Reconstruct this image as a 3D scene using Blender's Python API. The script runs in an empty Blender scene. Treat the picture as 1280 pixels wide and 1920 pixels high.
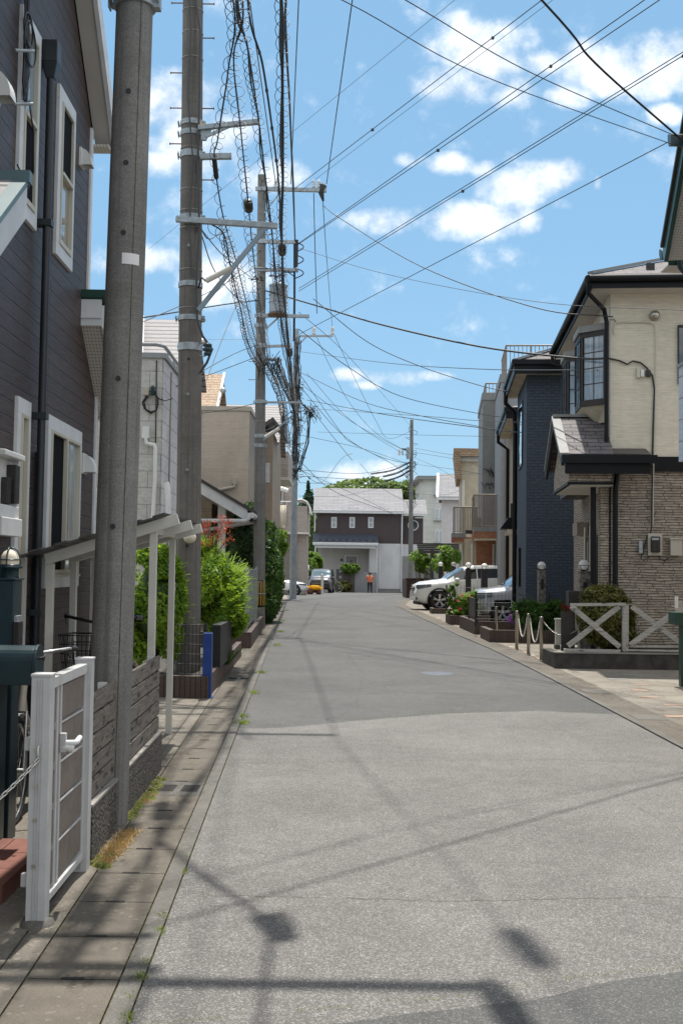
import bpy, math, random
from mathutils import Vector, Matrix, noise as mnoise
random.seed(7)
S = bpy.context.scene
C = S.collection
PI = math.pi
# ------------------------------------------------------------------ camera
FPX = 2100.0; CAMH = 1.6
_p = math.atan(106/2100.0); _r = 0.013
_F = Vector((0, math.cos(_p), math.sin(_p)))
_R0 = Vector((1, 0, 0)); _U0 = Vector((0, -math.sin(_p), math.cos(_p)))
_R = _R0*math.cos(_r) + _U0*math.sin(_r)
_U = _U0*math.cos(_r) - _R0*math.sin(_r)
cam = bpy.data.cameras.new('camera'); camo = bpy.data.objects.new('camera', cam); C.objects.link(camo)
cam.sensor_fit = 'VERTICAL'; cam.sensor_height = 36.0; cam.sensor_width = 24.0
cam.lens = 36.0*FPX/1920.0
cam.clip_start = 0.1; cam.clip_end = 3000
m = Matrix(((_R.x, _U.x, -_F.x), (_R.y, _U.y, -_F.y), (_R.z, _U.z, -_F.z))).to_4x4()
m.translation = Vector((0, 0, CAMH)); camo.matrix_world = m
S.camera = camo

# ------------------------------------------------------------------ exposure
S.view_settings.view_transform = 'Standard'; S.view_settings.look = 'None'
S.view_settings.gamma = 1.0; S.view_settings.exposure = 0.62

# survey helpers: sight lines of the place's landmarks turned into real distances
def ray(px, py):
    return _F + _R*((px-640)/FPX) + _U*((960-py)/FPX)
def gz(Y):
    return 0.0 if Y < 45 else -0.000166*(min(Y, 125)-45)**2
def P(px, py, Y):
    d = ray(px, py); t = Y/d.y
    return Vector((d.x*t, Y, CAMH+d.z*t))
def Pz(px, py, z):
    d = ray(px, py); t = (z-CAMH)/d.z
    return Vector((d.x*t, d.y*t, z))
def G(px, py):
    z = 0
    for _ in range(40):
        q = Pz(px, py, z); z = gz(q.y)
    return q

# ------------------------------------------------------------------ sun
SUNV = Vector((0.03, 0.365, 1.0)).normalized()      # towards the sun
sun = bpy.data.lights.new('sun', 'SUN'); suno = bpy.data.objects.new('sun', sun); C.objects.link(suno)
sun.energy = 4.2; sun.angle = math.radians(0.6); sun.color = (1.0, 0.955, 0.88)
suno.rotation_euler = SUNV.to_track_quat('Z', 'Y').to_euler()
suno.location = (0, 0, 40)

# ------------------------------------------------------------------ node helper
class NT:
    def __init__(s, tree): s.t = tree; s.n = tree.nodes; s.l = tree.links
    def new(s, typ, **kw):
        nd = s.n.new(typ)
        for k, v in kw.items(): setattr(nd, k, v)
        return nd
    def put(s, sock, v):
        if isinstance(v, (int, float)):
            try: sock.default_value = v
            except TypeError: sock.default_value = (v, v, v, 1)
        elif isinstance(v, (tuple, list)):
            sock.default_value = tuple(v) if len(v) == len(sock.default_value) else tuple(v)+(1,)
        else: s.l.new(v, sock)
    def m(s, op, a, b=0.0, c=0.0, clamp=False):
        nd = s.new('ShaderNodeMath', operation=op); nd.use_clamp = clamp
        s.put(nd.inputs[0], a); s.put(nd.inputs[1], b)
        if len(nd.inputs) > 2: s.put(nd.inputs[2], c)
        return nd.outputs[0]
    def mix(s, f, a, b, blend='MIX'):
        nd = s.new('ShaderNodeMix', data_type='RGBA', blend_type=blend)
        s.put(nd.inputs[0], f); s.put(nd.inputs[6], a); s.put(nd.inputs[7], b)
        return nd.outputs[2]
    def smooth(s, v, a, b, lo=0.0, hi=1.0):
        nd = s.new('ShaderNodeMapRange', interpolation_type='SMOOTHSTEP')
        s.put(nd.inputs[0], v)
        nd.inputs[1].default_value = a; nd.inputs[2].default_value = b
        nd.inputs[3].default_value = lo; nd.inputs[4].default_value = hi
        return nd.outputs[0]
    def noise(s, vec, scale, detail=3, rough=0.55):
        nd = s.new('ShaderNodeTexNoise'); s.put(nd.inputs['Vector'], vec)
        nd.inputs['Scale'].default_value = scale; nd.inputs['Detail'].default_value = detail
        nd.inputs['Roughness'].default_value = rough
        return nd.outputs[0]
    def voro(s, vec, scale, feature='F1', out=0):
        nd = s.new('ShaderNodeTexVoronoi', feature=feature); s.put(nd.inputs['Vector'], vec)
        nd.inputs['Scale'].default_value = scale
        return nd.outputs[out]
    def xyz(s, v):
        nd = s.new('ShaderNodeSeparateXYZ'); s.put(nd.inputs[0], v); return nd.outputs
    def vec(s, x, y, z):
        nd = s.new('ShaderNodeCombineXYZ')
        for i, q in enumerate((x, y, z)): s.put(nd.inputs[i], q)
        return nd.outputs[0]
    def vscale(s, v, sc):
        nd = s.new('ShaderNodeVectorMath', operation='MULTIPLY'); s.put(nd.inputs[0], v); nd.inputs[1].default_value = sc
        return nd.outputs[0]
    def bump(s, h, strength, dist=0.01, normal=None):
        nd = s.new('ShaderNodeBump'); s.put(nd.inputs['Height'], h)
        nd.inputs['Strength'].default_value = strength; nd.inputs['Distance'].default_value = dist
        if normal: s.put(nd.inputs['Normal'], normal)
        return nd.outputs[0]

# ------------------------------------------------------------------ world: sky + fair weather clouds
W = bpy.data.worlds.new('World'); S.world = W; W.use_nodes = True
w = NT(W.node_tree); w.n.clear()
sky = w.new('ShaderNodeTexSky', sky_type='NISHITA'); sky.sun_disc = False
sky.sun_elevation = math.asin(SUNV.z); sky.sun_rotation = math.atan2(SUNV.x, SUNV.y)
sky.altitude = 0; sky.air_density = 1.0; sky.dust_density = 0.6; sky.ozone_density = 1.2
tc = w.new('ShaderNodeTexCoord'); D = tc.outputs['Generated']; dx, dy, dz = w.xyz(D)
ysafe = w.m('MAXIMUM', dy, 0.02)
cu = w.m('DIVIDE', dx, ysafe); cv = w.m('DIVIDE', dz, ysafe)
blobs = [(335,195,85,62,1),(375,265,95,55,.9),(450,240,60,40,.75),(300,305,50,28,.6),(230,490,95,28,.9),(420,520,75,45,1.0),(500,330,70,36,.5),
         (905,90,85,52,1.15),(930,125,62,42,1.1),(850,160,70,36,1.0),(960,165,45,34,.9),(1010,120,60,30,.6),(1160,130,115,48,1.15),(1250,110,80,52,1.15),(1075,180,50,26,.6),
         (1250,215,40,20,.6),(770,300,36,16,.6),(842,308,46,20,.9),(905,318,26,18,.6),(1040,328,58,28,1.0),(960,360,66,36,1.0),(1005,350,45,24,.9),(880,410,90,34,1.1),(720,415,80,24,.8),
         (990,415,26,30,.7),(1055,385,24,14,.7),(1120,345,10,18,.6),(655,702,38,13,.7),(740,708,60,15,.8),(810,706,50,10,.6),(690,722,34,9,.6),(680,890,90,24,.8)]
dens = None
for bx, by, rx, ry, a in blobs:
    d = ray(bx, by); u0 = d.x/d.y; v0 = d.z/d.y
    eu = w.m('MULTIPLY', w.m('SUBTRACT', cu, u0), FPX/rx); ev = w.m('MULTIPLY', w.m('SUBTRACT', cv, v0), FPX/ry)
    g = w.m('SUBTRACT', a, w.m('ADD', w.m('MULTIPLY', eu, eu), w.m('MULTIPLY', ev, ev)))
    dens = g if dens is None else w.m('MAXIMUM', dens, g)
wv = w.vec(cu, cv, 0.0)
n1 = w.noise(wv, 11.0, 9, 0.62); n2 = w.noise(wv, 34.0, 6, 0.6)
dens = w.m('MAXIMUM', dens, -1.2)
nn = w.m('ADD', w.m('MULTIPLY', w.m('SUBTRACT', n1, 0.5), 6.6), w.m('MULTIPLY', w.m('SUBTRACT', n2, 0.5), 3.4))
tot = w.m('ADD', dens, nn)
cm = w.m('POWER', w.smooth(tot, -1.0, 1.7), 1.15)
# unseen clouds behind and above the camera, added for whiter fill light
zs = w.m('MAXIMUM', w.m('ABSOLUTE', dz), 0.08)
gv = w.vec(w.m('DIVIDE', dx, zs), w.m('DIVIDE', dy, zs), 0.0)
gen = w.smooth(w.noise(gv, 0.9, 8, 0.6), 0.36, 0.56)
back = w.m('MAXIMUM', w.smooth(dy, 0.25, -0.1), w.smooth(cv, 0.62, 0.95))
cm2 = w.m('MAXIMUM', cm, w.m('MULTIPLY', w.m('MULTIPLY', gen, back), w.smooth(dz, 0.0, 0.1)))
shade = w.smooth(w.m('ADD', n1, w.m('MULTIPLY', cv, 0.15)), 0.35, 0.75, 0.82, 1.0)
cc = w.vec(w.m('MULTIPLY', shade, 8.6), w.m('MULTIPLY', shade, 8.8), w.m('MULTIPLY', shade, 9.1))
# thin summer air: the blue is paler than a perfectly clean sky
pale = w.mix(0.66, sky.outputs[0], (1.68, 3.62, 5.45))
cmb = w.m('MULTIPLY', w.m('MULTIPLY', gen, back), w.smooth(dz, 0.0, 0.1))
col = w.mix(w.m('MULTIPLY', cm, 0.93), pale, cc)
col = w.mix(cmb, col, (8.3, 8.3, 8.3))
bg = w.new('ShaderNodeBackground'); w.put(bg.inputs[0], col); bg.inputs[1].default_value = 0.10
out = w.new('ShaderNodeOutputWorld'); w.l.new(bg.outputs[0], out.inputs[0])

# ------------------------------------------------------------------ materials
MATS = {}
def newmat(name):
    mt = bpy.data.materials.new(name); mt.use_nodes = True
    n = NT(mt.node_tree); b = n.n['Principled BSDF']; MATS[name] = mt
    tcn = n.new('ShaderNodeTexCoord')
    return mt, n, b, tcn.outputs['Object']
def hexc(r, g, b):
    f = lambda c: (c/255/12.92) if c <= 10 else ((c/255+.055)/1.055)**2.4
    return (f(r), f(g), f(b))
def mat(name, col, rough=0.6, metal=0.0, var=0.12, scale=3.0, bump=0.1, bscale=60.0, spec=0.5, coat=0.0, stain=0.0, streak=0.0, bdist=0.004):
    mt, n, b, O = newmat(name)
    base = n.noise(O, scale, 5)
    f = n.smooth(base, 0.3, 0.7, 1-var, 1+var)
    c = n.mix(1.0, col, n.vec(f, f, f), 'MULTIPLY')
    if stain:
        st = n.smooth(n.noise(O, scale*0.6+0.7, 8, 0.7), 0.5, 0.72)
        c = n.mix(n.m('MULTIPLY', st, stain), c, tuple(x*0.4 for x in col))
    if streak:
        sv = n.vscale(O, (14, 14, 0.9))
        st = n.smooth(n.noise(sv, 1.0, 5, 0.6), 0.45, 0.75)
        c = n.mix(n.m('MULTIPLY', st, streak), c, tuple(x*0.45 for x in col))
    n.put(b.inputs['Base Color'], c)
    b.inputs['Roughness'].default_value = rough; b.inputs['Metallic'].default_value = metal
    b.inputs['Specular IOR Level'].default_value = spec; b.inputs['Coat Weight'].default_value = coat
    b.inputs['Coat Roughness'].default_value = 0.04
    if bump:
        n.put(b.inputs['Normal'], n.bump(n.noise(O, bscale, 3), bump, bdist))
    return mt
def glass(name, col=(0.02, 0.028, 0.035), rough=0.03, curtain=None):
    mt, n, b, O = newmat(name)
    c = col
    if curtain:
        x, y, z = n.xyz(O)
        s_ = n.smooth(n.noise(n.vscale(O, (9, 9, .25)), 3.0, 2), 0.35, 0.65, 0.55, 1.0)
        c = n.mix(1.0, curtain, n.vec(s_, s_, s_), 'MULTIPLY')
    n.put(b.inputs['Base Color'], c)
    b.inputs['Roughness'].default_value = rough; b.inputs['Specular IOR Level'].default_value = 0.9
    b.inputs['Coat Weight'].default_value = 0.6; b.inputs['Coat Roughness'].default_value = 0.02
    n.put(b.inputs['Coat Normal'], n.bump(n.noise(O, 1.3, 1), 0.15, 0.05))
    return mt
def leafmat(name, c1, c2, c3, trans=0.35):
    mt, n, b, O = newmat(name)
    geo = n.new('ShaderNodeNewGeometry'); r = geo.outputs['Random Per Island']
    cl = n.smooth(n.noise(O, 2.2, 2), 0.38, 0.62)
    c = n.mix(r, c1, c2); c = n.mix(n.m('MULTIPLY', cl, 0.75), c, c3)
    n.put(b.inputs['Base Color'], c); b.inputs['Roughness'].default_value = 0.5
    b.inputs['Specular IOR Level'].default_value = 0.35
    tr = n.new('ShaderNodeBsdfTranslucent'); n.put(tr.inputs[0], n.mix(0.5, c, (c2[0]*1.5, c2[1]*1.5, c2[2]*.7)))
    mx = n.new('ShaderNodeMixShader'); mx.inputs[0].default_value = trans
    n.l.new(b.outputs[0], mx.inputs[1]); n.l.new(tr.outputs[0], mx.inputs[2])
    n.l.new(mx.outputs[0], n.n['Material Output'].inputs[0])
    return mt
def brickmat(name, c1, c2, mortar, bw, bh, msize=0.06, rough=0.75, bump=0.5, axis='x', irregular=0.0, offset=0.5, bdist=0.01, grain=0.15, dirt=0.0):
    mt, n, b, O = newmat(name)
    x, y, z = n.xyz(O)
    u = n.m('ADD', x, y) if axis == 'xy' else (x if axis == 'x' else y)
    if irregular:
        z2 = n.m('ADD', z, n.m('MULTIPLY', n.m('SUBTRACT', n.noise(n.vec(n.m('MULTIPLY', u, 1.6), 0.0, n.m('MULTIPLY', z, 9.0)), 1.0, 2), 0.5), irregular*bh*1.6))
        u2 = n.m('ADD', u, n.m('MULTIPLY', n.noise(n.vec(0.0, 0.0, n.m('MULTIPLY', n.m('FLOOR', n.m('DIVIDE', z, bh)), 3.37)), 1.0, 0), irregular*bw*6))
    else: z2, u2 = z, u
    bt = n.new('ShaderNodeTexBrick'); bt.offset = offset
    n.put(bt.inputs['Vector'], n.vec(u2, z2, 0.0))
    n.put(bt.inputs['Color1'], c1); n.put(bt.inputs['Color2'], c2); n.put(bt.inputs['Mortar'], mortar)
    bt.inputs['Scale'].default_value = 1.0; bt.inputs['Brick Width'].default_value = bw; bt.inputs['Row Height'].default_value = bh
    bt.inputs['Mortar Size'].default_value = msize*bh; bt.inputs['Mortar Smooth'].default_value = 0.3; bt.inputs['Bias'].default_value = 0.0
    f = n.smooth(n.noise(n.vscale(O, (1, 1, 2.2)), 9.0, 6, .65), 0.3, 0.7, 1-grain, 1+grain)
    c = n.mix(1.0, bt.outputs[0], n.vec(f, f, f), 'MULTIPLY')
    if dirt:
        st = n.smooth(n.noise(n.vscale(O, (5, 5, .5)), 1.2, 6, 0.7), 0.5, 0.75)
        c = n.mix(n.m('MULTIPLY', st, dirt), c, tuple(q*.5 for q in c1))
    n.put(b.inputs['Base Color'], c); b.inputs['Roughness'].default_value = rough
    h = n.m('ADD', n.m('SUBTRACT', 1.0, bt.outputs[1]), n.m('MULTIPLY', n.noise(n.vscale(O, (1, 1, 2)), 45.0, 4), 0.45))
    n.put(b.inputs['Normal'], n.bump(h, bump, bdist))
    return mt
def sidingmat(name, col, pitch, axis='y', grain=0.3, groove=0.35, rough=0.62, gbump=0.35, vj=0.0, wave=False, spec=0.4):
    mt, n, b, O = newmat(name)
    x, y, z = n.xyz(O); u = {'y': y, 'x': x, 'xy': n.m('ADD', x, y)}[axis]
    fr = n.m('FRACT', n.m('DIVIDE', z, pitch))
    gr = n.smooth(n.m('ABSOLUTE', n.m('SUBTRACT', fr, 0.5)), 0.44, 0.475)
    row = n.m('FLOOR', n.m('DIVIDE', z, pitch))
    wood = n.noise(n.vec(n.m('MULTIPLY', u, 5.0), n.m('MULTIPLY', row, 7.3), n.m('MULTIPLY', z, 90.0 if not wave else 34.0)), 1.0, 5, 0.6)
    f = n.smooth(wood, 0.3, 0.7, 1-grain, 1+grain)
    rowr = n.smooth(n.noise(n.vec(n.m('MULTIPLY', row, 3.1), n.m('FLOOR', n.m('MULTIPLY', u, 0.33)), 0.0), 1.0, 0), 0.3, 0.7, 1-min(.12, grain*.35), 1+min(.12, grain*.35))
    f = n.m('MULTIPLY', f, rowr)
    c = n.mix(1.0, col, n.vec(f, f, f), 'MULTIPLY')
    c = n.mix(n.m('MULTIPLY', gr, groove), c, tuple(q*.15 for q in col))
    big = n.smooth(n.noise(n.vscale(O, (1, 1, .4)), 1.1, 6, .7), .35, .75, 1.06, .86)
    c = n.mix(1.0, c, n.vec(big, big, big), 'MULTIPLY')
    if vj:
        fv = n.m('FRACT', n.m('DIVIDE', u, vj)); gv_ = n.smooth(n.m('ABSOLUTE', n.m('SUBTRACT', fv, 0.5)), 0.494, 0.497)
        c = n.mix(n.m('MULTIPLY', gv_, .7), c, tuple(q*.35 for q in col))
    n.put(b.inputs['Base Color'], c); b.inputs['Roughness'].default_value = rough; b.inputs['Specular IOR Level'].default_value = spec
    h = n.m('SUBTRACT', n.m('MULTIPLY', wood, 0.5), n.m('MULTIPLY', gr, 2.0 if groove > .2 else .4))
    n.put(b.inputs['Normal'], n.bump(h, gbump, 0.008))
    return mt

def asphalt(name, base, light, dark, cracks=0.0, tint=(1, 1, 1)):
    mt, n, b, O = newmat(name)
    v = n.voro(O, 150.0, 'F1', 1)     # aggregate stones
    vx = n.xyz(v)[0]
    big = n.noise(O, 0.55, 7, .7); mid = n.noise(O, 6.0, 5, .6); fine = n.noise(O, 210.0, 2)
    c = n.mix(n.smooth(vx, 0.45, 0.95), tuple(q*dark for q in base), tuple(q*light for q in base))
    c = n.mix(n.smooth(vx, .972, .985), c, tuple(q*1.7 for q in base))
    c = n.mix(n.m('MULTIPLY', n.smooth(fine, .5, .72), .7), c, tuple(q*.3 for q in base))
    f = n.m('MULTIPLY', n.smooth(big, 0.3, 0.7, 0.84, 1.13), n.smooth(mid, 0.25, 0.75, .92, 1.08))
    c = n.mix(1.0, c, n.vec(f, f, f), 'MULTIPLY')
    # tyre polished lanes and oil spots
    x, y, z = n.xyz(O)
    sp = n.smooth(n.noise(n.vscale(O, (1, .35, 1)), 1.7, 6, .75), .6, .78)
    c = n.mix(n.m('MULTIPLY', sp, .28), c, tuple(q*.55 for q in base))
    if cracks:
        wob = n.new('ShaderNodeVectorMath', operation='ADD')
        nz = n.new('ShaderNodeTexNoise'); n.put(nz.inputs['Vector'], O); nz.inputs['Scale'].default_value = 2.2; nz.inputs['Detail'].default_value = 6
        n.put(wob.inputs[0], O); n.put(wob.inputs[1], nz.outputs[1])
        cr = n.voro(wob.outputs[0], 0.33, 'DISTANCE_TO_EDGE', 0)
        ck = n.smooth(cr, 0.0, 0.006, 1.0, 0.0)
        ck = n.m('MULTIPLY', ck, n.smooth(n.noise(O, .9, 2), .46, .56))
        c = n.mix(n.m('MULTIPLY', ck, cracks), c, tuple(q*.25 for q in base))
    n.put(b.inputs['Base Color'], c); b.inputs['Roughness'].default_value = 0.85; b.inputs['Specular IOR Level'].default_value = .35
    n.put(b.inputs['Normal'], n.bump(n.m('ADD', vx, n.m('MULTIPLY', fine, 1.4)), 0.55, 0.004))
    return mt
def concrete(name, base, stain=.5, bscale=130.0, joint=0.0):
    mt, n, b, O = newmat(name)
    c1 = n.smooth(n.noise(O, 1.3, 8, .7), .3, .72, .72, 1.18)
    c2 = n.smooth(n.noise(O, bscale, 3, .6), .3, .7, .84, 1.16)
    f = n.m('MULTIPLY', c1, c2)
    c = n.mix(1.0, base, n.vec(f, f, f), 'MULTIPLY')
    st = n.smooth(n.noise(n.vscale(O, (1, .5, 1)), 3.3, 9, .75), .52, .66)
    c = n.mix(n.m('MULTIPLY', st, stain), c, (base[0]*.42, base[1]*.4, base[2]*.36))
    pits = n.smooth(n.xyz(n.voro(O, 60.0, 'F1', 1))[0], .955, .97)
    c = n.mix(n.m('MULTIPLY', pits, .5), c, tuple(q*1.6 for q in base))
    n.put(b.inputs['Base Color'], c); b.inputs['Roughness'].default_value = .88; b.inputs['Specular IOR Level'].default_value = .3
    n.put(b.inputs['Normal'], n.bump(n.noise(O, bscale, 4), .4, .004))
    return mt

asphalt('asphalt_old', (.185, .177, .168), 1.28, .66, cracks=0)
asphalt('asphalt_worn', (.105, .104, .101), 1.25, .75, cracks=.55)
asphalt('asphalt_patch', (.115, .115, .112), 1.2, .7)
concrete('pavement', (.165, .147, .122), .7); concrete('gutter_lid', (.12, .105, .086), .85); concrete('kerbstone', (.125, .118, .106), .6)
concrete('apron', (.20, .18, .15), .75); concrete('yard', (.22, .20, .17), .35)
mat('dark_gap', (.012, .012, .012), .9, var=0); mat('joint', (.06, .055, .022), .95, var=.6, scale=22)
mat('moss', (.10, .11, .018), .95, var=.5, scale=40, bump=.8, bdist=.02)
mat('tile_pink', (.27, .18, .13), .8, var=.2); mat('tile_cream', (.3, .27, .22), .8, var=.2)
mat('iron', (.085, .095, .115), .65, metal=.2, var=.3, scale=20, bump=.4)
# poles
def polemat(name, col, streak=.55):
    mt, n, b, O = newmat(name)
    x, y, z = n.xyz(O)
    f = n.m('MULTIPLY', n.smooth(n.noise(O, 2.0, 6, .7), .3, .7, .8, 1.2), n.smooth(n.noise(O, 90.0, 3, .7), .25, .75, .72, 1.28))
    hor = n.smooth(n.noise(n.vec(n.m('MULTIPLY', x, 2.0), n.m('MULTIPLY', y, 2.0), n.m('MULTIPLY', z, 55.0)), 1.0, 4, .7), .52, .72)
    c = n.mix(1.0, col, n.vec(f, f, f), 'MULTIPLY')
    c = n.mix(n.m('MULTIPLY', hor, .28), c, tuple(min(1, q*1.7) for q in col))
    st = n.smooth(n.noise(n.vec(n.m('MULTIPLY', x, 26.0), n.m('MULTIPLY', y, 26.0), n.m('MULTIPLY', z, .35)), 1.0, 4, .6), .48, .7)
    c = n.mix(n.m('MULTIPLY', st, streak), c, tuple(q*.42 for q in col))
    n.put(b.inputs['Base Color'], c); b.inputs['Roughness'].default_value = .88
    n.put(b.inputs['Normal'], n.bump(n.noise(O, 120.0, 4), .35, .004))
    return mt
polemat('pole_concrete', (.185, .178, .165)); polemat('pole_brown', (.15, .135, .122), .65); polemat('pole_grey', (.18, .175, .165), .4)
polemat('conduit', (.21, .205, .195), .2)
mat('galv', (.36, .39, .41), .5, metal=.45, var=.15, scale=15, stain=.35); mat('galv_blue', (.27, .33, .38), .55, metal=.3, var=.12, scale=2, stain=.3)
mat('steel_pole', (.27, .31, .345), .55, metal=.25, var=.14, scale=4, streak=.3)
mat('cable', (.012, .012, .013), .5, var=0, bump=0); mat('cable_grey', (.05, .052, .055), .5, var=0, bump=0)
mat('insulator', (.62, .62, .6), .2, var=.05, bump=0); mat('black_box', (.02, .017, .015), .45, var=.3, scale=20)
mat('transformer', (.30, .34, .37), .45, var=.1, scale=5, stain=.3); mat('yellow', (.75, .47, .02), .5, var=.08)
mat('rust', (.16, .09, .055), .85, var=.4, scale=30); mat('sticker', (.72, .69, .69), .6, var=.04, bump=0)
mat('hazard_black', (.02, .02, .02), .6, bump=0)
# buildings
sidingmat('brown_siding', (.056, .037, .033), .122, 'y', .45, .75, spec=.45, rough=.5, gbump=.6, vj=3.1)
mat('white_trim', (.62, .63, .64), .5, var=.06, scale=5, bump=.05, stain=.12); mat('soffit', (.50, .465, .42), .7, var=.05)
def perforated(name, col):
    mt, n, b, O = newmat(name)
    x, y, z = n.xyz(O)
    fx = n.m('SUBTRACT', n.m('FRACT', n.m('MULTIPLY', x, 32.0)), .5); fy = n.m('SUBTRACT', n.m('FRACT', n.m('MULTIPLY', y, 32.0)), .5)
    d = n.m('SQRT', n.m('ADD', n.m('MULTIPLY', fx, fx), n.m('MULTIPLY', fy, fy)))
    c = n.mix(n.smooth(d, .17, .22), tuple(q*.2 for q in col), col)
    n.put(b.inputs['Base Color'], c); b.inputs['Roughness'].default_value = .7
perforated('soffit_holes', (.52, .48, .43))
mat('cream_frame', (.52, .49, .40), .45, var=.04, bump=0); mat('off_white', (.60, .58, .52), .55, var=.06, stain=.2)
mat('charcoal_pipe', (.018, .022, .027), .42, var=.12, scale=4, bump=.05); mat('black_pipe', (.006, .0065, .008), .42, var=.1, bump=0, spec=.22)
glass('window_glass', (.03, .04, .05)); mat('window_screen', (.006, .007, .009), .8, spec=.1, bump=0, var=0); glass('window_curtain', curtain=(.34, .30, .24)); glass('window_sky', (.16, .24, .31), .06, curtain=(.24, .33, .41))
glass('window_pale', curtain=(.45, .5, .5)); glass('window_frosted', (.3, .33, .33), .35)
mat('teal_metal', (.014, .036, .044), .32, var=.12, scale=6, bump=.03, bscale=30); mat('teal_fascia', (.12, .19, .205), .5, var=.1)
mat('lamp_amber', (.75, .66, .52), .6, var=.05, bump=0)
mat('beige_box', (.45, .41, .34), .5, var=.08); mat('white_box', (.68, .68, .66), .5, var=.06, stain=.1)
mat('terracotta', (.16, .06, .042), .8, var=.15, scale=10, bump=.3)
mat('gate_metal', (.47, .465, .46), .5, metal=.0, var=.05, scale=10, bump=.03, stain=.15); mat('gate_panel', (.17, .14, .12), .6, var=.12, scale=20)
mat('chain_metal', (.6, .58, .54), .35, metal=.8, var=.1, bump=0); mat('stainless', (.42, .39, .35), .28, metal=.9, var=.1, scale=14)
def oldwood(name, col, paint, amount):
    mt, n, b, O = newmat(name)
    st = n.noise(n.vscale(O, (3, 3, 60)), 1.0, 5, .6); ch = n.noise(n.vscale(O, (4, 4, 14)), 1.6, 7, .72)
    f = n.smooth(st, .3, .7, .7, 1.3)
    c = n.mix(1.0, col, n.vec(f, f, f), 'MULTIPLY')
    mask = n.smooth(ch, amount-.03, amount+.03)
    c = n.mix(mask, c, paint)
    n.put(b.inputs['Base Color'], c); b.inputs['Roughness'].default_value = .85
    n.put(b.inputs['Normal'], n.bump(n.m('ADD', st, mask), .5, .004)); return mt
oldwood('fence_wood', (.16, .138, .118), (.03, .025, .022), .58); oldwood('white_wood', (.36, .345, .315), (.12, .105, .09), .60)
oldwood('brown_wood', (.07, .045, .035), (.03, .02, .018), .55)
def roughstone(name, c1, c2):
    mt, n, b, O = newmat(name)
    v = n.voro(n.vscale(O, (1, 1, .7)), 75.0, 'F1', 0); r = n.xyz(n.voro(O, 75.0, 'F1', 1))[0]
    c = n.mix(n.smooth(r, .1, .9), c1, c2); c = n.mix(n.smooth(v, .3, .7), c, tuple(q*.35 for q in c1))
    z = n.xyz(O)[2]; j = n.smooth(n.m('ABSOLUTE', n.m('SUBTRACT', n.m('FRACT', n.m('DIVIDE', z, .2)), .5)), .47, .49)
    c = n.mix(n.m('MULTIPLY', j, .7), c, (.02, .02, .018))
    n.put(b.inputs['Base Color'], c); b.inputs['Roughness'].default_value = .95
    n.put(b.inputs['Normal'], n.bump(v, 1.0, .02)); return mt
roughstone('split_stone', (.13, .115, .10), (.25, .22, .19))
concrete('block_top', (.26, .245, .22), .3)
brickmat('white_tile_wall', (.47, .45, .42), (.52, .50, .465), (.26, .245, .22), .455, .30, .025, axis='x', bump=.3, dirt=.35)
brickmat('white_tile_side', (.50, .49, .50), (.55, .54, .55), (.24, .23, .23), .60, .30, .03, axis='y', bump=.3, dirt=.2)
sidingmat('beige_siding', (.52, .44, .355), .10, 'x', .08, .10, wave=True, vj=1.42)
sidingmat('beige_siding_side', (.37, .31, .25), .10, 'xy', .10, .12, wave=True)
sidingmat('tan_siding', (.36, .29, .22), .09, 'xy', .12, .4)
brickmat('balcony_tile', (.36, .31, .27), (.42, .37, .33), (.22, .19, .17), .42, .075, .12, axis='xy', grain=.12)
sidingmat('cream_siding', (.66, .595, .475), .045, 'xy', .09, .10, wave=True, gbump=.9)
brickmat('stone_siding', (.30, .25, .20), (.39, .33, .265), (.075, .06, .05), .30, .047, .15, axis='xy', irregular=.75, bump=1.0, bdist=.02, grain=.28)
brickmat('blue_brick', (.045, .062, .09), (.055, .072, .102), (.028, .038, .056), .20, .072, .10, axis='xy', bump=1.0, bdist=.012, grain=.22)
brickmat('orange_brick', (.33, .12, .055), (.40, .16, .075), (.20, .14, .10), .22, .075, .12, axis='xy')
brickmat('roof_shingle', (.085, .076, .08), (.13, .115, .12), (.015, .014, .015), .42, .085, .10, axis='x', irregular=0, bump=.6, grain=.25)
brickmat('roof_shingle_grey', (.15, .15, .165), (.20, .20, .215), (.06, .06, .065), .9, .16, .06, axis='x', bump=.3, grain=.15)
brickmat('roof_line', (.27, .255, .26), (.30, .285, .29), (.07, .065, .065), 6.0, .125, .12, axis='x', bump=.4, grain=.08)
brickmat('roof_rust', (.30, .19, .11), (.36, .25, .16), (.08, .06, .05), 1.0, .12, .1, axis='x', grain=.35)
brickmat('planter_brick', (.075, .05, .04), (.10, .068, .054), (.03, .022, .02), .055, .30, .02, axis='xy', offset=0, bump=.6)
sidingmat('far_brown', (.068, .05, .05), .19, 'x', .05, .15); sidingmat('far_white', (.60, .60, .60), .19, 'x', .02, .08)
sidingmat('far_grey', (.42, .40, .375), .16, 'xy', .05, .1); sidingmat('apartment_wall', (.52, .53, .49), .6, 'x', .05, .2)
mat('far_navy_roof', (.05, .06, .08), .55, var=.1); mat('light_grey_wall', (.27, .28, .29), .7, var=.06, streak=.25); mat('mid_grey_wall', (.235, .235, .225), .7, var=.06, streak=.3)
mat('dark_edge', (.05, .045, .042), .6); mat('door_brown', (.09, .078, .075), .5, var=.1); mat('rail_brown', (.24, .195, .16), .5, var=.1)
mat('cream_plain', (.50, .44, .33), .75, var=.1, streak=.2); mat('white_wall', (.56, .54, .55), .8, var=.05, streak=.15)
mat('cloth_beige', (.52, .46, .37), .85, var=.08); mat('dark_green', (.012, .05, .035), .35, var=.1, bump=0); mat('roof_dark', (.04, .035, .034), .45, var=.12)
brickmat('panel_white', (.45, .5, .58), (.47, .52, .6), (.18, .2, .24), 5.0, .27, .03, axis='y', bump=.2)
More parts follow.
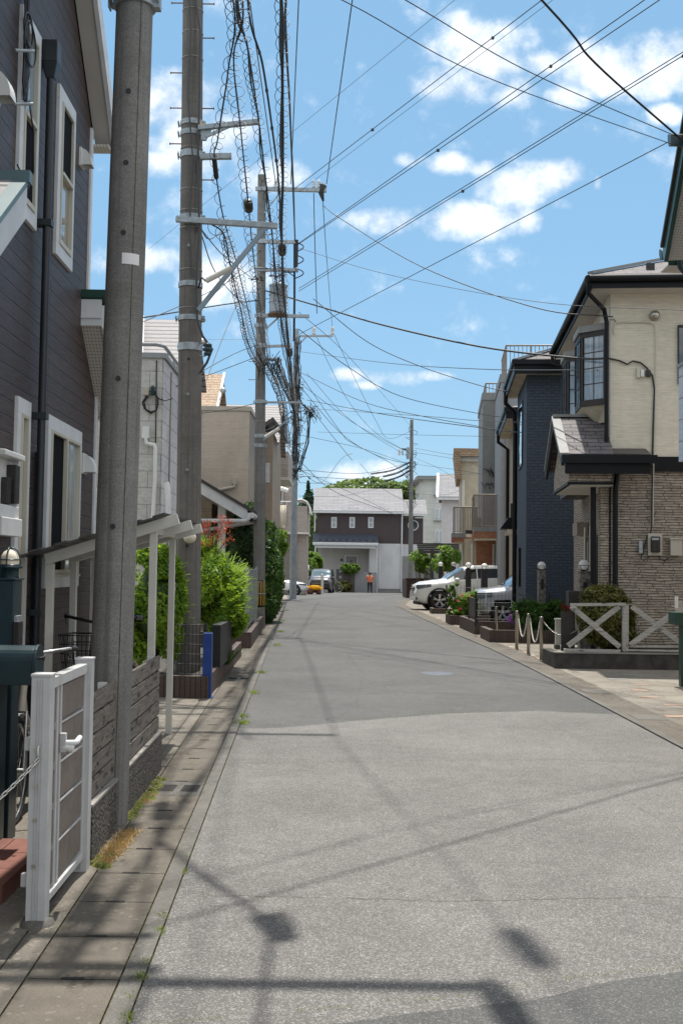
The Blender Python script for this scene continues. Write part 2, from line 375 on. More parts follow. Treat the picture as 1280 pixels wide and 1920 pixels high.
mat('stone_pillar', (.17, .155, .14), .9, var=.5, scale=16, bump=1.0, bscale=30, bdist=.01); mat('window_frame_brown', (.035, .03, .028), .5, bump=0, spec=.3)
mat('block_dark', (.05, .045, .04), .9, var=.35, scale=6, bump=.5)
def opal(name, col):
    mt, n, b, O = newmat(name)
    b.inputs['Base Color'].default_value = col+(1,); b.inputs['Roughness'].default_value = .3
    tr = n.new('ShaderNodeBsdfTranslucent'); tr.inputs[0].default_value = col+(1,)
    mx = n.new('ShaderNodeMixShader'); mx.inputs[0].default_value = .55
    n.l.new(b.outputs[0], mx.inputs[1]); n.l.new(tr.outputs[0], mx.inputs[2]); n.l.new(mx.outputs[0], n.n['Material Output'].inputs[0])
opal('lamp_white', (.93, .92, .89))
# vehicles, person
def paint(name, col, metal=.0):
    return mat(name, col, .32, metal, var=.02, bump=0, coat=.8)
paint('paint_white', (.70, .70, .67)); paint('paint_silver', (.38, .39, .41), .3); paint('paint_dark', (.035, .025, .03), .2); paint('paint_pure', (.75, .76, .78))
glass('car_glass', (.012, .018, .02)); glass('car_glass_sky', (.07, .11, .13), .05)
mat('tyre', (.016, .016, .016), .85); mat('alloy', (.55, .56, .57), .3, metal=.8, bump=0, var=.03); mat('plastic_black', (.015, .015, .016), .6, bump=0)
mat('chrome', (.6, .6, .6), .15, metal=.9, bump=0, var=0); mat('headlamp', (.12, .14, .16), .08, bump=0, coat=.8); mat('red_hood', (.35, .10, .08), .3, coat=.5, bump=0)
mat('orange_cloth', (.62, .17, .075), .8, var=.12, scale=12); mat('dark_cloth', (.03, .03, .036), .9); mat('skin', (.45, .27, .19), .6, bump=0); mat('hair', (.012, .010, .009), .6)
mat('blue_paint', (.012, .05, .24), .42, var=.15, scale=6, stain=.2); mat('bike_silver', (.5, .5, .5), .3, metal=.8, bump=0); mat('bike_black', (.015, .015, .016), .4, bump=0); mat('bike_cream', (.5, .45, .36), .4, bump=0)
# plants
leafmat('leaf_nandina', (.12, .24, .02), (.30, .42, .04), (.07, .17, .018), .45)
leafmat('leaf_red', (.36, .035, .03), (.42, .10, .04), (.28, .03, .04), .3)
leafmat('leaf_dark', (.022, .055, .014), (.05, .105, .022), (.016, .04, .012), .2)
leafmat('leaf_hedge', (.04, .10, .02), (.11, .21, .035), (.03, .07, .016), .3)
leafmat('leaf_olive', (.11, .105, .028), (.19, .19, .045), (.07, .075, .022), .25)
leafmat('leaf_bright', (.10, .20, .03), (.22, .33, .05), (.07, .15, .03), .4)
leafmat('leaf_far', (.10, .17, .035), (.19, .26, .06), (.07, .13, .03), .3)
leafmat('leaf_fardark', (.025, .06, .03), (.05, .10, .045), (.02, .05, .025), .2)
leafmat('flower_red', (.5, .02, .06), (.65, .05, .14), (.4, .02, .05), .3); leafmat('flower_yellow', (.75, .38, .01), (.85, .55, .03), (.6, .35, .01), .3)
leafmat('flower_purple', (.12, .04, .22), (.2, .08, .3), (.08, .03, .15), .3)
leafmat('dry_grass', (.42, .28, .12), (.55, .38, .18), (.3, .2, .08), .2); leafmat('weed', (.13, .2, .02), (.25, .32, .04), (.1, .15, .02), .35)
mat('bark', (.09, .07, .05), .9, var=.3, scale=20, bump=.6)

# ------------------------------------------------------------------ geometry helpers
MWD = {}
def rootM(o):
    return MWD[o.name]
class MB:
    """collects shapes in world space (or in the root's own space with loc=True)"""
    def __init__(s): s.v = []; s.f = []; s.sm = []; s.mi = []
    def add(s, vs, fs, smooth=False, mi=0):
        k = len(s.v); s.v += [Vector(v) for v in vs]
        for f in fs: s.f.append([i+k for i in f]); s.sm.append(smooth); s.mi.append(mi)
    def box(s, x0, x1, y0, y1, z0, z1, mi=0):
        if x0 > x1: x0, x1 = x1, x0
        if y0 > y1: y0, y1 = y1, y0
        if z0 > z1: z0, z1 = z1, z0
        s.add([(x0,y0,z0),(x1,y0,z0),(x1,y1,z0),(x0,y1,z0),(x0,y0,z1),(x1,y0,z1),(x1,y1,z1),(x0,y1,z1)],
              [(0,3,2,1),(4,5,6,7),(0,1,5,4),(1,2,6,5),(2,3,7,6),(3,0,4,7)], mi=mi); return s
    def beam(s, p, q, w, h, up=(0,0,1), mi=0):
        p = Vector(p); q = Vector(q); d = (q-p).normalized(); u = Vector(up)
        r = d.cross(u)
        if r.length < 1e-4: r = d.cross(Vector((1,0,0)))
        r.normalize(); u = r.cross(d); r *= w/2; u = u*(h/2)
        vs = [p-r-u, p+r-u, p+r+u, p-r+u, q-r-u, q+r-u, q+r+u, q-r+u]
        s.add(vs, [(0,1,2,3),(7,6,5,4),(4,5,1,0),(5,6,2,1),(6,7,3,2),(7,4,0,3)], mi=mi); return s
    def prism(s, poly, vec, mi=0):
        poly = [Vector(p) for p in poly]; n = len(poly); v = Vector(vec)
        s.add(poly+[p+v for p in poly], [tuple(range(n))[::-1], tuple(range(n, 2*n))]+[(i, (i+1)%n, (i+1)%n+n, i+n) for i in range(n)], mi=mi); return s
    def quad(s, a, b, c, d, mi=0): s.add([a,b,c,d], [(0,1,2,3)], mi=mi); return s
    def tube(s, pts, r, seg=8, cap=True, mi=0):
        pts = [Vector(p) for p in pts]; n = len(pts)
        rs = r if isinstance(r, (list, tuple)) else [r]*n
        vs = []; prev = None
        for i, p in enumerate(pts):
            t = (pts[min(i+1, n-1)]-pts[max(i-1, 0)]).normalized()
            if prev is None:
                a = t.cross(Vector((0,0,1)))
                if a.length < .05: a = t.cross(Vector((0,1,0)))
            else: a = prev - t*prev.dot(t)
            a.normalize(); prev = a; b = t.cross(a)
            for k in range(seg):
                an = 2*PI*k/seg; vs.append(p+(a*math.cos(an)+b*math.sin(an))*rs[i])
        fs = []
        for i in range(n-1):
            for k in range(seg):
                k2 = (k+1)%seg; fs.append((i*seg+k, i*seg+k2, (i+1)*seg+k2, (i+1)*seg+k))
        s.add(vs, fs, True, mi)
        if cap:
            s.add(vs[:seg], [tuple(range(seg))[::-1]], mi=mi); s.add(vs[-seg:], [tuple(range(seg))], mi=mi)
        return s
    def cyl(s, p, q, r, r2=None, seg=16, mi=0): return s.tube([p, q], [r, r if r2 is None else r2], seg, True, mi)
    def lathe(s, c, prof, seg=24, axis='z', mi=0, smooth=True):
        c = Vector(c); vs = []
        for (r, h) in prof:
            for k in range(seg):
                a = 2*PI*k/seg
                v = {'z': (r*math.cos(a), r*math.sin(a), h), 'x': (h, r*math.cos(a), r*math.sin(a)), 'y': (r*math.sin(a), h, r*math.cos(a))}[axis]
                vs.append(c+Vector(v))
        fs = [(i*seg+k, i*seg+(k+1)%seg, (i+1)*seg+(k+1)%seg, (i+1)*seg+k) for i in range(len(prof)-1) for k in range(seg)]
        s.add(vs, fs, smooth, mi); return s
    def sphere(s, c, r, seg=16, rings=10, sz=1.0, z0=-1.0, z1=1.0, mi=0):
        pr = []
        for i in range(rings+1):
            t = -PI/2+PI*i/rings; zz = max(z0, min(z1, math.sin(t))); pr.append((r*math.cos(math.asin(zz)), r*sz*zz))
        return s.lathe(c, pr, seg, mi=mi)
    def torus(s, c, R_, r_, axis='z', seg=24, sg=6, a0=0, a1=2*PI, mi=0):
        pts = []
        for i in range(seg+1):
            a = a0+(a1-a0)*i/seg; u, v = R_*math.cos(a), R_*math.sin(a)
            pts.append(Vector(c)+Vector({'z': (u, v, 0), 'y': (u, 0, v), 'x': (0, u, v)}[axis]))
        return s.tube(pts, r_, sg, abs(a1-a0) < 6.2, mi)
    def build(s, name, mats, parent=None, loc=False, bevel=0, origin=None, solid=0):
        me = bpy.data.meshes.new(name)
        inv = None
        if parent is not None and not loc: inv = rootM(parent).inverted()
        if origin is not None: inv = Matrix.Translation(-Vector(origin))
        vs = [tuple(inv @ v) if inv else tuple(v) for v in s.v]
        me.from_pydata(vs, [], s.f)
        me.polygons.foreach_set('use_smooth', s.sm); me.polygons.foreach_set('material_index', s.mi)
        for mm in (mats if isinstance(mats, (list, tuple)) else [mats]): me.materials.append(MATS[mm])
        me.update()
        o = bpy.data.objects.new(name, me); C.objects.link(o)
        if parent is not None:
            o.parent = parent; MWD[o.name] = rootM(parent)
        elif origin is not None:
            o.location = origin; MWD[o.name] = Matrix.Translation(Vector(origin))
        else: MWD[o.name] = Matrix()
        if bevel:
            bm_ = o.modifiers.new('bevel', 'BEVEL'); bm_.width = bevel; bm_.segments = 2; bm_.limit_method = 'ANGLE'; bm_.angle_limit = 0.7
        if solid:
            sm_ = o.modifiers.new('solid', 'SOLIDIFY'); sm_.thickness = solid
        return o
def thing(name, label, cat, loc=(0,0,0), rz=0.0, group=None):
    o = bpy.data.objects.new(name, None); C.objects.link(o); o.empty_display_size = .1
    o.location = loc; o.rotation_euler = (0, 0, rz)
    MWD[o.name] = Matrix.Translation(Vector(loc)) @ Matrix.Rotation(rz, 4, 'Z')
    o['label'] = label; o['category'] = cat
    if group: o['group'] = group
    return o
def tag(o, label, cat, group=None, kind=None):
    o['label'] = label; o['category'] = cat
    if group: o['group'] = group
    if kind: o['kind'] = kind
    return o
def struct(o): o['kind'] = 'structure'; return o
def copy_tree(o, loc, rz=None, label=None):
    c = o.copy(); C.objects.link(c); c.location = loc
    if rz is not None: c.rotation_euler = (0, 0, rz)
    if label: c['label'] = label
    MWD[c.name] = Matrix.Translation(Vector(loc)) @ Matrix.Rotation(c.rotation_euler.z, 4, 'Z')
    for ch in [x for x in bpy.data.objects if x.parent == o]:
        d = ch.copy(); C.objects.link(d); d.parent = c; MWD[d.name] = MWD[c.name]
        for g in [x for x in bpy.data.objects if x.parent == ch]:
            e = g.copy(); C.objects.link(e); e.parent = d; MWD[e.name] = MWD[c.name]
    return c
def lray(root, px, py):
    inv = rootM(root).inverted()
    return inv @ Vector((0, 0, CAMH)), inv.to_3x3() @ ray(px, py)
def on_side(root, px, py, x=0.0):      # -> (y, z) on the root's plane x
    o, d = lray(root, px, py); t = (x-o.x)/d.x; q = o+d*t; return q.y, q.z
def on_front(root, px, py, y=0.0):     # -> (x, z) on the root's plane y
    o, d = lray(root, px, py); t = (y-o.y)/d.y; q = o+d*t; return q.x, q.z
rnd = random.Random(11)
def leaves(mb, c, rad, n, size, shell=0.55, seed=0, thr=-0.15, nsc=2.5, aspect=2.0, up=0.3, flat=False, zmin=None, box=False, tipmin=0.0):
    """many leaf-sized faces through the crown's volume, with clumps and gaps"""
    R_ = random.Random(seed*977+5); c = Vector(c); rad = Vector(rad); k = 0; tries = 0
    while k < n and tries < n*12:
        tries += 1
        v = Vector((R_.gauss(0,1), R_.gauss(0,1), R_.gauss(0,1))).normalized()
        if box:
            v = Vector((R_.uniform(-1,1), R_.uniform(-1,1), R_.uniform(-1,1)))
            mx = max(abs(v.x), abs(v.y), abs(v.z)); v = v/max(mx, 1e-3); ln = v.copy()
        rr = shell+(1-shell)*R_.random()**.7
        pv = Vector((v.x*rad.x, v.y*rad.y, v.z*rad.z))*rr
        q = c+pv
        if zmin is not None and q.z < zmin: continue
        nz = mnoise.noise(q*nsc+Vector((seed*3.1, 0, 0)))
        bulge = 1+.16*mnoise.noise(q*nsc*.8+Vector((0, seed*1.7, 5)))
        q = c+pv*bulge
        if nz < thr and rr > .6: continue
        nrm = (v*.7+Vector((R_.gauss(0,.6), R_.gauss(0,.6), R_.gauss(0,.6)+up))).normalized()
        a = nrm.cross(Vector((R_.gauss(0,1), R_.gauss(0,1), R_.gauss(0,1)))).normalized(); b = nrm.cross(a)
        sz = size*R_.uniform(.6, 1.35); a = a*sz*.5*aspect; b = b*sz*.5
        mb.add([q-a, q+b-nrm*sz*.08, q+a, q-b-nrm*sz*.08], [(0,1,2,3)])
        k += 1
    return mb
def sprays(mb, c, rad, n, ln, size, seed=0, k=9, droop=.25, zmin=-.3, base=.8):
    R_ = random.Random(seed*31+7); c = Vector(c)
    for _ in range(n):
        v = Vector((R_.gauss(0,1), R_.gauss(0,1), R_.gauss(0,1)+.25)).normalized()
        if v.z < zmin: continue
        o = c+Vector((v.x*rad[0], v.y*rad[1], v.z*rad[2]))*base
        d = (v+Vector((R_.gauss(0,.35), R_.gauss(0,.35), R_.uniform(0,.7)))).normalized(); L_ = ln*R_.uniform(.5, 1.3)
        for i in range(k):
            f = (i+1)/k; p = o+d*L_*f+Vector((0,0,-droop*L_*f*f))
            for s_ in (-1, 1):
                side = d.cross(Vector((0,0,1)))
                if side.length < .1: side = Vector((1,0,0))
                side.normalize(); q = (side*s_+d*.7+Vector((0,0,R_.uniform(-.2,.2)))).normalized(); sz = size*(1.15-.6*f)*R_.uniform(.8,1.2); w_ = q.cross(Vector((R_.gauss(0,.3),R_.gauss(0,.3),1))).normalized()*sz*.17
                mb.add([p, p+q*sz*.45+w_, p+q*sz, p+q*sz*.45-w_], [(0,1,2,3)])
    return mb
def blobcore(mb, c, rad, seed=0, seg=20, rings=12, amp=.16, s=1.6):
    c = Vector(c); vs = []
    for i in range(rings+1):
        t = -PI/2+PI*i/rings
        for k in range(seg):
            a = 2*PI*k/seg; v = Vector((math.cos(t)*math.cos(a), math.cos(t)*math.sin(a), math.sin(t)))
            f = 1+amp*mnoise.noise(v*s+Vector((seed, 0, 0)))
            vs.append(c+Vector((v.x*rad[0], v.y*rad[1], v.z*rad[2]))*f)
    mb.add(vs, [(i*seg+k, i*seg+(k+1)%seg, (i+1)*seg+(k+1)%seg, (i+1)*seg+k) for i in range(rings) for k in range(seg)], True)
def twigs(mb, base, tips, r0=.03, bend=.2, seed=1, r1=.006):
    R_ = random.Random(seed)
    for tp in tips:
        b = Vector(base); t = Vector(tp); mid = (b+t)/2+Vector((R_.uniform(-1,1), R_.uniform(-1,1), R_.uniform(0,1)))*bend
        pts = [b.lerp(mid, i/4).lerp(mid.lerp(t, i/4), i/4) for i in range(5)]
        mb.tube(pts, [r0+(r1-r0)*i/4 for i in range(5)], 6)
    return mb

# ================================================================== SETTING: ground, road, pavements
def sheet(name, mtl, left, right, Ys, z, nx=1):
    """strip between two edges X(Y); follows the ground"""
    mb = MB(); rows = []
    for Y in Ys:
        xl, xr = left(Y), right(Y)
        rows.append([(xl+(xr-xl)*i/nx, Y, gz(Y)+z) for i in range(nx+1)])
    vs = [v for r in rows for v in r]; n = nx+1
    mb.add(vs, [(j*n+i, j*n+i+1, (j+1)*n+i+1, (j+1)*n+i) for j in range(len(rows)-1) for i in range(nx)])
    return struct(mb.build(name, mtl))
YS = [-12, 0, 10, 20, 30, 40, 46, 52, 58, 64, 70, 76, 84, 92, 100, 110, 125, 200, 420]
sheet('ground', 'yard', lambda Y: -160, lambda Y: 160, YS, -0.012)
EL = lambda Y: -0.572-0.0372*min(Y, 60)           # left edge of the asphalt
def ER(Y):
    pts = [(-12, 3.1), (18, 3.13), (23.2, 3.06), (27.4, 2.9), (42, 2.57), (50.7, 2.45), (56, 2.9), (62, 3.5), (70, 6.5), (76, 16), (78, 40), (200, 40)]
    for (a, xa), (b, xb) in zip(pts, pts[1:]):
        if a <= Y <= b: return xa+(xb-xa)*(Y-a)/(b-a)
    return 3.1
def EL2(Y): return EL(Y) if Y < 59 else (-2.77-(Y-59)*.05 if Y < 74 else -2.77-.75-(Y-74)*6)
def wob(s, amp=.02, f=1.3): return lambda Y: amp*mnoise.noise(Vector((Y*f, s, 0)))
def Yr(a, b, st): return [a+(b-a)*i/max(1, int((b-a)/st)) for i in range(max(1, int((b-a)/st))+1)]
# three surfacings of the street: foreground patch, pale old layer, darker layer further on
def seam(pts):
    def f(X):
        for (a, ya), (b, yb) in zip(pts, pts[1:]):
            if a <= X <= b: return ya+(yb-ya)*(X-a)/(b-a)
        return pts[0][1] if X < pts[0][0] else pts[-1][1]
    return lambda X: f(X)+.035*mnoise.noise(Vector((X*3.1, pts[0][1], 0)))+.014*mnoise.noise(Vector((X*17, pts[0][1], 3)))
s1 = seam([(-1.1, 3.9), (-.5, 4.03), (.35, 4.25), (.9, 4.48), (1.5, 4.66), (3.2, 4.62)])
s2 = seam([(-1.5, 11.2), (-.9, 11.3), (0, 11.9), (1.2, 12.6), (2.4, 12.95), (3.4, 12.7)])
def cross_sheet(name, mtl, ya, yb, z, n=160, ny=1):
    mb = MB(); xs = [i/n for i in range(n+1)]
    vs = []; 
    for j in range(ny+1):
        for t in xs:
            Xm = -1.4+4.8*t
            y = ya(Xm)*(1-j/ny)+yb(Xm)*j/ny; xl, xr = EL(y)-.0, ER(y); vs.append((xl+(xr-xl)*t, y, gz(y)+z))
    m_ = n+1
    mb.add(vs, [(j*m_+i, j*m_+i+1, (j+1)*m_+i+1, (j+1)*m_+i) for j in range(ny) for i in range(n)])
    return struct(mb.build(name, mtl))
cross_sheet('road_patch', 'asphalt_patch', lambda X: -12, s1, 0.0, ny=4)
cross_sheet('road_near', 'asphalt_old', s1, s2, 0.0, ny=6)
mb = MB(); n = 160; vs = []
ys_far = [None]+[14, 18, 23, 27, 34, 42, 46, 50.7, 54, 58, 62, 66, 70, 74, 76, 78, 84, 92, 96]
for y0 in ys_far:
    for i in range(n+1):
        t = i/n; y = s2(-1.4+4.8*t) if y0 is None else y0; xl, xr = EL2(y), ER(y); vs.append((xl+(xr-xl)*t, y, gz(y)))
m_ = n+1
mb.add(vs, [(j*m_+i, j*m_+i+1, (j+1)*m_+i+1, (j+1)*m_+i) for j in range(len(ys_far)-1) for i in range(n)])
struct(mb.build('road', 'asphalt_worn'))
# left gutter: kerb strip, lids with slots, concrete walk
sheet('kerb', 'kerbstone', lambda Y: EL(Y)-.088, lambda Y: EL(Y)-.004, Yr(-2, 58, 2), 0.012)
sheet('gutter_joint', 'joint', lambda Y: EL(Y)-.47, lambda Y: EL(Y)+.012, Yr(-2, 58, 2), -.004)
mb = MB(); lidm = MB(); gratm = MB(); y = 1.9
GL = lambda Y: EL(Y)-.098; GLo = lambda Y: EL(Y)-.452
k = 0
while y < 57:
    L_ = .497
    grat = abs(y+L_/2-8.02) < .25 or k in (28, 55, 82)
    for a, b in ((y, y+L_),):
        vs = [(GLo(a), a, .008+gz(a)), (GL(a), a, .008+gz(a)), (GL(b-.004), b-.004, .008+gz(b)), (GLo(b-.004), b-.004, .008+gz(b))]
        lidm.add(vs, [(0,1,2,3)], mi=1 if grat else 0)
    xc = (GL(y)+GLo(y))/2
    if grat:
        for sx in (-.085, .085):
            for j in range(7):
                yy = y+.13+j*.035; lidm.box(xc+sx-.06, xc+sx+.06, yy, yy+.012, .0095+gz(y), .0105+gz(y), mi=2)
    elif k % 1 == 0:
        lidm.box(xc-.045, xc+.045, y-.012, y+.012, .0095+gz(y), .0105+gz(y), mi=2)
    y += .5; k += 1
struct(lidm.build('gutter_cover', ['gutter_lid', 'kerbstone', 'dark_gap']))
def PLx(Y): return EL(Y)-.458
sheet('pavement_edge', 'pavement', lambda Y: PLx(Y)-.12, lambda Y: PLx(Y)-.004, Yr(-2, 58, 2), .006)
sheet('pavement', 'pavement', lambda Y: -3.6-.02*Y, lambda Y: PLx(Y)-.128, Yr(-2, 58, 2), .004)
sheet('pavement_far', 'apron', lambda Y: -9, lambda Y: EL2(Y)-.01, Yr(58.02, 73.5, 3), .003)
# right side: kerb, gutter and driveways
sheet('kerb_far_side', 'kerbstone', lambda Y: ER(Y)+.004, lambda Y: ER(Y)+.09, Yr(2, 62, 1.5), .012)
sheet('gutter_cover_far_side', 'gutter_lid', lambda Y: ER(Y)+.1, lambda Y: ER(Y)+.46, Yr(2, 62, 1.5), .008)
sheet('driveway', 'apron', lambda Y: ER(Y)+.466, lambda Y: 9.0, Yr(13.3, 62, 1.5), .004)
sheet('driveway_near', 'pavement', lambda Y: ER(Y)+.466, lambda Y: 9.0, Yr(2, 13.29, 1.5), .004)
mb = MB()
for px, py, w_, d_, mi in ((1202,1285,.22,.05,0),(1199,1295,.20,.10,0),(1214,1308,.26,.06,0),(1262,1322,.26,.06,0),(1268,1344,.26,.08,0),(1272,1372,.14,.05,1),(1187,1266,.32,.05,2),(1158,1274,.3,.05,2)):
    q = G(px, py); mb.box(q.x-w_/2, q.x+w_/2, q.y-d_, q.y+d_, .0055, .0075, mi=mi)
for i in range(34):
    y_ = 18.9+i*.75; mb.box(ER(y_)+.49, ER(y_)+.60, y_, y_+.34, .0055, .008, mi=0 if i % 3 else 1)
for y_ in (12.2, 14.8, 21.5, 24.4, 27.3): mb.box(ER(y_)+.11, ER(y_)+.44, y_, y_+.45, .0095, .011, mi=3)
struct(mb.build('paving_tiles', ['tile_pink', 'tile_cream', 'mid_grey_wall', 'kerbstone']))
# manhole
q = G(820, 1263); o = MB().lathe((q.x, q.y, .001), [(0,.006),(.19,.006),(.2,.004),(.215,.007),(.26,.007),(.27,0)], 36)
o.cyl((q.x-.08, q.y, .004), (q.x-.08, q.y, .0085), .025, seg=10); o = o.build('manhole_cover', 'iron', origin=(q.x, q.y, 0)) if False else o.build('manhole_cover', 'iron', origin=(q.x, q.y, 0))
tag(o, 'round blue grey iron manhole cover set in the asphalt of the street', 'manhole cover')
R_ = random.Random(12)
def crack(pts, w_, name='road_crack'):
    mb = MB(); out = []
    for a, b in zip(pts, pts[1:]):
        n_ = max(2, int(math.hypot(b[0]-a[0], b[1]-a[1])/.05))
        for i in range(n_): out.append((a[0]+(b[0]-a[0])*i/n_+R_.gauss(0,.008), a[1]+(b[1]-a[1])*i/n_+R_.gauss(0,.010)))
    vs = []
    for x, y in out: h = w_*R_.uniform(.3,1); vs += [(x-h*.3, y-h, .0022), (x+h*.3, y+h, .0022)]
    mb.add(vs, [(2*i,2*i+1,2*i+3,2*i+2) for i in range(len(out)-1)]); return struct(mb.build(name, 'joint'))
crack([(-.85,9.25),(.3,9.42),(1.8,9.62),(3.05,9.5)], .0035); crack([(-.6,5.55),(.5,5.5),(1.6,5.62),(3.0,5.5)], .0025)
crack([(1.9,4.7),(2.2,6.4),(2.0,8.1),(2.35,9.6),(2.2,12.2)], .003); crack([(-.95,14.5),(.6,14.8),(2.0,14.4),(3.0,14.9)], .006); crack([(.2,13),(.35,17),(.1,22),(.4,30)], .006)
for yy in (19.5, 24.0, 31.0): crack([(-1.1-.02*yy,yy),(.8,yy+.4),(2.9,yy-.1)], .008)
# weeds, moss and dry grass along the seams (ground cover)
mb = MB(); R_ = random.Random(3)
def tuft(mb, x, y, n, h, spread, z=0.005):
    for _ in range(n):
        a = R_.uniform(0, 2*PI); r = R_.random()*spread; b = Vector((x+math.cos(a)*r, y+math.sin(a)*r*1.6, z)); t = b+Vector((R_.gauss(0, .5)*h, R_.gauss(0, .5)*h, h*R_.uniform(.3, 1)))
        s_ = Vector((math.cos(a+1.5), math.sin(a+1.5), 0))*h*.14; mb.add([b-s_, b+s_, t], [(0,1,2)])
for px, py, n_ in ((236,1912,60),(262,1836,70),(272,1808,50),(300,1748,60),(305,1722,50),(345,1637,40),(456,1357,60),(262,1838,60),(455,1345,40),(474,1300,40),(490,1262,60),(246,1872,30),(525,1185,120),(520,1210,100),(530,1165,100),(352,1610,10),(538,1145,90)):
    q = G(px, py); tuft(mb, q.x, q.y, n_, .022 if py > 1500 else .05, .03 if py > 1500 else .1)
for i in range(420):
    y_ = 3.6+R_.random()**1.5*45
    if mnoise.noise(Vector((y_*1.1, 4, 0))) > .12: tuft(mb, EL(y_)-R_.choice([.002, .002, .092]), y_, 5, .012, .012)
for X_ in [i*.02 for i in range(-40, 165)]:
    if R_.random() < .75 and mnoise.noise(Vector((X_*2, 9, 0))) > -.25: tuft(mb, X_, s1(X_), 5, .011, .012)
for X_ in [i*.03 for i in range(-30, 110)]:
    if mnoise.noise(Vector((X_*2, 19, 0))) > -.1: tuft(mb, X_, s2(X_), 4, .014, .02)
for i in range(300):
    y_ = 10+R_.random()*40
    if mnoise.noise(Vector((y_*.6, 14, 0))) > .1: tuft(mb, ER(y_)+R_.choice([0, .095]), y_, 4, .02, .02)
tag(mb.build('grass', 'weed'), 'small green weeds growing along the asphalt seams and kerb', 'grass', kind='stuff')
mb = MB()
for i in range(1500):
    t = R_.random(); p_ = G(190, 1625).lerp(G(246, 1560), t); tuft(mb, p_.x+R_.gauss(0, .03), p_.y, 1, .03, .03, .006)
for i in range(500):
    t = R_.random(); p_ = G(268, 1510).lerp(G(284, 1490), t); tuft(mb, p_.x+R_.gauss(0, .02), p_.y, 1, .02, .03, .006)
tag(mb.build('dry_grass', 'dry_grass'), 'dry straw coloured clippings lying at the foot of the rough block wall', 'dry grass', kind='stuff')
mb = MB()
for i in range(60):
    t = i/59; x_, y_ = (-1.352-.0*t, 7.12+1.9*t) if i < 44 else (-1.30+R_.gauss(0, .01), 6.0+R_.random()*.25)
    if i < 44: x_ = -1.325-.024*(y_-7.0); y_ += R_.gauss(0, .02)
    mb.lathe((x_+R_.random()*.07*(1 if t > .3 else .4), y_, .004), [(R_.uniform(.025, .05), 0), (.02, R_.uniform(.008, .02)), (0, .024)], 9)
tag(mb.build('moss', 'moss'), 'green and brown moss cushions along the foot of the block wall', 'moss', kind='stuff')

# ================================================================== LEFT: brown clapboard house
hl = thing('brown_house', 'dark brown clapboard house with white trimmed windows along the left pavement', 'house', (-2.33, 0, 0), math.atan(.0143))
prof = [(2.4,0),(11.24,0),(11.24,3.42),(10.72,3.85),(10.72,5.86),(6.5,9.95),(2.4,5.97)]
mb = MB(); mb.prism([(0,y,z) for y,z in prof][::-1], (-6,0,0)); mb.build('wall', 'brown_siding', hl, loc=True)
mb = MB(); mb.box(-.02,.022,10.665,10.745,3.95,5.84); mb.box(-.02,.022,11.185,11.265,0,3.40); mb.build('corner_trim', 'white_trim', hl, loc=True, bevel=.004)
def slope_box(mb, y0, z0, y1, z1, x0, x1, h, mi=0):
    mb.add([(x0,y0,z0),(x1,y0,z0),(x1,y1,z1),(x0,y1,z1),(x0,y0,z0+h),(x1,y0,z0+h),(x1,y1,z1+h),(x0,y1,z1+h)],
           [(0,3,2,1),(4,5,6,7),(0,1,5,4),(1,2,6,5),(2,3,7,6),(3,0,4,7)], mi=mi)
# main roof: verge over the street wall
mb = MB(); slope_box(mb, 6.5,10.02, 10.95,5.72, .0,.165,.05); slope_box(mb, 6.5,10.02,2.2,5.86,.0,.165,.05); mb.build('soffit', 'soffit', hl, loc=True)
mb = MB(); slope_box(mb, 6.5,9.99, 10.98,5.66, .165,.205,.24); slope_box(mb, 6.5,9.99,2.2,5.84,.165,.205,.24); mb.build('verge_board', 'white_trim', hl, loc=True)
mb = MB(); slope_box(mb, 6.5,10.235, 11.02,5.865, -6.2,.20,.02); slope_box(mb, 6.5,10.235,2.15,6.04,-6.2,.20,.02); mb.build('roof', 'dark_green', hl, loc=True)
mb = MB(); mb.box(-6,.164,10.76,10.95,5.69,5.715); mb.build('eave_soffit', 'soffit_holes', hl, loc=True)
# side wing roof verge
mb = MB(); slope_box(mb, 10.5,3.86, 11.62,2.93, .0,.19,.03); mb.build('wing_soffit', 'soffit_holes', hl, loc=True)
mb = MB(); slope_box(mb, 10.5,3.84,11.64,2.90,.192,.225,.22); mb.box(-.0,.19,10.47,10.5,3.86,4.11); mb.box(0,.192,10.455,10.47,3.93,3.945); mb.build('wing_verge_board', 'white_trim', hl, loc=True)
mb = MB(); slope_box(mb, 10.45,4.13,11.68,3.13,-4,.25,.07); mb.build('wing_roof', 'dark_green', hl, loc=True)
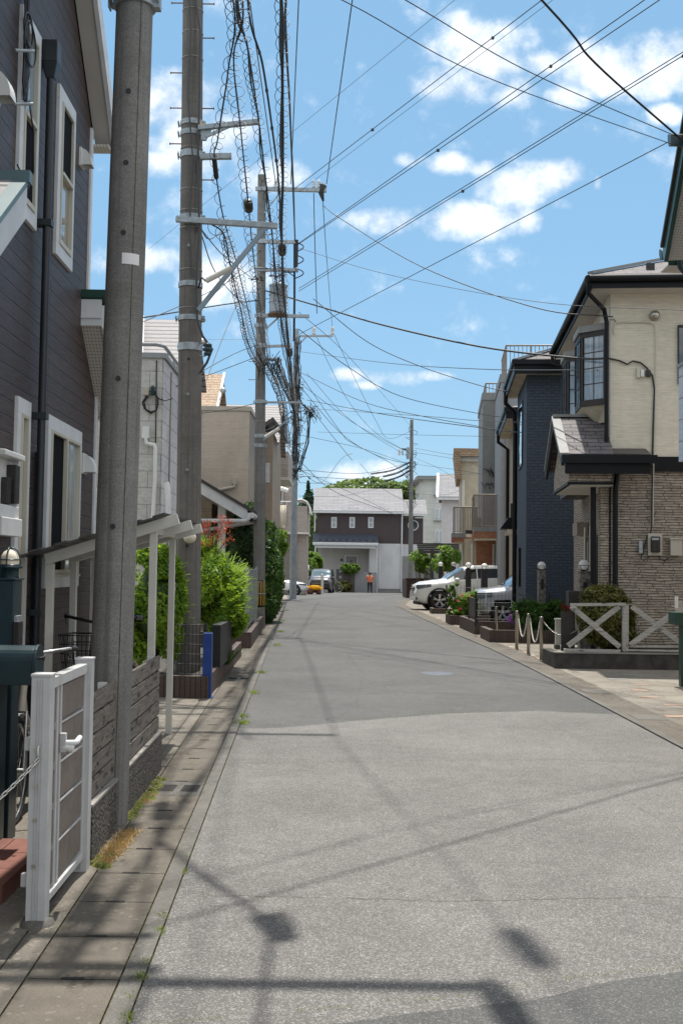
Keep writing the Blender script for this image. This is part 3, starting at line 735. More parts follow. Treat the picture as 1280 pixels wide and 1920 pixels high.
# windows (measured on the wall)
def sash(root, y0, y1, z0, z1, kind, tw=.095, label=None):
    f = MB(); X = .03
    for a in ((y0,y1,z1-tw*1.25,z1),(y0,y1,z0,z0+tw*1.2),(y0,y0+tw,z0+tw*1.2,z1-tw*1.25),(y1-tw,y1,z0+tw*1.2,z1-tw*1.25)): f.box(-.01,X,*a)
    fr = f.build('window', 'white_trim', root, loc=True, bevel=.004)
    a0, a1, b0, b1 = y0+tw, y1-tw, z0+tw*1.2, z1-tw*1.25
    s = MB(); t = .025
    for a in ((a0,a1,b1-t,b1),(a0,a1,b0,b0+t*1.6),(a0,a0+t,b0+t*1.6,b1-t),(a1-t,a1,b0+t*1.6,b1-t)): s.box(.003,.042,*a)
    if kind == 'slide':
        mid = (a0+a1)/2; s.box(.003,.047,mid-.02,mid+.02,b0+t*1.6,b1-t); s.box(.002,.06,a0-.02,a1+.02,b0-.02,b0)
    if kind in ('hung', 'hung2'): mid = (b0+b1)/2; s.box(.003,.05,a0+t,a1-t,mid-.016,mid+.016)
    s.build('sash', 'cream_frame', fr, loc=True)
    if kind == 'slide':
        g = MB(); g.box(.0,.012,a0+t,(a0+a1)/2-.02,b0+t,b1-t); g.build('insect_screen', 'window_screen', fr, loc=True)
        g = MB(); g.box(.0,.01,(a0+a1)/2+.02,a1-t,b0+t,b1-t); g.build('pane', 'window_pale', fr, loc=True)
    elif kind == 'hung':
        g = MB(); g.box(.0,.02,a0+t,a1-t,b0+t,mid-.016); g.build('insect_screen', 'window_screen', fr, loc=True)
        g = MB(); g.box(.0,.01,a0+t,a1-t,mid+.016,b1-t); g.build('pane', 'window_sky', fr, loc=True)
    elif kind == 'hung2':
        g = MB(); g.box(.0,.02,a0+t,a1-t,mid+.016,b1-t); g.build('insect_screen', 'window_screen', fr, loc=True)
        g = MB(); g.box(.0,.01,a0+t,a1-t,b0+t,mid-.016); g.build('pane', 'window_curtain', fr, loc=True)
    else:
        g = MB(); g.box(.0,.012,a0+t,a1-t,b0+t,b1-t); g.build('pane', 'window_curtain', fr, loc=True)
    return fr
def L(px, py): return on_side(hl, px, py, .03)
a = L(93,776); b_ = L(155,812); c_ = L(92,1103)
sash(hl, a[0], b_[0], c_[1], a[1], 'slide')
a = L(114,156); b_ = L(143,211); c_ = L(104,473)
sash(hl, a[0], b_[0]+.02, c_[1], a[1], 'hung2')
a = L(46,28); b_ = L(80,90); c_ = L(37,390)
sash(hl, a[0]-.02, b_[0]-.02, 4.22, 5.78, 'hung')
a = L(36,742); b_ = L(60,758)
sash(hl, a[0], b_[0], .95, a[1], 'slit')
# downpipe with leader head
yd = on_side(hl, 88, 300, .06)[0]
mb = MB(); pts = [(.075, yd, z) for z in (.05, 2, 4, 5.65)]; mb.tube(pts, .032, 12)
for z in (1.2, 2.75, 4.3): mb.box(.0,.12,yd-.045,yd+.045,z,z+.05)
dp = mb.build('downpipe', 'charcoal_pipe', hl, loc=True)
mb = MB(); mb.box(.01,.14,yd-.07,yd+.07,5.62,5.80); mb.add([(.01,yd-.07,5.62),(.14,yd-.07,5.62),(.14,yd+.07,5.62),(.01,yd+.07,5.62),(.04,yd-.035,5.5),(.11,yd-.035,5.5),(.11,yd+.035,5.5),(.04,yd+.035,5.5)], [(0,4,5,1),(1,5,6,2),(2,6,7,3),(3,7,4,0),(4,7,6,5)]); mb.build('rain_head', 'charcoal_pipe', dp, loc=True, bevel=.008)
mb = MB(); mb.box(.0,.04,yd+.11,yd+.13,.2,2.5); mb.build('wall_cable', 'cable', hl, loc=True)
# hooded vents
def hood(px, py, r, m_='white_box'):
    y, z = L(px, py); mb = MB(); mb.box(0,.02,y-r,y+r,z-r*1.25,z+r*1.05)
    vs = []; n = 8
    for i in range(n+1):
        a = PI/2*i/n; vs += [(.02+1.25*r*math.sin(a), y-r*.8, z-r*1.1+2.0*r*math.cos(a)), (.02+1.25*r*math.sin(a), y+r*.8, z-r*1.1+2.0*r*math.cos(a))]
    mb.add(vs, [(2*i, 2*i+1, 2*i+3, 2*i+2) for i in range(n)], True)
    k = [(.02, y-r*.8, z-r*1.1)]+[v for v in vs[0::2]]; mb.add(k, [tuple(range(len(k)))]); k = [(.02, y+r*.8, z-r*1.1)]+[v for v in vs[1::2]]; mb.add(k, [tuple(range(len(k)))[::-1]])
    mb.build('vent_hood', m_, hl, loc=True)
hood(158,296,.075); hood(162,868,.085); hood(-2,160,.09)
# electricity meter cabinet
y0, z0 = L(-14,970); y1, z1 = L(28,860)
mb = MB(); mb.box(.0,.075,y0,y1,1.93,2.02); mb.box(0,.10,y0,y1,1.80,1.93); mb.box(.0,.11,y0,y1,2.36,2.40); mb.box(0,.07,y1-.03,y1,2.02,2.36); mb.box(0,.02,y0,y1,2.02,2.36)
mc = mb.build('meter_cabinet', 'white_box', hl, loc=True, bevel=.006)
mb = MB(); mb.box(.021,.09,y1-.17,y1-.06,2.04,2.32); mb.box(.021,.07,y1-.30,y1-.2,2.03,2.22); mb.build('meter', 'black_box', mc, loc=True, bevel=.006)
# cable fittings near the upper left
mb = MB(); R_ = random.Random(4)
for k in range(7):
    y_ = 8.12+R_.random()*.12; mb.tube([(.05, y_+R_.uniform(-.03,.03), 5.9-i*.12+R_.uniform(-.02,.02)) for i in range(8)], .009, 5)
mb.torus((.06,8.2,5.6), .12, .009, 'x', 20, 5); mb.torus((.07,8.22,5.5), .16, .007, 'x', 20, 5)
mb.tube([(.05,8.3,5.1),(.06,8.42,4.9),(.06,8.45,4.6),(.06,8.3,4.42),(.06,8.0,4.5)], .006, 5)
mb.build('service_cable', 'cable', hl, loc=True)
for z_ in (5.35, 4.95): MB().tube([(.02,8.0,z_),(.12,8.14,z_+.06)], .012, 8).build('cable_bracket', 'galv', hl, loc=True)
mb = MB(); mb.box(.0,.12,7.7,8.12,5.93,6.07); mb.build('junction_box', 'beige_box', hl, loc=True)
# gabled entrance hood whose ridge points to the street
ph = MB(); yr, zr = 8.0, 4.30
yr, zr = on_side(hl, 47, 335, .26)
mb = MB(); mb.add([(-.1,yr,zr),(.26,yr,zr),(.26,yr-1.5,zr-1.13),(-.1,yr-1.5,zr-1.13)], [(0,1,2,3)]); mb.build('hood_roof', 'roof_line', hl, loc=True)
mb = MB(); slope_box(mb, yr+.02,zr-.03,yr-1.5,zr-1.16,.18,.285,.045); mb.box(-.1,.30,yr-.03,yr+.05,zr-.03,zr+.05); mb.build('hood_flashing', 'teal_fascia', hl, loc=True)
mb = MB(); slope_box(mb, yr+.03,zr-.26,yr-1.5,zr-1.39,.235,.27,.225); slope_box(mb, yr+.03,zr-.26,yr-1.5,zr-1.39,0,.235,.03); mb.build('hood_board', 'white_trim', hl, loc=True)

# carport (bicycle shelter) between house and fence
cp = thing('bicycle_shelter', 'low lean-to shelter on thin cream posts between brown house and fence', 'shelter', (-1.8, 9.7, 0))
raf = []
for Yr_, (lx, ly), (rx, ry) in ((8.7,(86,1049),(335,973)), (9.73,(131,1047),(360,984)), (10.75,(171,1046),(378,990))):
    a = P(lx, ly, Yr_); b_ = P(rx, ry, Yr_); raf.append((a, b_))
    MB().beam(a, b_, .045, .085).build('rafter', 'off_white', cp, bevel=.004)
for (a, b_), tl, hasl in zip(raf, (.805, None, .73), (True, True, True)):
    if tl is not None:
        p_ = a.lerp(b_, tl); MB().box(p_.x-.028,p_.x+.028,p_.y+.03,p_.y+.085,0,p_.z-.02).build('post', 'off_white', cp, bevel=.003)
    MB().box(a.x-.0,a.x+.055,a.y+.025,a.y+.08,0,a.z-.03).build('post', 'off_white', cp, bevel=.003)
mb = MB(); (a, b_), (c_, d_) = raf[0], raf[2]
up_ = Vector((0,0,.05)); ex = (b_-a).normalized()
q0 = a+up_-ex*.14+Vector((0,-.35,0)); q1 = b_+up_-ex*.10+Vector((0,-.10,0)); q2 = d_+up_-ex*.06+Vector((0,.12,0)); q3 = c_+up_-ex*.14+Vector((0,.12,0))
nseg = 12
for i in range(nseg):
    t0, t1 = i/nseg, (i+1)/nseg-.0
    A, B = q0.lerp(q1,t0), q0.lerp(q1,t1); D_, C_ = q3.lerp(q2,t0), q3.lerp(q2,t1)
    off = Vector((0,0,.012 if i % 2 else 0)); mb.prism([A+off,B+off,C_+off,D_+off], (0,0,.012))
mb.build('roof', 'roof_dark', cp)
mb = MB(); mb.beam(raf[0][0].lerp(raf[0][1],.75)+Vector((0,0,-.0)), raf[2][0].lerp(raf[2][1],.75), .04,.05); mb.build('purlin', 'off_white', cp)

# concrete pole 1 ---------------------------------------------------
def pole(name, label, base, top, r0, r1, m_, ztop, group='utility poles along the street', seg=28):
    base = Vector((base[0], base[1], gz(base[1]))); top = Vector(top); d = (top-base)/(top.z-base.z)
    t = thing(name, label, 'utility pole', base, 0, group)
    hh = ztop-base.z; end = base+d*hh
    mb = MB(); n = 8; mb.tube([base.lerp(end, i/n) for i in range(n+1)], [r0+(r1-r0)*i/n for i in range(n+1)], seg); mb.build('shaft', m_, t)
    t['_b'] = list(base); 
    def at(z): return base+d*(z-base.z), r0+(r1-r0)*(z-base.z)/hh
    return t, at
def zof(px, py, Y): return P(px, py, Y).z
def band(t, at, z, w_=.05, m_='galv', ears=True, th=.012):
    c, r = at(z); mb = MB(); mb.lathe(c, [(r,-w_/2),(r+th,-w_/2),(r+th,w_/2),(r,w_/2)], 28, smooth=False)
    if ears:
        for s_ in (-1,1):
            mb.box(c.x+s_*(r+th)-.02,c.x+s_*(r+th)+.03*s_,c.y-.035,c.y+.035,c.z-w_/2-.004,c.z+w_/2+.004)
            mb.cyl((c.x+s_*(r+.035),c.y-.07,c.z),(c.x+s_*(r+.035),c.y+.07,c.z),.012,seg=8)
    for i in range(7): a = -PI+ (i-.5)*PI/6; mb.cyl((c.x+math.cos(a)*(r+th-.002),c.y+math.sin(a)*(r+th-.002),c.z),(c.x+math.cos(a)*(r+th+.004),c.y+math.sin(a)*(r+th+.004),c.z),.008,seg=6)
    return mb.build('band', m_, t)
def wire_ring(t, at, zs):
    for z in zs: c, r = at(z); MB().torus(c, r+.003, .005, 'z', 24, 5).build('strap', 'stainless', t)
def steps(t, at, zs, ln=.16):
    for i, z in enumerate(zs):
        c, r = at(z); s_ = 1 if i % 2 else -1
        mb = MB(); mb.cyl((c.x+s_*r*.9,c.y,z),(c.x+s_*(r+ln),c.y,z),.009,seg=8); mb.cyl((c.x+s_*(r+ln-.01),c.y,z),(c.x+s_*(r+ln),c.y,z),.018,seg=8); mb.build('step_bolt', 'rust', t)
def holes(t, at, zs, ang=-1.55, rr=.017):
    for z in zs:
        c, r = at(z); d = Vector((math.cos(ang), math.sin(ang), 0)); MB().tube([c+d*(r-.004), c+d*(r+.0035)], rr, 12).build('bolt_hole', 'hazard_black', t)
pb = P(205,1290,7.05); pt = P(252,40,7.05)
p1, at1 = pole('concrete_pole', 'thick grey concrete utility pole rising behind the weathered board fence', (pb.x, 7.05), pt, .132, .107, 'pole_concrete', 8.35)
holes(p1, at1, [zof(210,988,7)-.0, zof(220,713,7), zof(231,442,7), zof(235,312,7), zof(243,179,7)])
c, r = at1(5.28); band(p1, at1, zof(250,10,7.08), .075, ears=True, th=.02)
st_ = P(243,490,7.0); c, r = at1(st_.z)
mb = MB(); 
vs = []
for i in range(9):
    a = -PI/2+.0+i*.115; vs += [c+Vector((math.cos(a)*(r+.003), math.sin(a)*(r+.003), -.035)), c+Vector((math.cos(a)*(r+.003), math.sin(a)*(r+.003), .035))]
mb.add(vs, [(2*i,2*i+2,2*i+3,2*i+1) for i in range(8)], True); mb.build('plate', 'sticker', p1)
mb = MB(); vs = []
for k in range(40):
    z = 8.3*k/39; c, r = at1(z); w_ = .0022+.0012*mnoise.noise(Vector((z*3, 0, 0)))
    for da in (-w_/r, w_/r): a = -PI/3+.02+da; vs.append(c+Vector((math.cos(a)*(r+.0018), math.sin(a)*(r+.0018), 0)))
mb.add(vs, [(2*k,2*k+1,2*k+3,2*k+2) for k in range(39)]); mb.build('mould_seam', 'joint', p1)
mb = MB(); c, r = at1(6.84); mb.box(c.x-.28,.86,c.y-.2,c.y-.12,6.80,6.88); mb.build('crossarm', 'galv', p1)
mb = MB(); c, r = at1(6.46); mb.box(c.x-.1,-.5,c.y-.2,c.y-.12,6.42,6.50); mb.build('crossarm', 'galv', p1)
mb = MB(); c, r = at1(5.45); mb.box(c.x-.1,c.x+.75,c.y-.19,c.y-.13,5.42,5.48); mb.build('crossarm', 'galv', p1)
band(p1, at1, 6.84, .06); band(p1, at1, 6.46, .06); band(p1, at1, 6.2, .06)
# pole 2
p2, at2 = pole('concrete_pole', 'brownish concrete utility pole with step bolts and fluorescent street light tube', (P(353,1200,15.2).x, 15.2), P(362,0,15.2), .176, .128, 'pole_brown', 12.3)
for py in (233, 252, 292, 410, 598): band(p2, at2, zof(358,py,15.2), .07 if py != 292 else .09)
band(p2, at2, zof(355,535,15.2), .07, ears=False); band(p2, at2, zof(353,652,15.2), .10, ears=False)
wire_ring(p2, at2, [zof(358,y_,15.2) for y_ in (22,64,112,280,358,397,430,508,580)])
steps(p2, at2, [zof(358,y_,15.2) for y_ in (6,7,137,71,203,203,270,337)])
holes(p2, at2, [zof(350,y_,15) for y_ in (672,1023)], rr=.02)
for y_ in (742,882,466): c, r = at2(zof(350,y_,15.2)); MB().cyl((c.x,c.y-r+.02,c.z),(c.x,c.y-r-.05,c.z-.01),.02,seg=10).build('bolt', 'galv', p2)
def arm(t, px0, py0, px1, py1, Y, h=.07, w_=.07, m_='galv', name='crossarm', dy=-.0):
    a = P(px0, py0, Y); b_ = P(px1, py1, Y); return MB().beam(a, b_, w_, h).build(name, m_, t, bevel=.003)
arm(p2, 372,240,487,228, 15.0, .065); arm(p2, 376,294,434,293, 15.0, .075); arm(p2, 330,411,520,424, 15.0, .075)
mb = MB(); mb.prism([P(378,234,15.0),P(400,234,15.0),P(386,262,15.0),P(377,262,15.0)], (0,.05,0)); mb.beam(P(386,256,15.0),P(429,237,15.0),.03,.04); mb.build('arm_bracket', 'galv', p2)
c, r = at2(zof(368,233,15)); mb = MB(); mb.box(c.x+r*.7,c.x+r*1.35,c.y-.14,c.y-.06,c.z-.03,c.z+.035); mb.build('marker', 'yellow', p2)
mb = MB(); mb.beam(P(372,582,15.0), P(500,424,15.0), .05, .06); mb.build('stay', 'galv_blue', p2)
mb = MB(); mb.tube([P(386,527,14.85),P(433,502,14.85)], .038, 14); mb.build('street_light_tube', 'off_white', p2)
mb = MB(); mb.tube([P(372,540,15.0),P(378,520,14.9),P(386,527,14.85)], .014, 8); mb.build('light_bracket', 'black_box', p2)
c, r = at2(11.5); MB().box(-1.78,.32,15.02,15.1,11.46,11.54).build('crossarm', 'galv', p2); MB().box(-2.6,-1.2,15.02,15.1,10.7,10.78).build('crossarm', 'galv', p2)
band(p2, at2, 11.5, .07)
mb = MB(); mb.tube([P(366,-10,15.0),P(376,60,15.0),P(374,180,15.0),P(371,300,15.0),P(374,430,15.0),P(368,540,15.0),P(370,600,15.0),P(380,630,15.0),P(398,655,15.0),P(388,680,15.0),P(374,700,15.05)], .017, 8)
mb.tube([P(355,-10,15.0),P(357,60,15.0),P(352,180,15.0),P(362,300,15.0),P(355,430,15.0),P(361,520,15.0)], .01, 6)
mb.build('riser_cable', 'cable_grey', p2)
mb = MB(); a = P(389,655,15.0); mb.lathe(a, [(0,-.09),(.05,-.08),(.05,-.05),(.03,-.03),(.065,-.02),(.065,.01),(.03,.03),(.06,.04),(.06,.07),(0,.09)], 14); mb.build('insulator', 'teal_metal', p2)
mb = MB(); mb.tube([P(374,644,15.1),P(384,642,15.0),P(389,646,15.0)], .01, 6); mb.tube([P(374,667,15.1),P(384,668,15.0),P(389,664,15.0)], .01, 6); mb.build('bracket', 'galv', p2)
mb = MB(); mb.sphere(P(356,1008,14.9), .085, sz=.9); mb.build('spot_lamp', 'lamp_amber', p2)
# pole 3
p3, at3 = pole('concrete_pole', 'concrete utility pole with transformer and yellow black hazard wrap', (P(485,1176,30.1).x, 30.1), P(491,330,30.1), .165, .11, 'pole_grey', zof(491,329,30.1))
arm(p3, 479,354,612,357, 30.0, .10, .10, 'galv'); arm(p3, 484,453,558,454, 30.0, .09); arm(p3, 486,506,558,506, 30.0, .09); arm(p3, 478,592,580,593, 30.0, .09)
arm(p3, 480,650,545,648, 30.0, .07); arm(p3, 480,673,528,675, 30.0, .07); arm(p3, 478,754,566,755, 30.0, .05)
for y_ in (453,506,592,611,648,673,754,818,836): band(p3, at3, zof(488,y_,30.1), .10)
wire_ring(p3, at3, [zof(488,y_,30.1) for y_ in (400,420,470,520,560,570,630,690,700,790)])
steps(p3, at3, [zof(488,y_,30.1) for y_ in (440,440,548,560,678,690,712)], .18)
mb = MB(); a = P(521,588,29.9); mb.lathe(a, [(0,-.02),(.235,0),(.24,.05),(.235,.06),(.235,.72),(.25,.73),(.25,.77),(.2,.80),(0,.82)], 24); tr = mb.build('transformer', 'transformer', p3)
mb = MB(); mb.lathe(a, [(0,-.10),(.27,-.06),(.28,-.02),(0,-.02)], 20); mb.build('cradle', 'rust', tr)
mb = MB(); 
for z_ in (.3,.5): mb.torus(a+Vector((0,0,z_)), .245, .012, 'z', 24, 6)
mb.build('hoop', 'galv', tr)
MB().beam(P(495,620,30.0),P(530,588,30.0),.04,.04).build('brace', 'galv', p3); MB().beam(P(495,400,30.0),P(528,357,30.0),.03,.03).build('brace', 'galv', p3)
def insul(t, px, py, Y, h=.22, r=.06, m_='insulator', inv=False):
    a = P(px, py, Y); mb = MB(); mb.lathe(a, [(0,0),(r*.8,0),(r,h*.2),(r*.5,h*.3),(r,h*.42),(r*.5,h*.55),(r*.95,h*.65),(r*.5,h*.8),(r*.5,h),(0,h)], 12); mb.build('insulator', m_, t)
for px in (517, 588, 598): insul(p3, px, 352, 30.0)
mb = MB(); mb.tube([P(600,345,30.0),P(606,350,30.0),P(602,362,30.0),P(606,377,30.0)], [.05,.10,.08,.03], 10); mb.build('strain_insulator', 'black_box', p3)
mb = MB()
for y_ in (461,485,510): mb.tube([P(553+16*math.sin(i/9*PI),y_-8+20*i/9,30.0) for i in range(10)], .016, 6)
for k in range(16):
    x0, y0 = R_.uniform(478,560), R_.uniform(495,520); mb.tube([P(x0,y0,29.9),P(x0+R_.uniform(-12,12),y0+R_.uniform(2,10),29.8),P(x0+R_.uniform(-20,20),y0+R_.uniform(-8,4),29.9)], .014, 5)
for k in range(26):
    x0, y0 = R_.uniform(482,520), R_.uniform(660,690); mb.tube([P(x0,y0,29.9),P(x0+R_.uniform(-6,6),y0+R_.uniform(8,30),29.8),P(x0+R_.uniform(-10,14),y0+R_.uniform(-10,14),29.9)], .010, 5)
mb.tube([P(552,450,30),P(552,560,30),P(551,640,30.3)], .03, 8); mb.tube([P(556,450,30),P(555,500,30)], .05, 8)
mb.build('jumper_cable', 'cable', p3)
mb = MB(); c, r = at3(zof(485,1115,30)); z0, z1 = zof(486,1138,30), zof(486,1088,30)
mb.lathe((c.x,c.y,0), [(r+.005,z0),(r+.012,z0),(r+.010,z1),(r+.003,z1)], 28); hz = mb.build('hazard_wrap', 'hazard_black', p3)
mb = MB()
for i in range(-5,6):
    a0 = -PI/2+i*.42-.08; vs = []
    for j in range(4):
        a = a0+j*.032; vs += [(c.x+math.cos(a)*(r+.014),c.y+math.sin(a)*(r+.014),z0+.04),(c.x+math.cos(a)*(r+.0125),c.y+math.sin(a)*(r+.0125),z1-.03)]
    mb.add(vs, [(2*k,2*k+2,2*k+3,2*k+1) for k in range(3)], True)
mb.build('stripe', 'yellow', hz)
MB().lathe((c.x,c.y,0), [(r+.014,(z0+z1)/2-.012),(r+.019,(z0+z1)/2-.012),(r+.019,(z0+z1)/2+.012),(r+.014,(z0+z1)/2+.012)], 24).build('tie', 'galv', hz)
mb = MB(); mb.tube([P(497,820,29.6),P(524,803,29.6)], .05, 10); mb.build('street_light_tube', 'off_white', p3); MB().beam(P(493,826,29.9),P(545,782,29.9),.04,.05).build('stay', 'galv_blue', p3)
# pole 4 (steel)
p4, at4 = pole('steel_pole', 'blue grey steel utility pole wrapped in tangled cables beyond the hedge', (P(549,1122,59).x, 59), P(556,618,59), .19, .13, 'steel_pole', zof(556,617,59))
for y_ in (790,848,908,968,1040,1072): band(p4, at4, zof(552,y_,59), .12, ears=False, m_='steel_pole', th=.015)
arm(p4, 556,630,624,630, 58.9, .10, .10); insul(p4, 588,627,58.9,.42,.12); insul(p4, 623,627,58.9,.42,.12)
MB().beam(P(556,650,58.9),P(575,631,58.9),.07,.07).build('brace', 'galv', p4); MB().beam(P(540,748,58.9),P(566,755,58.9),.06,.06).build('brace', 'galv', p4)
mb = MB(); R_ = random.Random(8)
for k in range(9):
    x0 = R_.uniform(-.14,.34); zz = [zof(555,620,59)-.5-i*.55+R_.uniform(-.2,.2) for i in range(13)]
    mb.tube([at4(z)[0]+Vector((x0+R_.uniform(-.09,.09),-.24,0)) for z in zz], .02, 5)
for k in range(150):
    z = R_.uniform(6.2,11.4); c, r = at4(z); s_ = R_.choice([-1,1,1])
    p_ = c+Vector((s_*r*R_.uniform(.2,1.6),-.25,0)); mb.tube([p_,p_+Vector((R_.uniform(-.3,.3),0,R_.uniform(-.25,.25))),p_+Vector((R_.uniform(-.4,.4),.05,R_.uniform(-.4,.3)))], .015, 4)
cc_ = P(581,770,58.5)
for k in range(60):
    p_ = cc_+Vector((R_.gauss(0,.17),R_.gauss(0,.15),R_.gauss(0,.15))); mb.tube([p_,p_+Vector((R_.gauss(0,.16),0,R_.gauss(0,.14))),p_+Vector((R_.gauss(0,.24),0,R_.gauss(-.1,.22)))], .013, 4)
for k in range(7): mb.tube([cc_+Vector((R_.gauss(0,.1),0,-.1)), P(573+R_.uniform(-6,6),830,58.5), P(560+R_.uniform(-4,4),885,58.7)], .016, 4)
for k in range(5): mb.tube([at4(zof(555,735,59))[0]+Vector((.1,-.2,R_.uniform(-.2,.2))), P(566,757+R_.uniform(-4,4),58.7), cc_], .018, 4)
mb.build('cable_tangle', 'cable', p4)
MB().box(P(545,1,58.78).x, P(545,1,58.78).x+.12, 58.79,58.80, zof(545,990,59), zof(545,986,59)).build('plate', 'sticker', p4)
# pole 5 far right
p5, at5 = pole('concrete_pole', 'distant grey concrete utility pole in front of the purple brown house', (P(769,1100,85).x, 85), P(771.5,787,85), .20, .125, 'pole_grey', zof(771,787,85))
mb = MB(); a = P(766,860,84.7); mb.box(a.x-.2,a.x+.14,a.y-.2,a.y+.1,a.z,a.z+.85); mb.build('switch_box', 'transformer', p5)
arm(p5, 753,842,770,843, 84.8, .12, .10, 'cable_grey')
for px in (748,754): mb = MB(); a = P(px,852,84.8); mb.lathe(a, [(0,-.1),(.10,0),(.05,.1),(.1,.2),(.05,.3),(.09,.36),(0,.4)], 10); mb.build('insulator', 'insulator', p5)
mb = MB(); R_ = random.Random(5)
for k in range(40):
    z = R_.uniform(6.5,12.6); c, r = at5(z); s_ = R_.choice([-1,1]); p_ = c+Vector((s_*r,-.1,0)); mb.tube([p_,p_+Vector((s_*R_.uniform(.1,.4),0,R_.uniform(-.2,.2))),p_+Vector((s_*R_.uniform(0,.2),0,R_.uniform(-.5,-.1)))], .02, 4)
mb.build('jumper_cable', 'cable', p5)

# ================================================================== LEFT: gate, fence, mailbox, bicycles
gt = thing('garden_gate', 'narrow white metal gate with brown slats and lever handle beside pavement', 'gate', (-1.31, 5.5, 0))
gA = Vector((-1.326, 5.06, 0)); gB = Vector((-1.345, 5.96, 0)); gd = (gB-gA).normalized(); gn = Vector((gd.y, -gd.x, 0))   # gn points to the street
def gpost(p, w_, d_, h):
    mb = MB(); mb.beam(p, p+Vector((0,0,h)), w_, d_, up=gd)
    for k in (-1,0,1): q = p-gd*(d_/2+.003)+gn*k*.012; mb.beam(q+Vector((0,0,.02)), q+Vector((0,0,h-.01)), .003,.004, up=gd)
    o = mb.build('post', 'gate_metal', gt, bevel=.003)
    MB().beam(p+Vector((0,0,h)), p+Vector((0,0,h+.014)), w_+.008, d_+.008, up=gd).build('post_cap', 'gate_metal', o, bevel=.003)
    for z_ in (.27,.47,.78,.62):
        q = p-gd*(d_/2+.002)-gn*.012+Vector((0,0,z_)); MB().tube([q, q-gd*.004], .009, 10).build('screw', 'stainless', o)
gpost(gA, .085, .085, 1.10); gpost(gB, .085, .085, 1.10)
a0 = gA+gd*.05; a1 = gB-gd*.05; Z = lambda z: Vector((0,0,z))
MB().beam(a0+Z(1.06), a1+Z(1.06), .05, .05).build('top_rail', 'gate_metal', gt, bevel=.003)
MB().beam(a0+Z(.09), a1+Z(.09), .05, .035).build('bottom_rail', 'gate_metal', gt, bevel=.003)
for q in (a0+gd*.0, a0+gd*.18, a0+gd*.25, a1-gd*.0): MB().beam(q+Z(.07), q+Z(1.04), .036, .024, up=gd).build('stile', 'gate_metal', gt, bevel=.003)
for i in range(5):
    z_ = .125+i*.186
    MB().beam(a0+gd*.27+Z(z_+.075), a1-gd*.02+Z(z_+.078), .022, .158).build('slat', 'gate_panel', gt)
    MB().beam(a0+gd*.27+Z(z_+.166), a1-gd*.02+Z(z_+.166), .026, .010).build('slat_edge', 'gate_metal', gt)
    MB().beam(a0+gd*.02+Z(z_+.075), a0+gd*.165+Z(z_+.075), .022, .145).build('slat', 'gate_panel', gt)
q = a0+gd*.245+Z(.76); MB().beam(q-Z(.045)+gn*.03, q+Z(.045)+gn*.03, .03, .03, up=gd).build('lock_plate', 'gate_metal', gt, bevel=.004)
mb = MB(); mb.tube([q+gn*.03, q+gn*.085, q+gn*.088+gd*.03, q+gn*.075+gd*.16], [.012,.013,.014,.013], 10); mb.build('handle', 'white_box', gt)
mb = MB(); mb.tube([q+gn*.03-Z(.02), q+gn*.08-Z(.03)], [.016,.02], 10); mb.build('knob', 'white_box', gt)
for z_ in (.80,.20):
    q = gA-gn*.055+Z(z_); MB().beam(q-Z(.03), q+Z(.03), .04, .03, up=gd).build('hinge', 'gate_metal', gt, bevel=.004)
MB().lathe((gA.x,gA.y,.0), [(.08,0),(.07,.03),(.04,.035),(0,.035)], 12).build('mortar_foot', 'kerbstone', gt)
# chain hooked to the gate post
ch = None
def chain(a, b_, sag, link, r, name, label, m_='chain_metal', group=None):
    a, b_ = Vector(a), Vector(b_); n = 60; pts = [a.lerp(b_, i/n)-Vector((0,0,sag*4*(i/n)*(1-i/n))) for i in range(n+1)]
    ln = sum((pts[i+1]-pts[i]).length for i in range(n)); N = int(ln/(link*.74)); mb = MB()
    def at(s_):
        d = 0
        for i in range(n):
            l_ = (pts[i+1]-pts[i]).length
            if d+l_ >= s_: return pts[i].lerp(pts[i+1], (s_-d)/l_), (pts[i+1]-pts[i]).normalized()
            d += l_
        return pts[-1], (pts[-1]-pts[-2]).normalized()
    for k in range(N):
        c, t = at((k+.5)*ln/N); side = t.cross(Vector((.3,.2,1))).normalized(); u = side if k % 2 else t.cross(side)
        lp = [c+t*(link*.5-link*.22)*sx+(u*link*.22*math.cos(an)+t*link*.22*abs(math.sin(an))*sx) for sx, an in [(1,0),(1,PI/4),(1,PI/2),(1,3*PI/4),(1,PI),(-1,PI),(-1,3*PI/4),(-1,PI/2),(-1,PI/4),(-1,0),(1,0)]]
        mb.tube(lp, r, 5, cap=False)
    o = mb.build(name, m_, origin=a); return tag(o, label, 'chain', group)
hk = gA-gd*.05+Z(.80)
chain(hk-Z(.06), (-1.78, 4.55, .36), .05, .032, .0032, 'chain', 'galvanised chain hooked to the white gate post beside the green mailbox post')
mb = MB(); mb.torus(hk-Z(.03), .018, .004, 'x', 12, 5); mb.tube([hk, hk-gd*.02-Z(.01), hk-gd*.015-Z(.05)], .004, 6); mb.build('hook', 'chain_metal', gt)

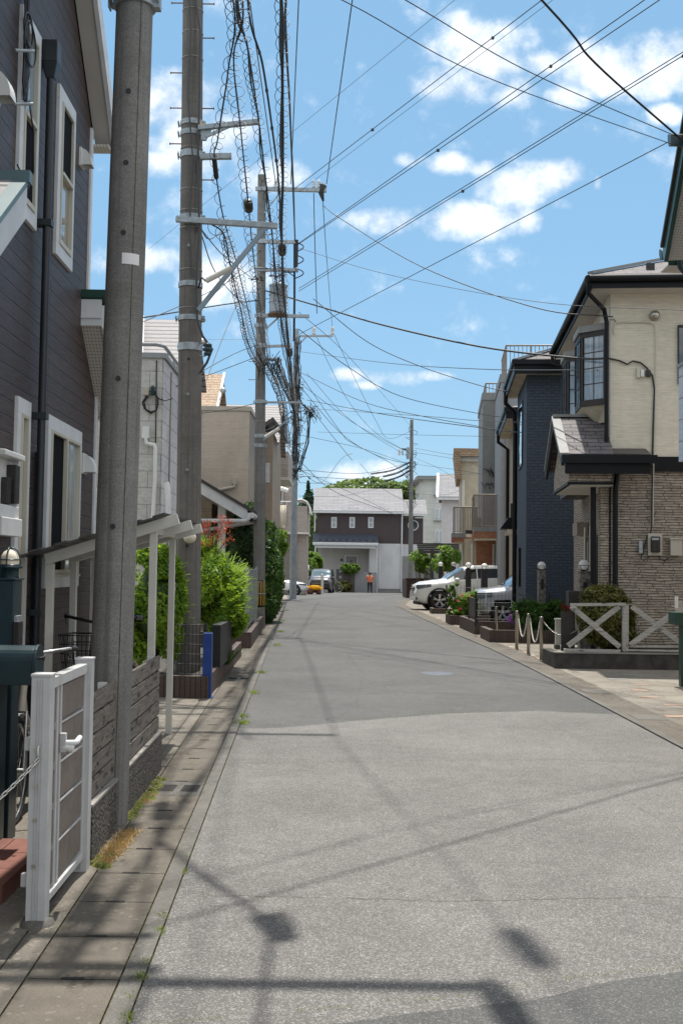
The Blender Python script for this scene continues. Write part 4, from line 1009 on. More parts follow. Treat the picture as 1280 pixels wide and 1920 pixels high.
# board fence on split-faced block wall
fn = thing('board_fence', 'weathered charcoal fence boards on a rough stone block wall at the pavement', 'fence', (-1.345, 7.4, 0))
def FX(Y): return -1.305-.0243*(Y-6.08)
def fpanel(Y0, Y1, seed):
    R_ = random.Random(seed)
    mb = MB(); Yn = [Y0+(Y1-Y0)*i/16 for i in range(17)]
    xo = .0
    vs = []
    mb.beam((FX(Y0)-.07, Y0, .148), (FX(Y1)-.07, Y1, .148), .12, .296); mb.build('block_wall', 'split_stone', fn)
    mb = MB(); mb.beam((FX(Y0)-.07, Y0+.002, .304), (FX(Y1)-.07, Y1-.002, .304), .122, .014); mb.build('coping', 'block_top', fn)
    for i in range(5):
        z_ = .372+i*.118; o_ = R_.uniform(-.004,.004)
        mb = MB(); mb.beam((FX(Y0)-.05+o_, Y0-R_.uniform(0,.01), z_), (FX(Y1)-.05, Y1+.01, z_+R_.uniform(-.003,.003)), .022, .105); mb.build('board', 'fence_wood', fn, bevel=.004)
    for Y_ in (Y0+.12, Y1-.12):
        MB().box(FX(Y_)-.12, FX(Y_)-.07, Y_-.02, Y_+.02, .30, .90).build('fence_post', 'white_box' if Y_ > Y1-.2 else 'fence_wood', fn)
fpanel(6.10, 6.88, 1); fpanel(7.20, 8.86, 2)

# dark teal post with lamp, letter box on its own post in front
qb = G(14,1572)
lp = thing('gate_pillar', 'dark teal metal gate pillar topped by a caged dome lamp', 'pillar', (-1.93, 6.6, 0))
lx = P(8,1100,6.6).x
MB().box(lx-.085, lx+.085, 6.52, 6.68, 0, zof(14,1088,6.5)).build('post', 'teal_metal', lp, bevel=.006)
zt = zof(14,1088,6.5); MB().box(lx-.095, lx+.095, 6.51, 6.69, zt, zt+.012).build('post_cap', 'teal_metal', lp, bevel=.003)
cx_ = P(20,1070,6.6).x-.005
mb = MB(); mb.lathe((cx_, 6.6, zt+.012), [(.055,0),(.055,.055),(.075,.058),(.078,.072),(.05,.075),(0,.075)], 20); mb.build('lamp_base', 'teal_metal', lp)
mb = MB(); mb.lathe((cx_, 6.6, zt+.085), [(.053,0),(.053,.03),(.049,.055),(.035,.08),(.015,.093),(0,.096)], 20); gl = mb.build('lamp_globe', 'lamp_amber', lp)
mb = MB(); c_ = Vector((cx_, 6.6, zt+.088))
mb.torus(c_+Z(.0), .062, .005, 'z', 20, 5); mb.torus(c_+Z(.032), .062, .004, 'z', 20, 5)
for a in (0, PI/2): 
    d = Vector((math.cos(a), math.sin(a), 0)); mb.tube([c_-d*.062]+[c_-d*.062*math.cos(t*PI/8)+Z(.03+.075*math.sin(t*PI/8)) for t in range(9)]+[c_+d*.062], .0045, 6)
mb.build('cage', 'teal_metal', lp)
MB().box(lx+.086, lx+.10, 6.53, 6.64, 1.0, 1.30).build('number_plate', 'galv', lp)
MB().box(lx+.086, lx+.125, 6.50, 6.58, 1.13, 1.27).build('intercom', 'black_box', lp, bevel=.006)
MB().box(lx+.087, lx+.16, 6.56, 6.63, 1.00, 1.055).build('switch', 'beige_box', lp, bevel=.004)
bx_ = thing('letter_box', 'dark teal dome topped letter box on a square post behind the gate', 'mailbox', (-1.78, 6.3, 0))
r_ = .085; zc = zof(60,1244,6.25); xr = P(75,1240,6.25).x; Y_ = 6.25
prof_ = [(Y_-r_, zof(60,1284,6.2))]+[(Y_-r_*math.cos(t*PI/12), zc+r_*.95*math.sin(t*PI/12)+.02) for t in range(13)]+[(Y_+r_, zof(60,1284,6.2))]
MB().prism([(xr-.42, y, z) for y, z in prof_], (.40,0,0)).build('body', 'teal_metal', bx_, bevel=.004)
pc = [(Y_+(y-Y_)*1.06, zc+(z-zc)*1.05) for y, z in prof_]
MB().prism([(xr-.02, y, z) for y, z in pc], (.02,0,0)).build('door', 'teal_metal', bx_, bevel=.004)
mb = MB(); mb.cyl((xr,Y_,zc+.03),(xr+.02,Y_,zc+.03),.007); mb.cyl((xr+.018,Y_,zc+.03),(xr+.026,Y_,zc+.03),.013); mb.build('knob', 'black_box', bx_)
MB().box(xr-.36, xr-.20, 6.2, 6.34, 0, zof(60,1284,6.2)).build('post', 'teal_metal', bx_, bevel=.004)
MB().box(xr-.24, xr-.20, 6.194, 6.199, .03, .045).build('maker_plate', 'galv', bx_)
# red tile step
st = MB()
for i in range(3):
    for j in range(3): st.box(-2.18+i*.205, -1.98+i*.205, 5.35+j*.305, 5.65+j*.305, .0, .09+.0*j)
o = st.build('tile_step', 'terracotta', origin=(-1.9,5.8,0)); tag(o, 'low red terracotta tiled step behind the white gate post', 'step')

def bicycle(name, label, loc, rz, col, fender, basket, hb='bike_silver'):
    t = thing(name, label, 'bicycle', loc, rz, 'bicycles kept by the brown house')
    Rw = .33; WB = 1.08
    for wx, nm in ((0,'front'),(-WB,'rear')):
        mb = MB(); mb.torus((wx,0,Rw), Rw-.018, .017, 'y', 32, 8); wh = mb.build('wheel', 'tyre', t, loc=True)
        mb = MB(); mb.torus((wx,0,Rw), Rw-.042, .010, 'y', 32, 6); mb.build('rim', 'bike_silver', wh, loc=True)
        mb = MB()
        for k in range(18):
            a = 2*PI*k/18; s_ = .02 if k % 2 else -.02; mb.tube([(wx,s_,Rw),(wx+math.cos(a)*(Rw-.045),0,Rw+math.sin(a)*(Rw-.045))], .0014, 4, cap=False)
        mb.cyl((wx,-.05,Rw),(wx,.05,Rw),.02,seg=10); mb.build('spokes', 'bike_silver', wh, loc=True)
        mb = MB(); a0, a1 = (.15*PI, .95*PI) if wx == 0 else (.1*PI, 1.05*PI); pts = [(wx+math.cos(a0+(a1-a0)*i/14)*(Rw+.022), math.sin(a0+(a1-a0)*i/14)*(Rw+.022)+Rw) for i in range(15)]
        for (xa, za), (xb, zb) in zip(pts, pts[1:]): mb.beam((xa,0,za),(xb,0,zb),.05,.006, up=(-(za-Rw) if False else 0,1,0)) if False else mb.add([(xa,-.026,za),(xa,.026,za),(xb,.026,zb),(xb,-.026,zb)], [(0,1,2,3)], True)
        mb.build('mudguard', fender, t, loc=True, solid=.004)
    h = Vector((-.16,0,.78)); bb = Vector((-.60,0,.29)); stp = Vector((-.74,0,.70))
    mb = MB(); mb.tube([h, Vector((-.25,0,.60)), bb], .019, 8); mb.tube([h+Vector((-.01,0,-.08)), bb+Vector((.02,0,.12))], .015, 8); mb.tube([bb, stp+Vector((-.03,0,.08))], .016, 8)
    for s_ in (-1,1): mb.tube([bb+Vector((0,s_*.03,0)), (-WB,s_*.055,Rw)], .009, 6); mb.tube([stp+Vector((0,s_*.02,-.06)), (-WB,s_*.055,Rw)], .008, 6)
    mb.tube([h+Vector((-.02,0,.08)), h+Vector((.03,0,-.10))], .022, 8); mb.build('frame', col, t, loc=True)
    mb = MB()
    for s_ in (-1,1): mb.tube([h+Vector((.03,s_*.03,-.10)), (.0,s_*.05,Rw)], .011, 6)
    mb.tube([h+Vector((-.02,0,.06)), h+Vector((-.06,0,.24))], .012, 8); mb.build('fork', hb, t, loc=True)
    mb = MB(); hh = h+Vector((-.06,0,.24)); pts = [hh+Vector((-.20,-.27,.03)), hh+Vector((-.08,-.25,.04)), hh+Vector((0,-.10,.02)), hh, hh+Vector((0,.10,.02)), hh+Vector((-.08,.25,.04)), hh+Vector((-.20,.27,.03))]
    mb.tube(pts, .0115, 8); hbar = mb.build('handlebar', hb, t, loc=True)
    for s_ in (-1,1): MB().tube([pts[0 if s_ < 0 else -1]+Vector((-.03,0,0)), pts[0 if s_ < 0 else -1].lerp(pts[1 if s_ < 0 else -2], .7)], .017, 10).build('grip', 'bike_black', hbar, loc=True); MB().tube([hh+Vector((-.04,s_*.23,.02)), hh+Vector((-.14,s_*.255,-.02))], .006, 6).build('brake_lever', 'bike_black', hbar, loc=True)
    mb = MB(); c = stp+Vector((-.05,0,.16)); mb.add([c+Vector(v) for v in ((-.13,-.09,0),(-.13,.09,0),(.0,.05,.01),(.13,.015,.0),(.13,-.015,0),(.0,-.05,.01))], [(0,1,2,3,4,5)]); mb.add([c+Vector(v) for v in ((-.13,-.09,-.06),(-.13,.09,-.06),(.0,.05,-.05),(.13,.015,-.03),(.13,-.015,-.03),(.0,-.05,-.05))], [(5,4,3,2,1,0)])
    mb.add([c+Vector(v) for v in ((-.13,-.09,0),(-.13,.09,0),(.0,.05,.01),(.13,.015,.0),(.13,-.015,0),(.0,-.05,.01),(-.13,-.09,-.06),(-.13,.09,-.06),(.0,.05,-.05),(.13,.015,-.03),(.13,-.015,-.03),(.0,-.05,-.05))], [(i,(i+1)%6,(i+1)%6+6,i+6) for i in range(6)]); mb.build('saddle', 'bike_black', t, loc=True, bevel=.01)
    MB().tube([stp, c+Vector((0,0,-.05))], .012, 8).build('seat_post', 'bike_silver', t, loc=True)
    if basket:
        mb = MB(); z0, z1 = .70, .95
        def rect(z, s_): return [(-.14+.02,-.13*s_,z),(.16*s_+.0,-.13*s_,z),(.16*s_,.13*s_,z),(-.12,.13*s_,z),(-.12,-.13*s_,z)]
        for i in range(5): mb.tube(rect(z0+(z1-z0)*i/4, .82+.18*i/4), .004 if i < 4 else .006, 5, cap=False)
        for k in range(9):
            u = k/8
            for (b0, b1) in ((((-.12+.25*u),-.107,z0),((-.12+.28*u),-.13,z1)), (((-.12+.25*u),.107,z0),((-.12+.28*u),.13,z1)), ((.131,-.107+.214*u,z0),(.16,-.13+.26*u,z1)), ((-.12+.25*u,-.107,z0),(-.12+.25*u,.107,z0))): mb.tube([b0,b1], .003, 4, cap=False)
        mb.build('basket', 'bike_black', t, loc=True)
        MB().tube([(.03,0,.62),(.11,0,.62)], [.028,.035], 12).build('lamp', 'bike_black', t, loc=True)
    mb = MB(); mb.torus((bb.x,.04,bb.z), .085, .006, 'y', 20, 5); mb.tube([bb+Vector((0,.05,0)), bb+Vector((.13,.06,-.11))], .009, 6); mb.tube([bb+Vector((0,-.05,0)), bb+Vector((-.13,-.06,.11))], .009, 6); mb.build('crank', 'bike_silver', t, loc=True)
    return t
q = G(46,1556)
bicycle('bicycle', 'silver framed bicycle parked just behind the white gate and mailbox post', (-1.98, 6.95, 0), -PI/2+.05, 'bike_cream', 'bike_silver', False)
b2_ = bicycle('bicycle', 'black city bicycle with wire basket under the shelter behind the board fence', (-1.98, 8.75, 0), -PI/2-.10, 'bike_black', 'bike_cream', True, 'bike_black'); b2_.scale = (1.12, 1.12, 1.12)

# ================================================================== LEFT: planters, shrubs, neighbours
def planter(name, label, pts, h, m_='planter_brick', th=.10, group=None, soil=True):
    """low brick kerb following the given ground points, soil inside"""
    t = thing(name, label, 'planter', (pts[0][0], pts[0][1], gz(pts[0][1])), 0, group)
    mb = MB()
    for a, b_ in zip(pts, pts[1:]):
        a = Vector((a[0],a[1],gz(a[1])+h/2)); b_ = Vector((b_[0],b_[1],gz(b_[1])+h/2)); d = (b_-a).normalized()
        mb.beam(a-d*.0, b_+d*(th*.49), th, h)
    mb.build('brick_kerb', m_, t, bevel=.004); return t
g0 = G(307,1306); g1 = G(388,1310); g2 = G(447,1232)
pl1 = planter('brick_planter', 'brown brick edged planter at the foot of the second concrete pole', [(g0.x-.5,g0.y+.02),(g1.x-.03,g1.y+.02),(g2.x,g2.y)], .27)
MB().box(-3.2, -1.75, 14.0, 19.5, .0, .20).build('soil', 'block_dark', pl1)
g3 = G(425,1215); g4 = G(466,1216); g5 = G(478,1185)
pl2 = planter('brick_planter', 'brown brick kerb carrying the grey lattice fence before the third pole', [(g3.x-.6,g3.y),(g4.x,g4.y),(g5.x,g5.y+3)], .32)
# black wire mesh fence
def meshfence(name, label, a, b_, z0, z1, dx, dzs, r=.004, posts=True, m_='plastic_black', group=None, top=None):
    a = Vector(a); b_ = Vector(b_); t = thing(name, label, 'fence', (a.x, a.y, z0), 0, group)
    ln = (b_-a).length; n = max(2, int(ln/dx)); mb = MB(); d = (b_-a).normalized()
    for i in range(n+1): p_ = a.lerp(b_, i/n); mb.tube([p_+Z(z0), p_+Z(z1)], r, 4, cap=False)
    for z in dzs: mb.tube([a+Z(z), b_+Z(z)], r*1.25, 4)
    mb.build('mesh_panel', m_ if top is None else top, t)
    if posts:
        for p_ in (a-d*.02, b_+d*.02): MB().cyl(p_+Z(z0-.1), p_+Z(z1+.02), .02, seg=10).build('post', 'plastic_black', t)
    return t
fa = P(327,1200,14.0); fb = P(381,1200,13.9)
zb = .27; zt = zof(350,1171,14)
meshfence('mesh_fence', 'black wire grid fence panel on the brick planter beside the blue post', (fa.x,14.0,0), (fb.x,13.95,0), zb, zt, .045, [zb+(zt-zb)*i/5 for i in range(6)], .004)
MB()
q = G(388,1309); mb = MB(); mb.box(q.x-.055,q.x+.055,q.y-.05,q.y+.05,0,zof(388,1187,13.7)); mb.box(q.x-.07,q.x+.07,q.y-.06,q.y+.06,0,.02)
o = mb.build('marker_post', 'blue_paint', origin=(q.x,q.y,0), bevel=.008); tag(o, 'short bright blue square post at the corner of the brick planter', 'post')
gpts = [P(402,1195,15.2), P(408,1190,16.5)]
mb = MB(); a = P(405,1200,15.0); mb.box(a.x-.05,a.x+.06,15.0,16.6,.27,zof(405,1172,15)); 
o = mb.build('low_screen', 'plastic_black', origin=(a.x,15.0,.27)); tag(o, 'low black screen panel behind the blue post in the planter', 'screen')
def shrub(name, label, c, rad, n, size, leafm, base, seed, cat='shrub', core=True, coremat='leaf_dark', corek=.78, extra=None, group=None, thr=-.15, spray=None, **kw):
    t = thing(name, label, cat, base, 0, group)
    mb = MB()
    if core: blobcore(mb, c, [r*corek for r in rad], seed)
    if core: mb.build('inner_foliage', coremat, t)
    mb = MB(); leaves(mb, c, rad, n, size, seed=seed, thr=thr, **kw)
    if extra:
        for (c2, r2, n2) in extra: leaves(mb, c2, r2, n2, size, seed=seed+7, thr=thr, **kw)
    if spray:
        sprays(mb, c, rad, spray[0], spray[1], spray[2], seed)
        for (c2, r2, n2) in (extra or []): sprays(mb, c2, r2, spray[0]//3, spray[1], spray[2], seed+2)
    mb.build('foliage', leafm, t)
    mb = MB(); R_ = random.Random(seed); b0 = Vector(base)
    twigs(mb, b0, [Vector(c)+Vector((R_.uniform(-.6,.6)*rad[0],R_.uniform(-.6,.6)*rad[1],R_.uniform(-.3,.6)*rad[2])) for _ in range(7)], .02+.01*rad[2], .1*rad[0], seed)
    mb.build('stem', 'bark', t); return t
def cpx(px, py, Y): return P(px, py, Y)
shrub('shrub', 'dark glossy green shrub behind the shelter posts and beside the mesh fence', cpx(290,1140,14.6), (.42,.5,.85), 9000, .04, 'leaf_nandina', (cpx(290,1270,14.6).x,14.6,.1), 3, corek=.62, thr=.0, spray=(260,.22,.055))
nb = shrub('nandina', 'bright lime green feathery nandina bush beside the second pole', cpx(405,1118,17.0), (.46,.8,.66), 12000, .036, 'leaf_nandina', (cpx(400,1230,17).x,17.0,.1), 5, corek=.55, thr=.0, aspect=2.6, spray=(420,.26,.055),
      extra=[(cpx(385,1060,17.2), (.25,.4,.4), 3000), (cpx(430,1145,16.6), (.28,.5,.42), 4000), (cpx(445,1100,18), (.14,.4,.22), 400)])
mb = MB(); R_ = random.Random(2)
for k in range(22):
    px, py = R_.uniform(372,440), R_.uniform(965,1030)
    if py > 1000-(px-400)*.1+25: continue
    b0 = P(395,1060,17.0); t_ = P(px,py,17.0); mb.tube([b0, b0.lerp(t_,.6)+Vector((0,0,.05)), t_], .004, 4)
mb.build('stem', 'bark', nb)
mb = MB()
for k in range(30):
    c_ = P(R_.uniform(374,432), R_.uniform(970,1024), 17.0+R_.uniform(-.3,.3)); leaves(mb, c_, (.11,.10,.06), 9, .02, seed=k+50, shell=.2, aspect=3.2, thr=-1)
mb.build('red_foliage', 'leaf_red', nb)
mb = MB(); b0 = P(428,1238,16.4)
for k in range(90):
    a = R_.uniform(0,2*PI); l_ = R_.uniform(.2,.42); d = Vector((math.cos(a),math.sin(a),0)); s_ = Vector((-d.y,d.x,0))*.006; b1 = Vector((b0.x,16.2,.2))+d*.03
    t1 = b1+d*l_*.5+Z(l_*.6); t2 = b1+d*l_*.95+Z(l_*.55); mb.add([b1-s_,b1+s_,t1+s_,t1-s_,t2], [(0,1,2,3),(3,2,4)])
o = mb.build('grass_clump', 'leaf_hedge', origin=(b0.x,16.2,.2)); tag(o, 'clump of narrow arching grass leaves in the brick planter', 'plant')
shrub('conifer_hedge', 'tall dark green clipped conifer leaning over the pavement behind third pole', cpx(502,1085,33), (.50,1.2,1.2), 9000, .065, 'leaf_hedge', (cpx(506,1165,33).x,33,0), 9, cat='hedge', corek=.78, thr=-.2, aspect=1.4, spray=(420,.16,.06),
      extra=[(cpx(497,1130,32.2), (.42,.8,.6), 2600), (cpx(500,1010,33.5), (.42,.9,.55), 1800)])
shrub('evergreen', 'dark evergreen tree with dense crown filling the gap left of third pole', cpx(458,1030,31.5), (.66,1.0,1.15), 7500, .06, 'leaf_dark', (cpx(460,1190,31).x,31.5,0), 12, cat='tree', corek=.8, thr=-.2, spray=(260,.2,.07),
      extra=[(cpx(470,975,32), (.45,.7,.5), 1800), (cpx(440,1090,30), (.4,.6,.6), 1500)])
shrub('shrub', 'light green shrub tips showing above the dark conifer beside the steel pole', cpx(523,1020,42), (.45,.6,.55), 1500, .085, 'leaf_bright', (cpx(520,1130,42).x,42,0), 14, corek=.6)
# grey lattice fence by pole 3
lf = thing('lattice_fence', 'pale grey lattice fence panel seen edge on before the hazard wrapped pole', 'fence', (P(466,1200,24).x,24,.3))
fa = P(462,1180,22.5); fb = P(478,1180,26.5)
mb = MB()
for z_ in [.45+.1*i for i in range(12)]: mb.tube([(fa.x,22.5,z_),(fb.x,26.5,z_)], .012, 4)
for i in range(41): p_ = Vector((fa.x,22.5,0)).lerp(Vector((fb.x,26.5,0)), i/40); mb.tube([p_+Z(.4), p_+Z(1.56)], .012, 4)
mb.build('lattice', 'light_grey_wall', lf)
MB().beam((fa.x,22.4,.98),(fa.x+.001,22.4,1.0),.01,.01).build('clip', 'galv', lf) if False else None
for Y_, px in ((22.45,461),(26.6,479)): p_ = P(px,1180,Y_); MB().box(p_.x-.03,p_.x+.03,Y_-.03,Y_+.03,.0,1.62).build('post', 'light_grey_wall', lf)
MB().box(P(437,1140,23).x-.02, P(443,1140,23).x, 23,23.06,.3,zof(440,1070,23)).build('end_post', 'mid_grey_wall', lf)
gl_ = thing('globe_lamp', 'small grey globe lamp on a bracket left of the third pole', 'lamp', (P(468,1078,27).x,27,zof(468,1078,27)))
MB().sphere(P(469,1077,27), .085).build('globe', 'galv', gl_); MB().tube([P(445,1068,27),P(463,1076,27)], .02, 6).build('bracket', 'mid_grey_wall', gl_)

# white tiled house with roof terrace
def house(name, label, org, rz=0, cat='house'): return thing(name, label, cat, org, rz)
wh = house('white_tiled_house', 'house clad in large white tiles with a parapet, behind the first pole', (P(303,800,20).x, 20, 0), .012)
def F(root, px, py, y=0): return on_front(root, px, py, y)
ztop = F(wh, 300, 672)[1]
MB().box(-6, 0, 0, 2.9, 0, ztop).build('wall', 'white_tile_wall', wh, loc=True)
MB().box(.002, .02, .02, 2.88, 0, ztop-.01).build('side_cladding', 'white_tile_side', wh, loc=True)
mb = MB(); mb.box(-6.05,.06,-.04,.10,ztop,ztop+.10); mb.box(-.06,.06,.10,2.95,ztop,ztop+.10); mb.build('coping', 'light_grey_wall', wh, loc=True, bevel=.01)
MB().box(.021,.04,.85,.93,1.5,ztop-.1).build('side_batten', 'rail_brown', wh, loc=True)
mb = MB(); zr = F(wh, 290, 646)[1]; mb.tube([(-3,.0,zr),(-.12,.0,zr),(-.0,.15,zr),(.0,2.8,zr)], .035, 8)
for q in ((-.55,0),(-1.2,0),(0,.6),(0,1.4),(0,2.2)): mb.tube([(q[0],q[1],ztop+.1),(q[0],q[1],zr)], .022, 6)
mb.build('terrace_rail', 'light_grey_wall', wh, loc=True)
def fbox(root, px0, py0, px1, py1, y, d, m_, name, bev=.006):
    a = F(root, px0, py0, y); b_ = F(root, px1, py1, y); return MB().box(a[0],b_[0],y-d,y,b_[1],a[1]).build(name, m_, root, loc=True, bevel=bev)
fbox(wh, 270,728,281,742, -.002,.09,'beige_box','service_box'); fbox(wh, 268,801,281,823,-.002,.11,'white_box','vent_box')
mb = MB(); pts = [F(wh,*q) for q in ((275,822),(276,832),(283,834),(291,835),(293,842),(292,900),(288,970),(287,1050))]; mb.tube([(x,-.08,z) for x,z in pts], .036, 10); mb.build('drain_pipe', 'white_box', wh, loc=True)
mb = MB(); pts = [F(wh,*q) for q in ((307,905),(309,912),(311,930),(311,975))]; mb.tube([(x+.05,-.06,z) for x,z in pts], .05, 10); mb.build('vent_pipe', 'white_box', wh, loc=True)
mb = MB(); pts = [F(wh,*q) for q in ((294,676),(293,760),(292,830))]; mb.tube([(x,-.012,z) for x,z in pts], .01, 5)
for o_ in (0,3): 
    pts = [F(wh,*q) for q in ((276+o_,743),(268+o_,755),(272+o_,767+o_),(284,773+o_),(294,770),(297,760),(297,745))]; mb.tube([(x,-.05,z) for x,z in pts], .014, 5)
pts = [F(wh,*q) for q in ((290,735),(298,748),(310,752),(324,748))]; mb.tube([(x,-.05,z) for x,z in pts], .012, 5); mb.build('house_cable', 'cable', wh, loc=True)
a = F(wh,288,734); MB().lathe((a[0],-.1,a[1]-.09), [(0,0),(.06,.01),(.03,.05),(.07,.07),(.03,.11),(.055,.13),(.02,.18),(0,.18)], 12).build('insulator', 'teal_metal', wh, loc=True)

# steep slate roofed house behind it
def gable_y(root, x0, x1, y0, y1, ze, zr, wallm, roofm, ov=.4, th=.10, name='roof'):
    """ridge along local x, slopes face -y and +y"""
    MB().box(x0,x1,y0,y1,0,ze).build('wall', wallm, root, loc=True)
    ym = (y0+y1)/2
    for s_ in (0,): MB().prism([(x0,y0,ze),(x0,ym,zr-.02),(x0,y1,ze)], (x1-x0,0,0)).build('gable_wall', wallm, root, loc=True)
    k = (zr-ze)/(ym-y0); mb = MB(); zo = ze-ov*k
    slope_box(mb, y0-ov, zo, ym, zr, x0-ov, x1+ov, th); slope_box(mb, ym, zr, y1+ov, zo, x0-ov, x1+ov, th)
    return mb.build(name, roofm, root, loc=True)
sh = house('slate_roof_house', 'house with steep grey lined slate roof behind the white tiled house', (P(383,800,25.5).x-.3, 25.5, 0))
zr_ = F(sh, 330, 607, 1.6)[1]; ze_ = F(sh, 330, 680, .0)[1]
gable_y(sh, -6.0, -.28, 0, 3.2, ze_, zr_, 'off_white', 'roof_line', .2)
a = F(sh, 383, 612, 1.6)
mb = MB(); x0_ = F(sh,273,608,1.6)[0]; x1_ = F(sh,281,690,-.4)[0]; mb.box(-.12,-.06,1.4,1.8,zr_-.1,zr_+.13); mb.build('ridge_cap', 'white_trim', sh, loc=True)
MB().sphere((F(sh,384,642,0)[0],-.4,F(sh,384,642,-.4)[1]), .09).build('security_lamp', 'off_white', sh, loc=True)
mb = MB(); xx = F(sh,268,608,1.6)[0]; mb.prism([(xx-.2,1.2,zr_+.1),(xx+.10,1.2,zr_+.1),(xx+.38,-.4,ze_),(xx-.5,-.4,ze_)], (0,.1,0)); mb.build('dormer_side', 'white_trim', sh, loc=True)

rr = house('rust_roof_house', 'house with weathered rust brown shingle roof behind the beige box house', (P(412,760,41).x,41,0))
zr_ = F(rr, 400, 706, 2.0)[1]; ze_ = F(rr, 400, 765, 0)[1]
gable_y(rr, -6, -.4, 0, 4.0, ze_, zr_, 'beige_siding', 'roof_rust', .3)
mb = MB(); slope_box(mb, -.35, ze_-.28, 2.0, zr_-.03, -.1,-.02,.2); mb.build('verge_board', 'white_trim', rr, loc=True)
bp = F(rr, 416, 733, .5); MB().sphere((bp[0]+.05,.4,bp[1]), .12).build('security_lamp', 'galv', rr, loc=True)

bg_ = house('beige_house', 'flat roofed beige sided house with a white fascia porch roof in front', (P(467,860,33).x, 33, 0))
zt_ = F(bg_, 450, 764)[1]
MB().box(-6, 0, 0, 7, 0, zt_).build('wall', 'beige_siding', bg_, loc=True)
mb = MB(); mb.box(-6.04,.04,-.04,.0,zt_-.10,zt_+.03); mb.box(.0,.04,0,7,zt_-.1,zt_+.03); mb.box(-6,0,0,7,zt_,zt_+.02); mb.build('parapet_cap', 'beige_box', bg_, loc=True)
fbox(bg_, 436,896,445,908,-.002,.12,'beige_box','vent_box')
mb = MB(); mb.tube([(x,-.08,z) for x,z in [F(bg_,*q) for q in ((441,907),(440,913),(430,915),(405,921))]], .05, 8); mb.build('drain_pipe', 'beige_box', bg_, loc=True)
# porch roof of the beige house: gable end towards the street walkers
A_ = P(375,903,29.0); B_ = P(464,956,29.0); 
def rl(p): return rootM(bg_).inverted() @ Vector(p)
mb = MB(); a, b_ = rl(A_), rl(B_); a2 = a+(a-b_)*1.4
slope = [(a2.x,a.y,a2.z),(b_.x,a.y,b_.z)]
mb.prism([(a2.x,a.y,a2.z-.30),(b_.x,a.y,b_.z-.30),(b_.x,a.y,b_.z),(a2.x,a.y,a2.z)], (0,.04,0)); mb.build('fascia', 'white_trim', bg_, loc=True)
mb = MB(); mb.prism([(a2.x,a.y-.04,a2.z),(b_.x+.12,a.y-.04,b_.z-.07),(b_.x+.12,a.y-.04,b_.z+.02),(a2.x,a.y-.04,a2.z+.10)], (0,4.02,0)); mb.build('porch_roof', 'roof_dark', bg_, loc=True)
mb = MB(); mb.prism([(a2.x,a.y+.045,a2.z-.30),(b_.x,a.y+.045,b_.z-.30),(b_.x,a.y+.045,b_.z-.26),(a2.x,a.y+.045,a2.z-.26)], (0,3.9,0)); mb.build('porch_soffit', 'soffit', bg_, loc=True)
mb = MB(); mb.tube([(b_.x+.12,a.y-.06,b_.z-.14),(b_.x+.12,a.y+4,b_.z-.14)], .075, 10); mb.build('gutter', 'white_trim', bg_, loc=True)
p0 = rl(P(467,962,28.9)); mb = MB(); mb.tube([p0, p0+Vector((-.0,-.02,-.14)), p0+Vector((-.1,0,-.2)), rl(P(372,976,28.9)), rl(P(340,980,28.9))], .05, 8); mb.build('gutter_pipe', 'white_trim', bg_, loc=True)
p0 = rl(P(478,966,30.6)); mb = MB(); mb.tube([p0, rl(P(478,974,30.6)), rl(P(474,979,30.6)), rl(P(415,989,30.6)), rl(P(380,995,30.6))], .05, 8); mb.build('gutter_pipe', 'white_trim', bg_, loc=True)
mb = MB(); c0 = rl(P(415,1000,29.5)); mb.box(c0.x-.1,c0.x+.1,c0.y,c0.y+.2,0,b_.z+.2); mb.build('porch_column', 'white_box', bg_, loc=True)
mb = MB(); mb.box(-5,rl(P(392,1000,31)).x,-1.5,-.0,0,3.4); mb.build('porch_wall', 'tan_siding', bg_, loc=True)
mb = MB(); mb.box(rl(P(398,1000,32.9)).x, rl(P(408,1000,32.9)).x,-.08,-.002,0,2.7); mb.build('door', 'door_brown', bg_, loc=True)
# grey slate roof slopes behind pole 3
gh = house('grey_roof_house', 'house with pale grey slate roof rising behind the third pole', (P(522,800,44).x,44,0))
zr_ = F(gh, 500, 764, 2.5)[1]; ze_ = F(gh, 500, 828, 0)[1]
gable_y(gh, -6, -.15, 0, 5.0, ze_, zr_, 'tan_siding', 'roof_line', .2)
# street side of the same terrace row: brown wall strip and small balcony roof
th_ = house('balcony_house', 'grey tile clad house with two projecting balconies and a cloth screen', (P(500,900,47).x,47,0))
MB().box(-5,0,0,10,-.05,F(th_,505,842)[1]).build('wall', 'tan_siding', th_, loc=True)
def bal(px0, px1, pyt, pyb, yd, dep, nm='balcony'):
    a = F(th_,px0,pyt,yd); b_ = F(th_,px1,pyb,yd)
    o = MB().box(a[0],b_[0],yd,yd+dep,b_[1],a[1]).build(nm, 'balcony_tile', th_, loc=True)
    mb = MB(); mb.box(a[0],b_[0]+.06,yd-.05,yd+dep,b_[1]-.12,b_[1]); mb.build('balcony_slab', 'off_white', o, loc=True)
    mb = MB(); zt = a[1]; mb.tube([(a[0],yd+.05,zt+.28),(b_[0]-.05,yd+.05,zt+.28),(b_[0]-.03,yd+dep,zt+.28)], .035, 8)
    for i in range(5): x_ = a[0]+(b_[0]-.05-a[0])*i/4; mb.tube([(x_,yd+.05,zt),(x_,yd+.05,zt+.28)], .018, 6)
    mb.build('rail', 'white_trim', o, loc=True); return o
bal(500,540,846,895,3.0,4); bal(500,576,948,998,27.0,6)
x0 = F(th_,500,948,27)[0]; x1 = F(th_,576,948,27)[0]
mb = MB(); x2 = F(th_,556,1050,28)[0]; mb.box(x2,x1-.05,28.0,33,-.4,F(th_,560,1000,28)[1]-.1); mb.build('ground_floor_wall', 'balcony_tile', th_, loc=True)
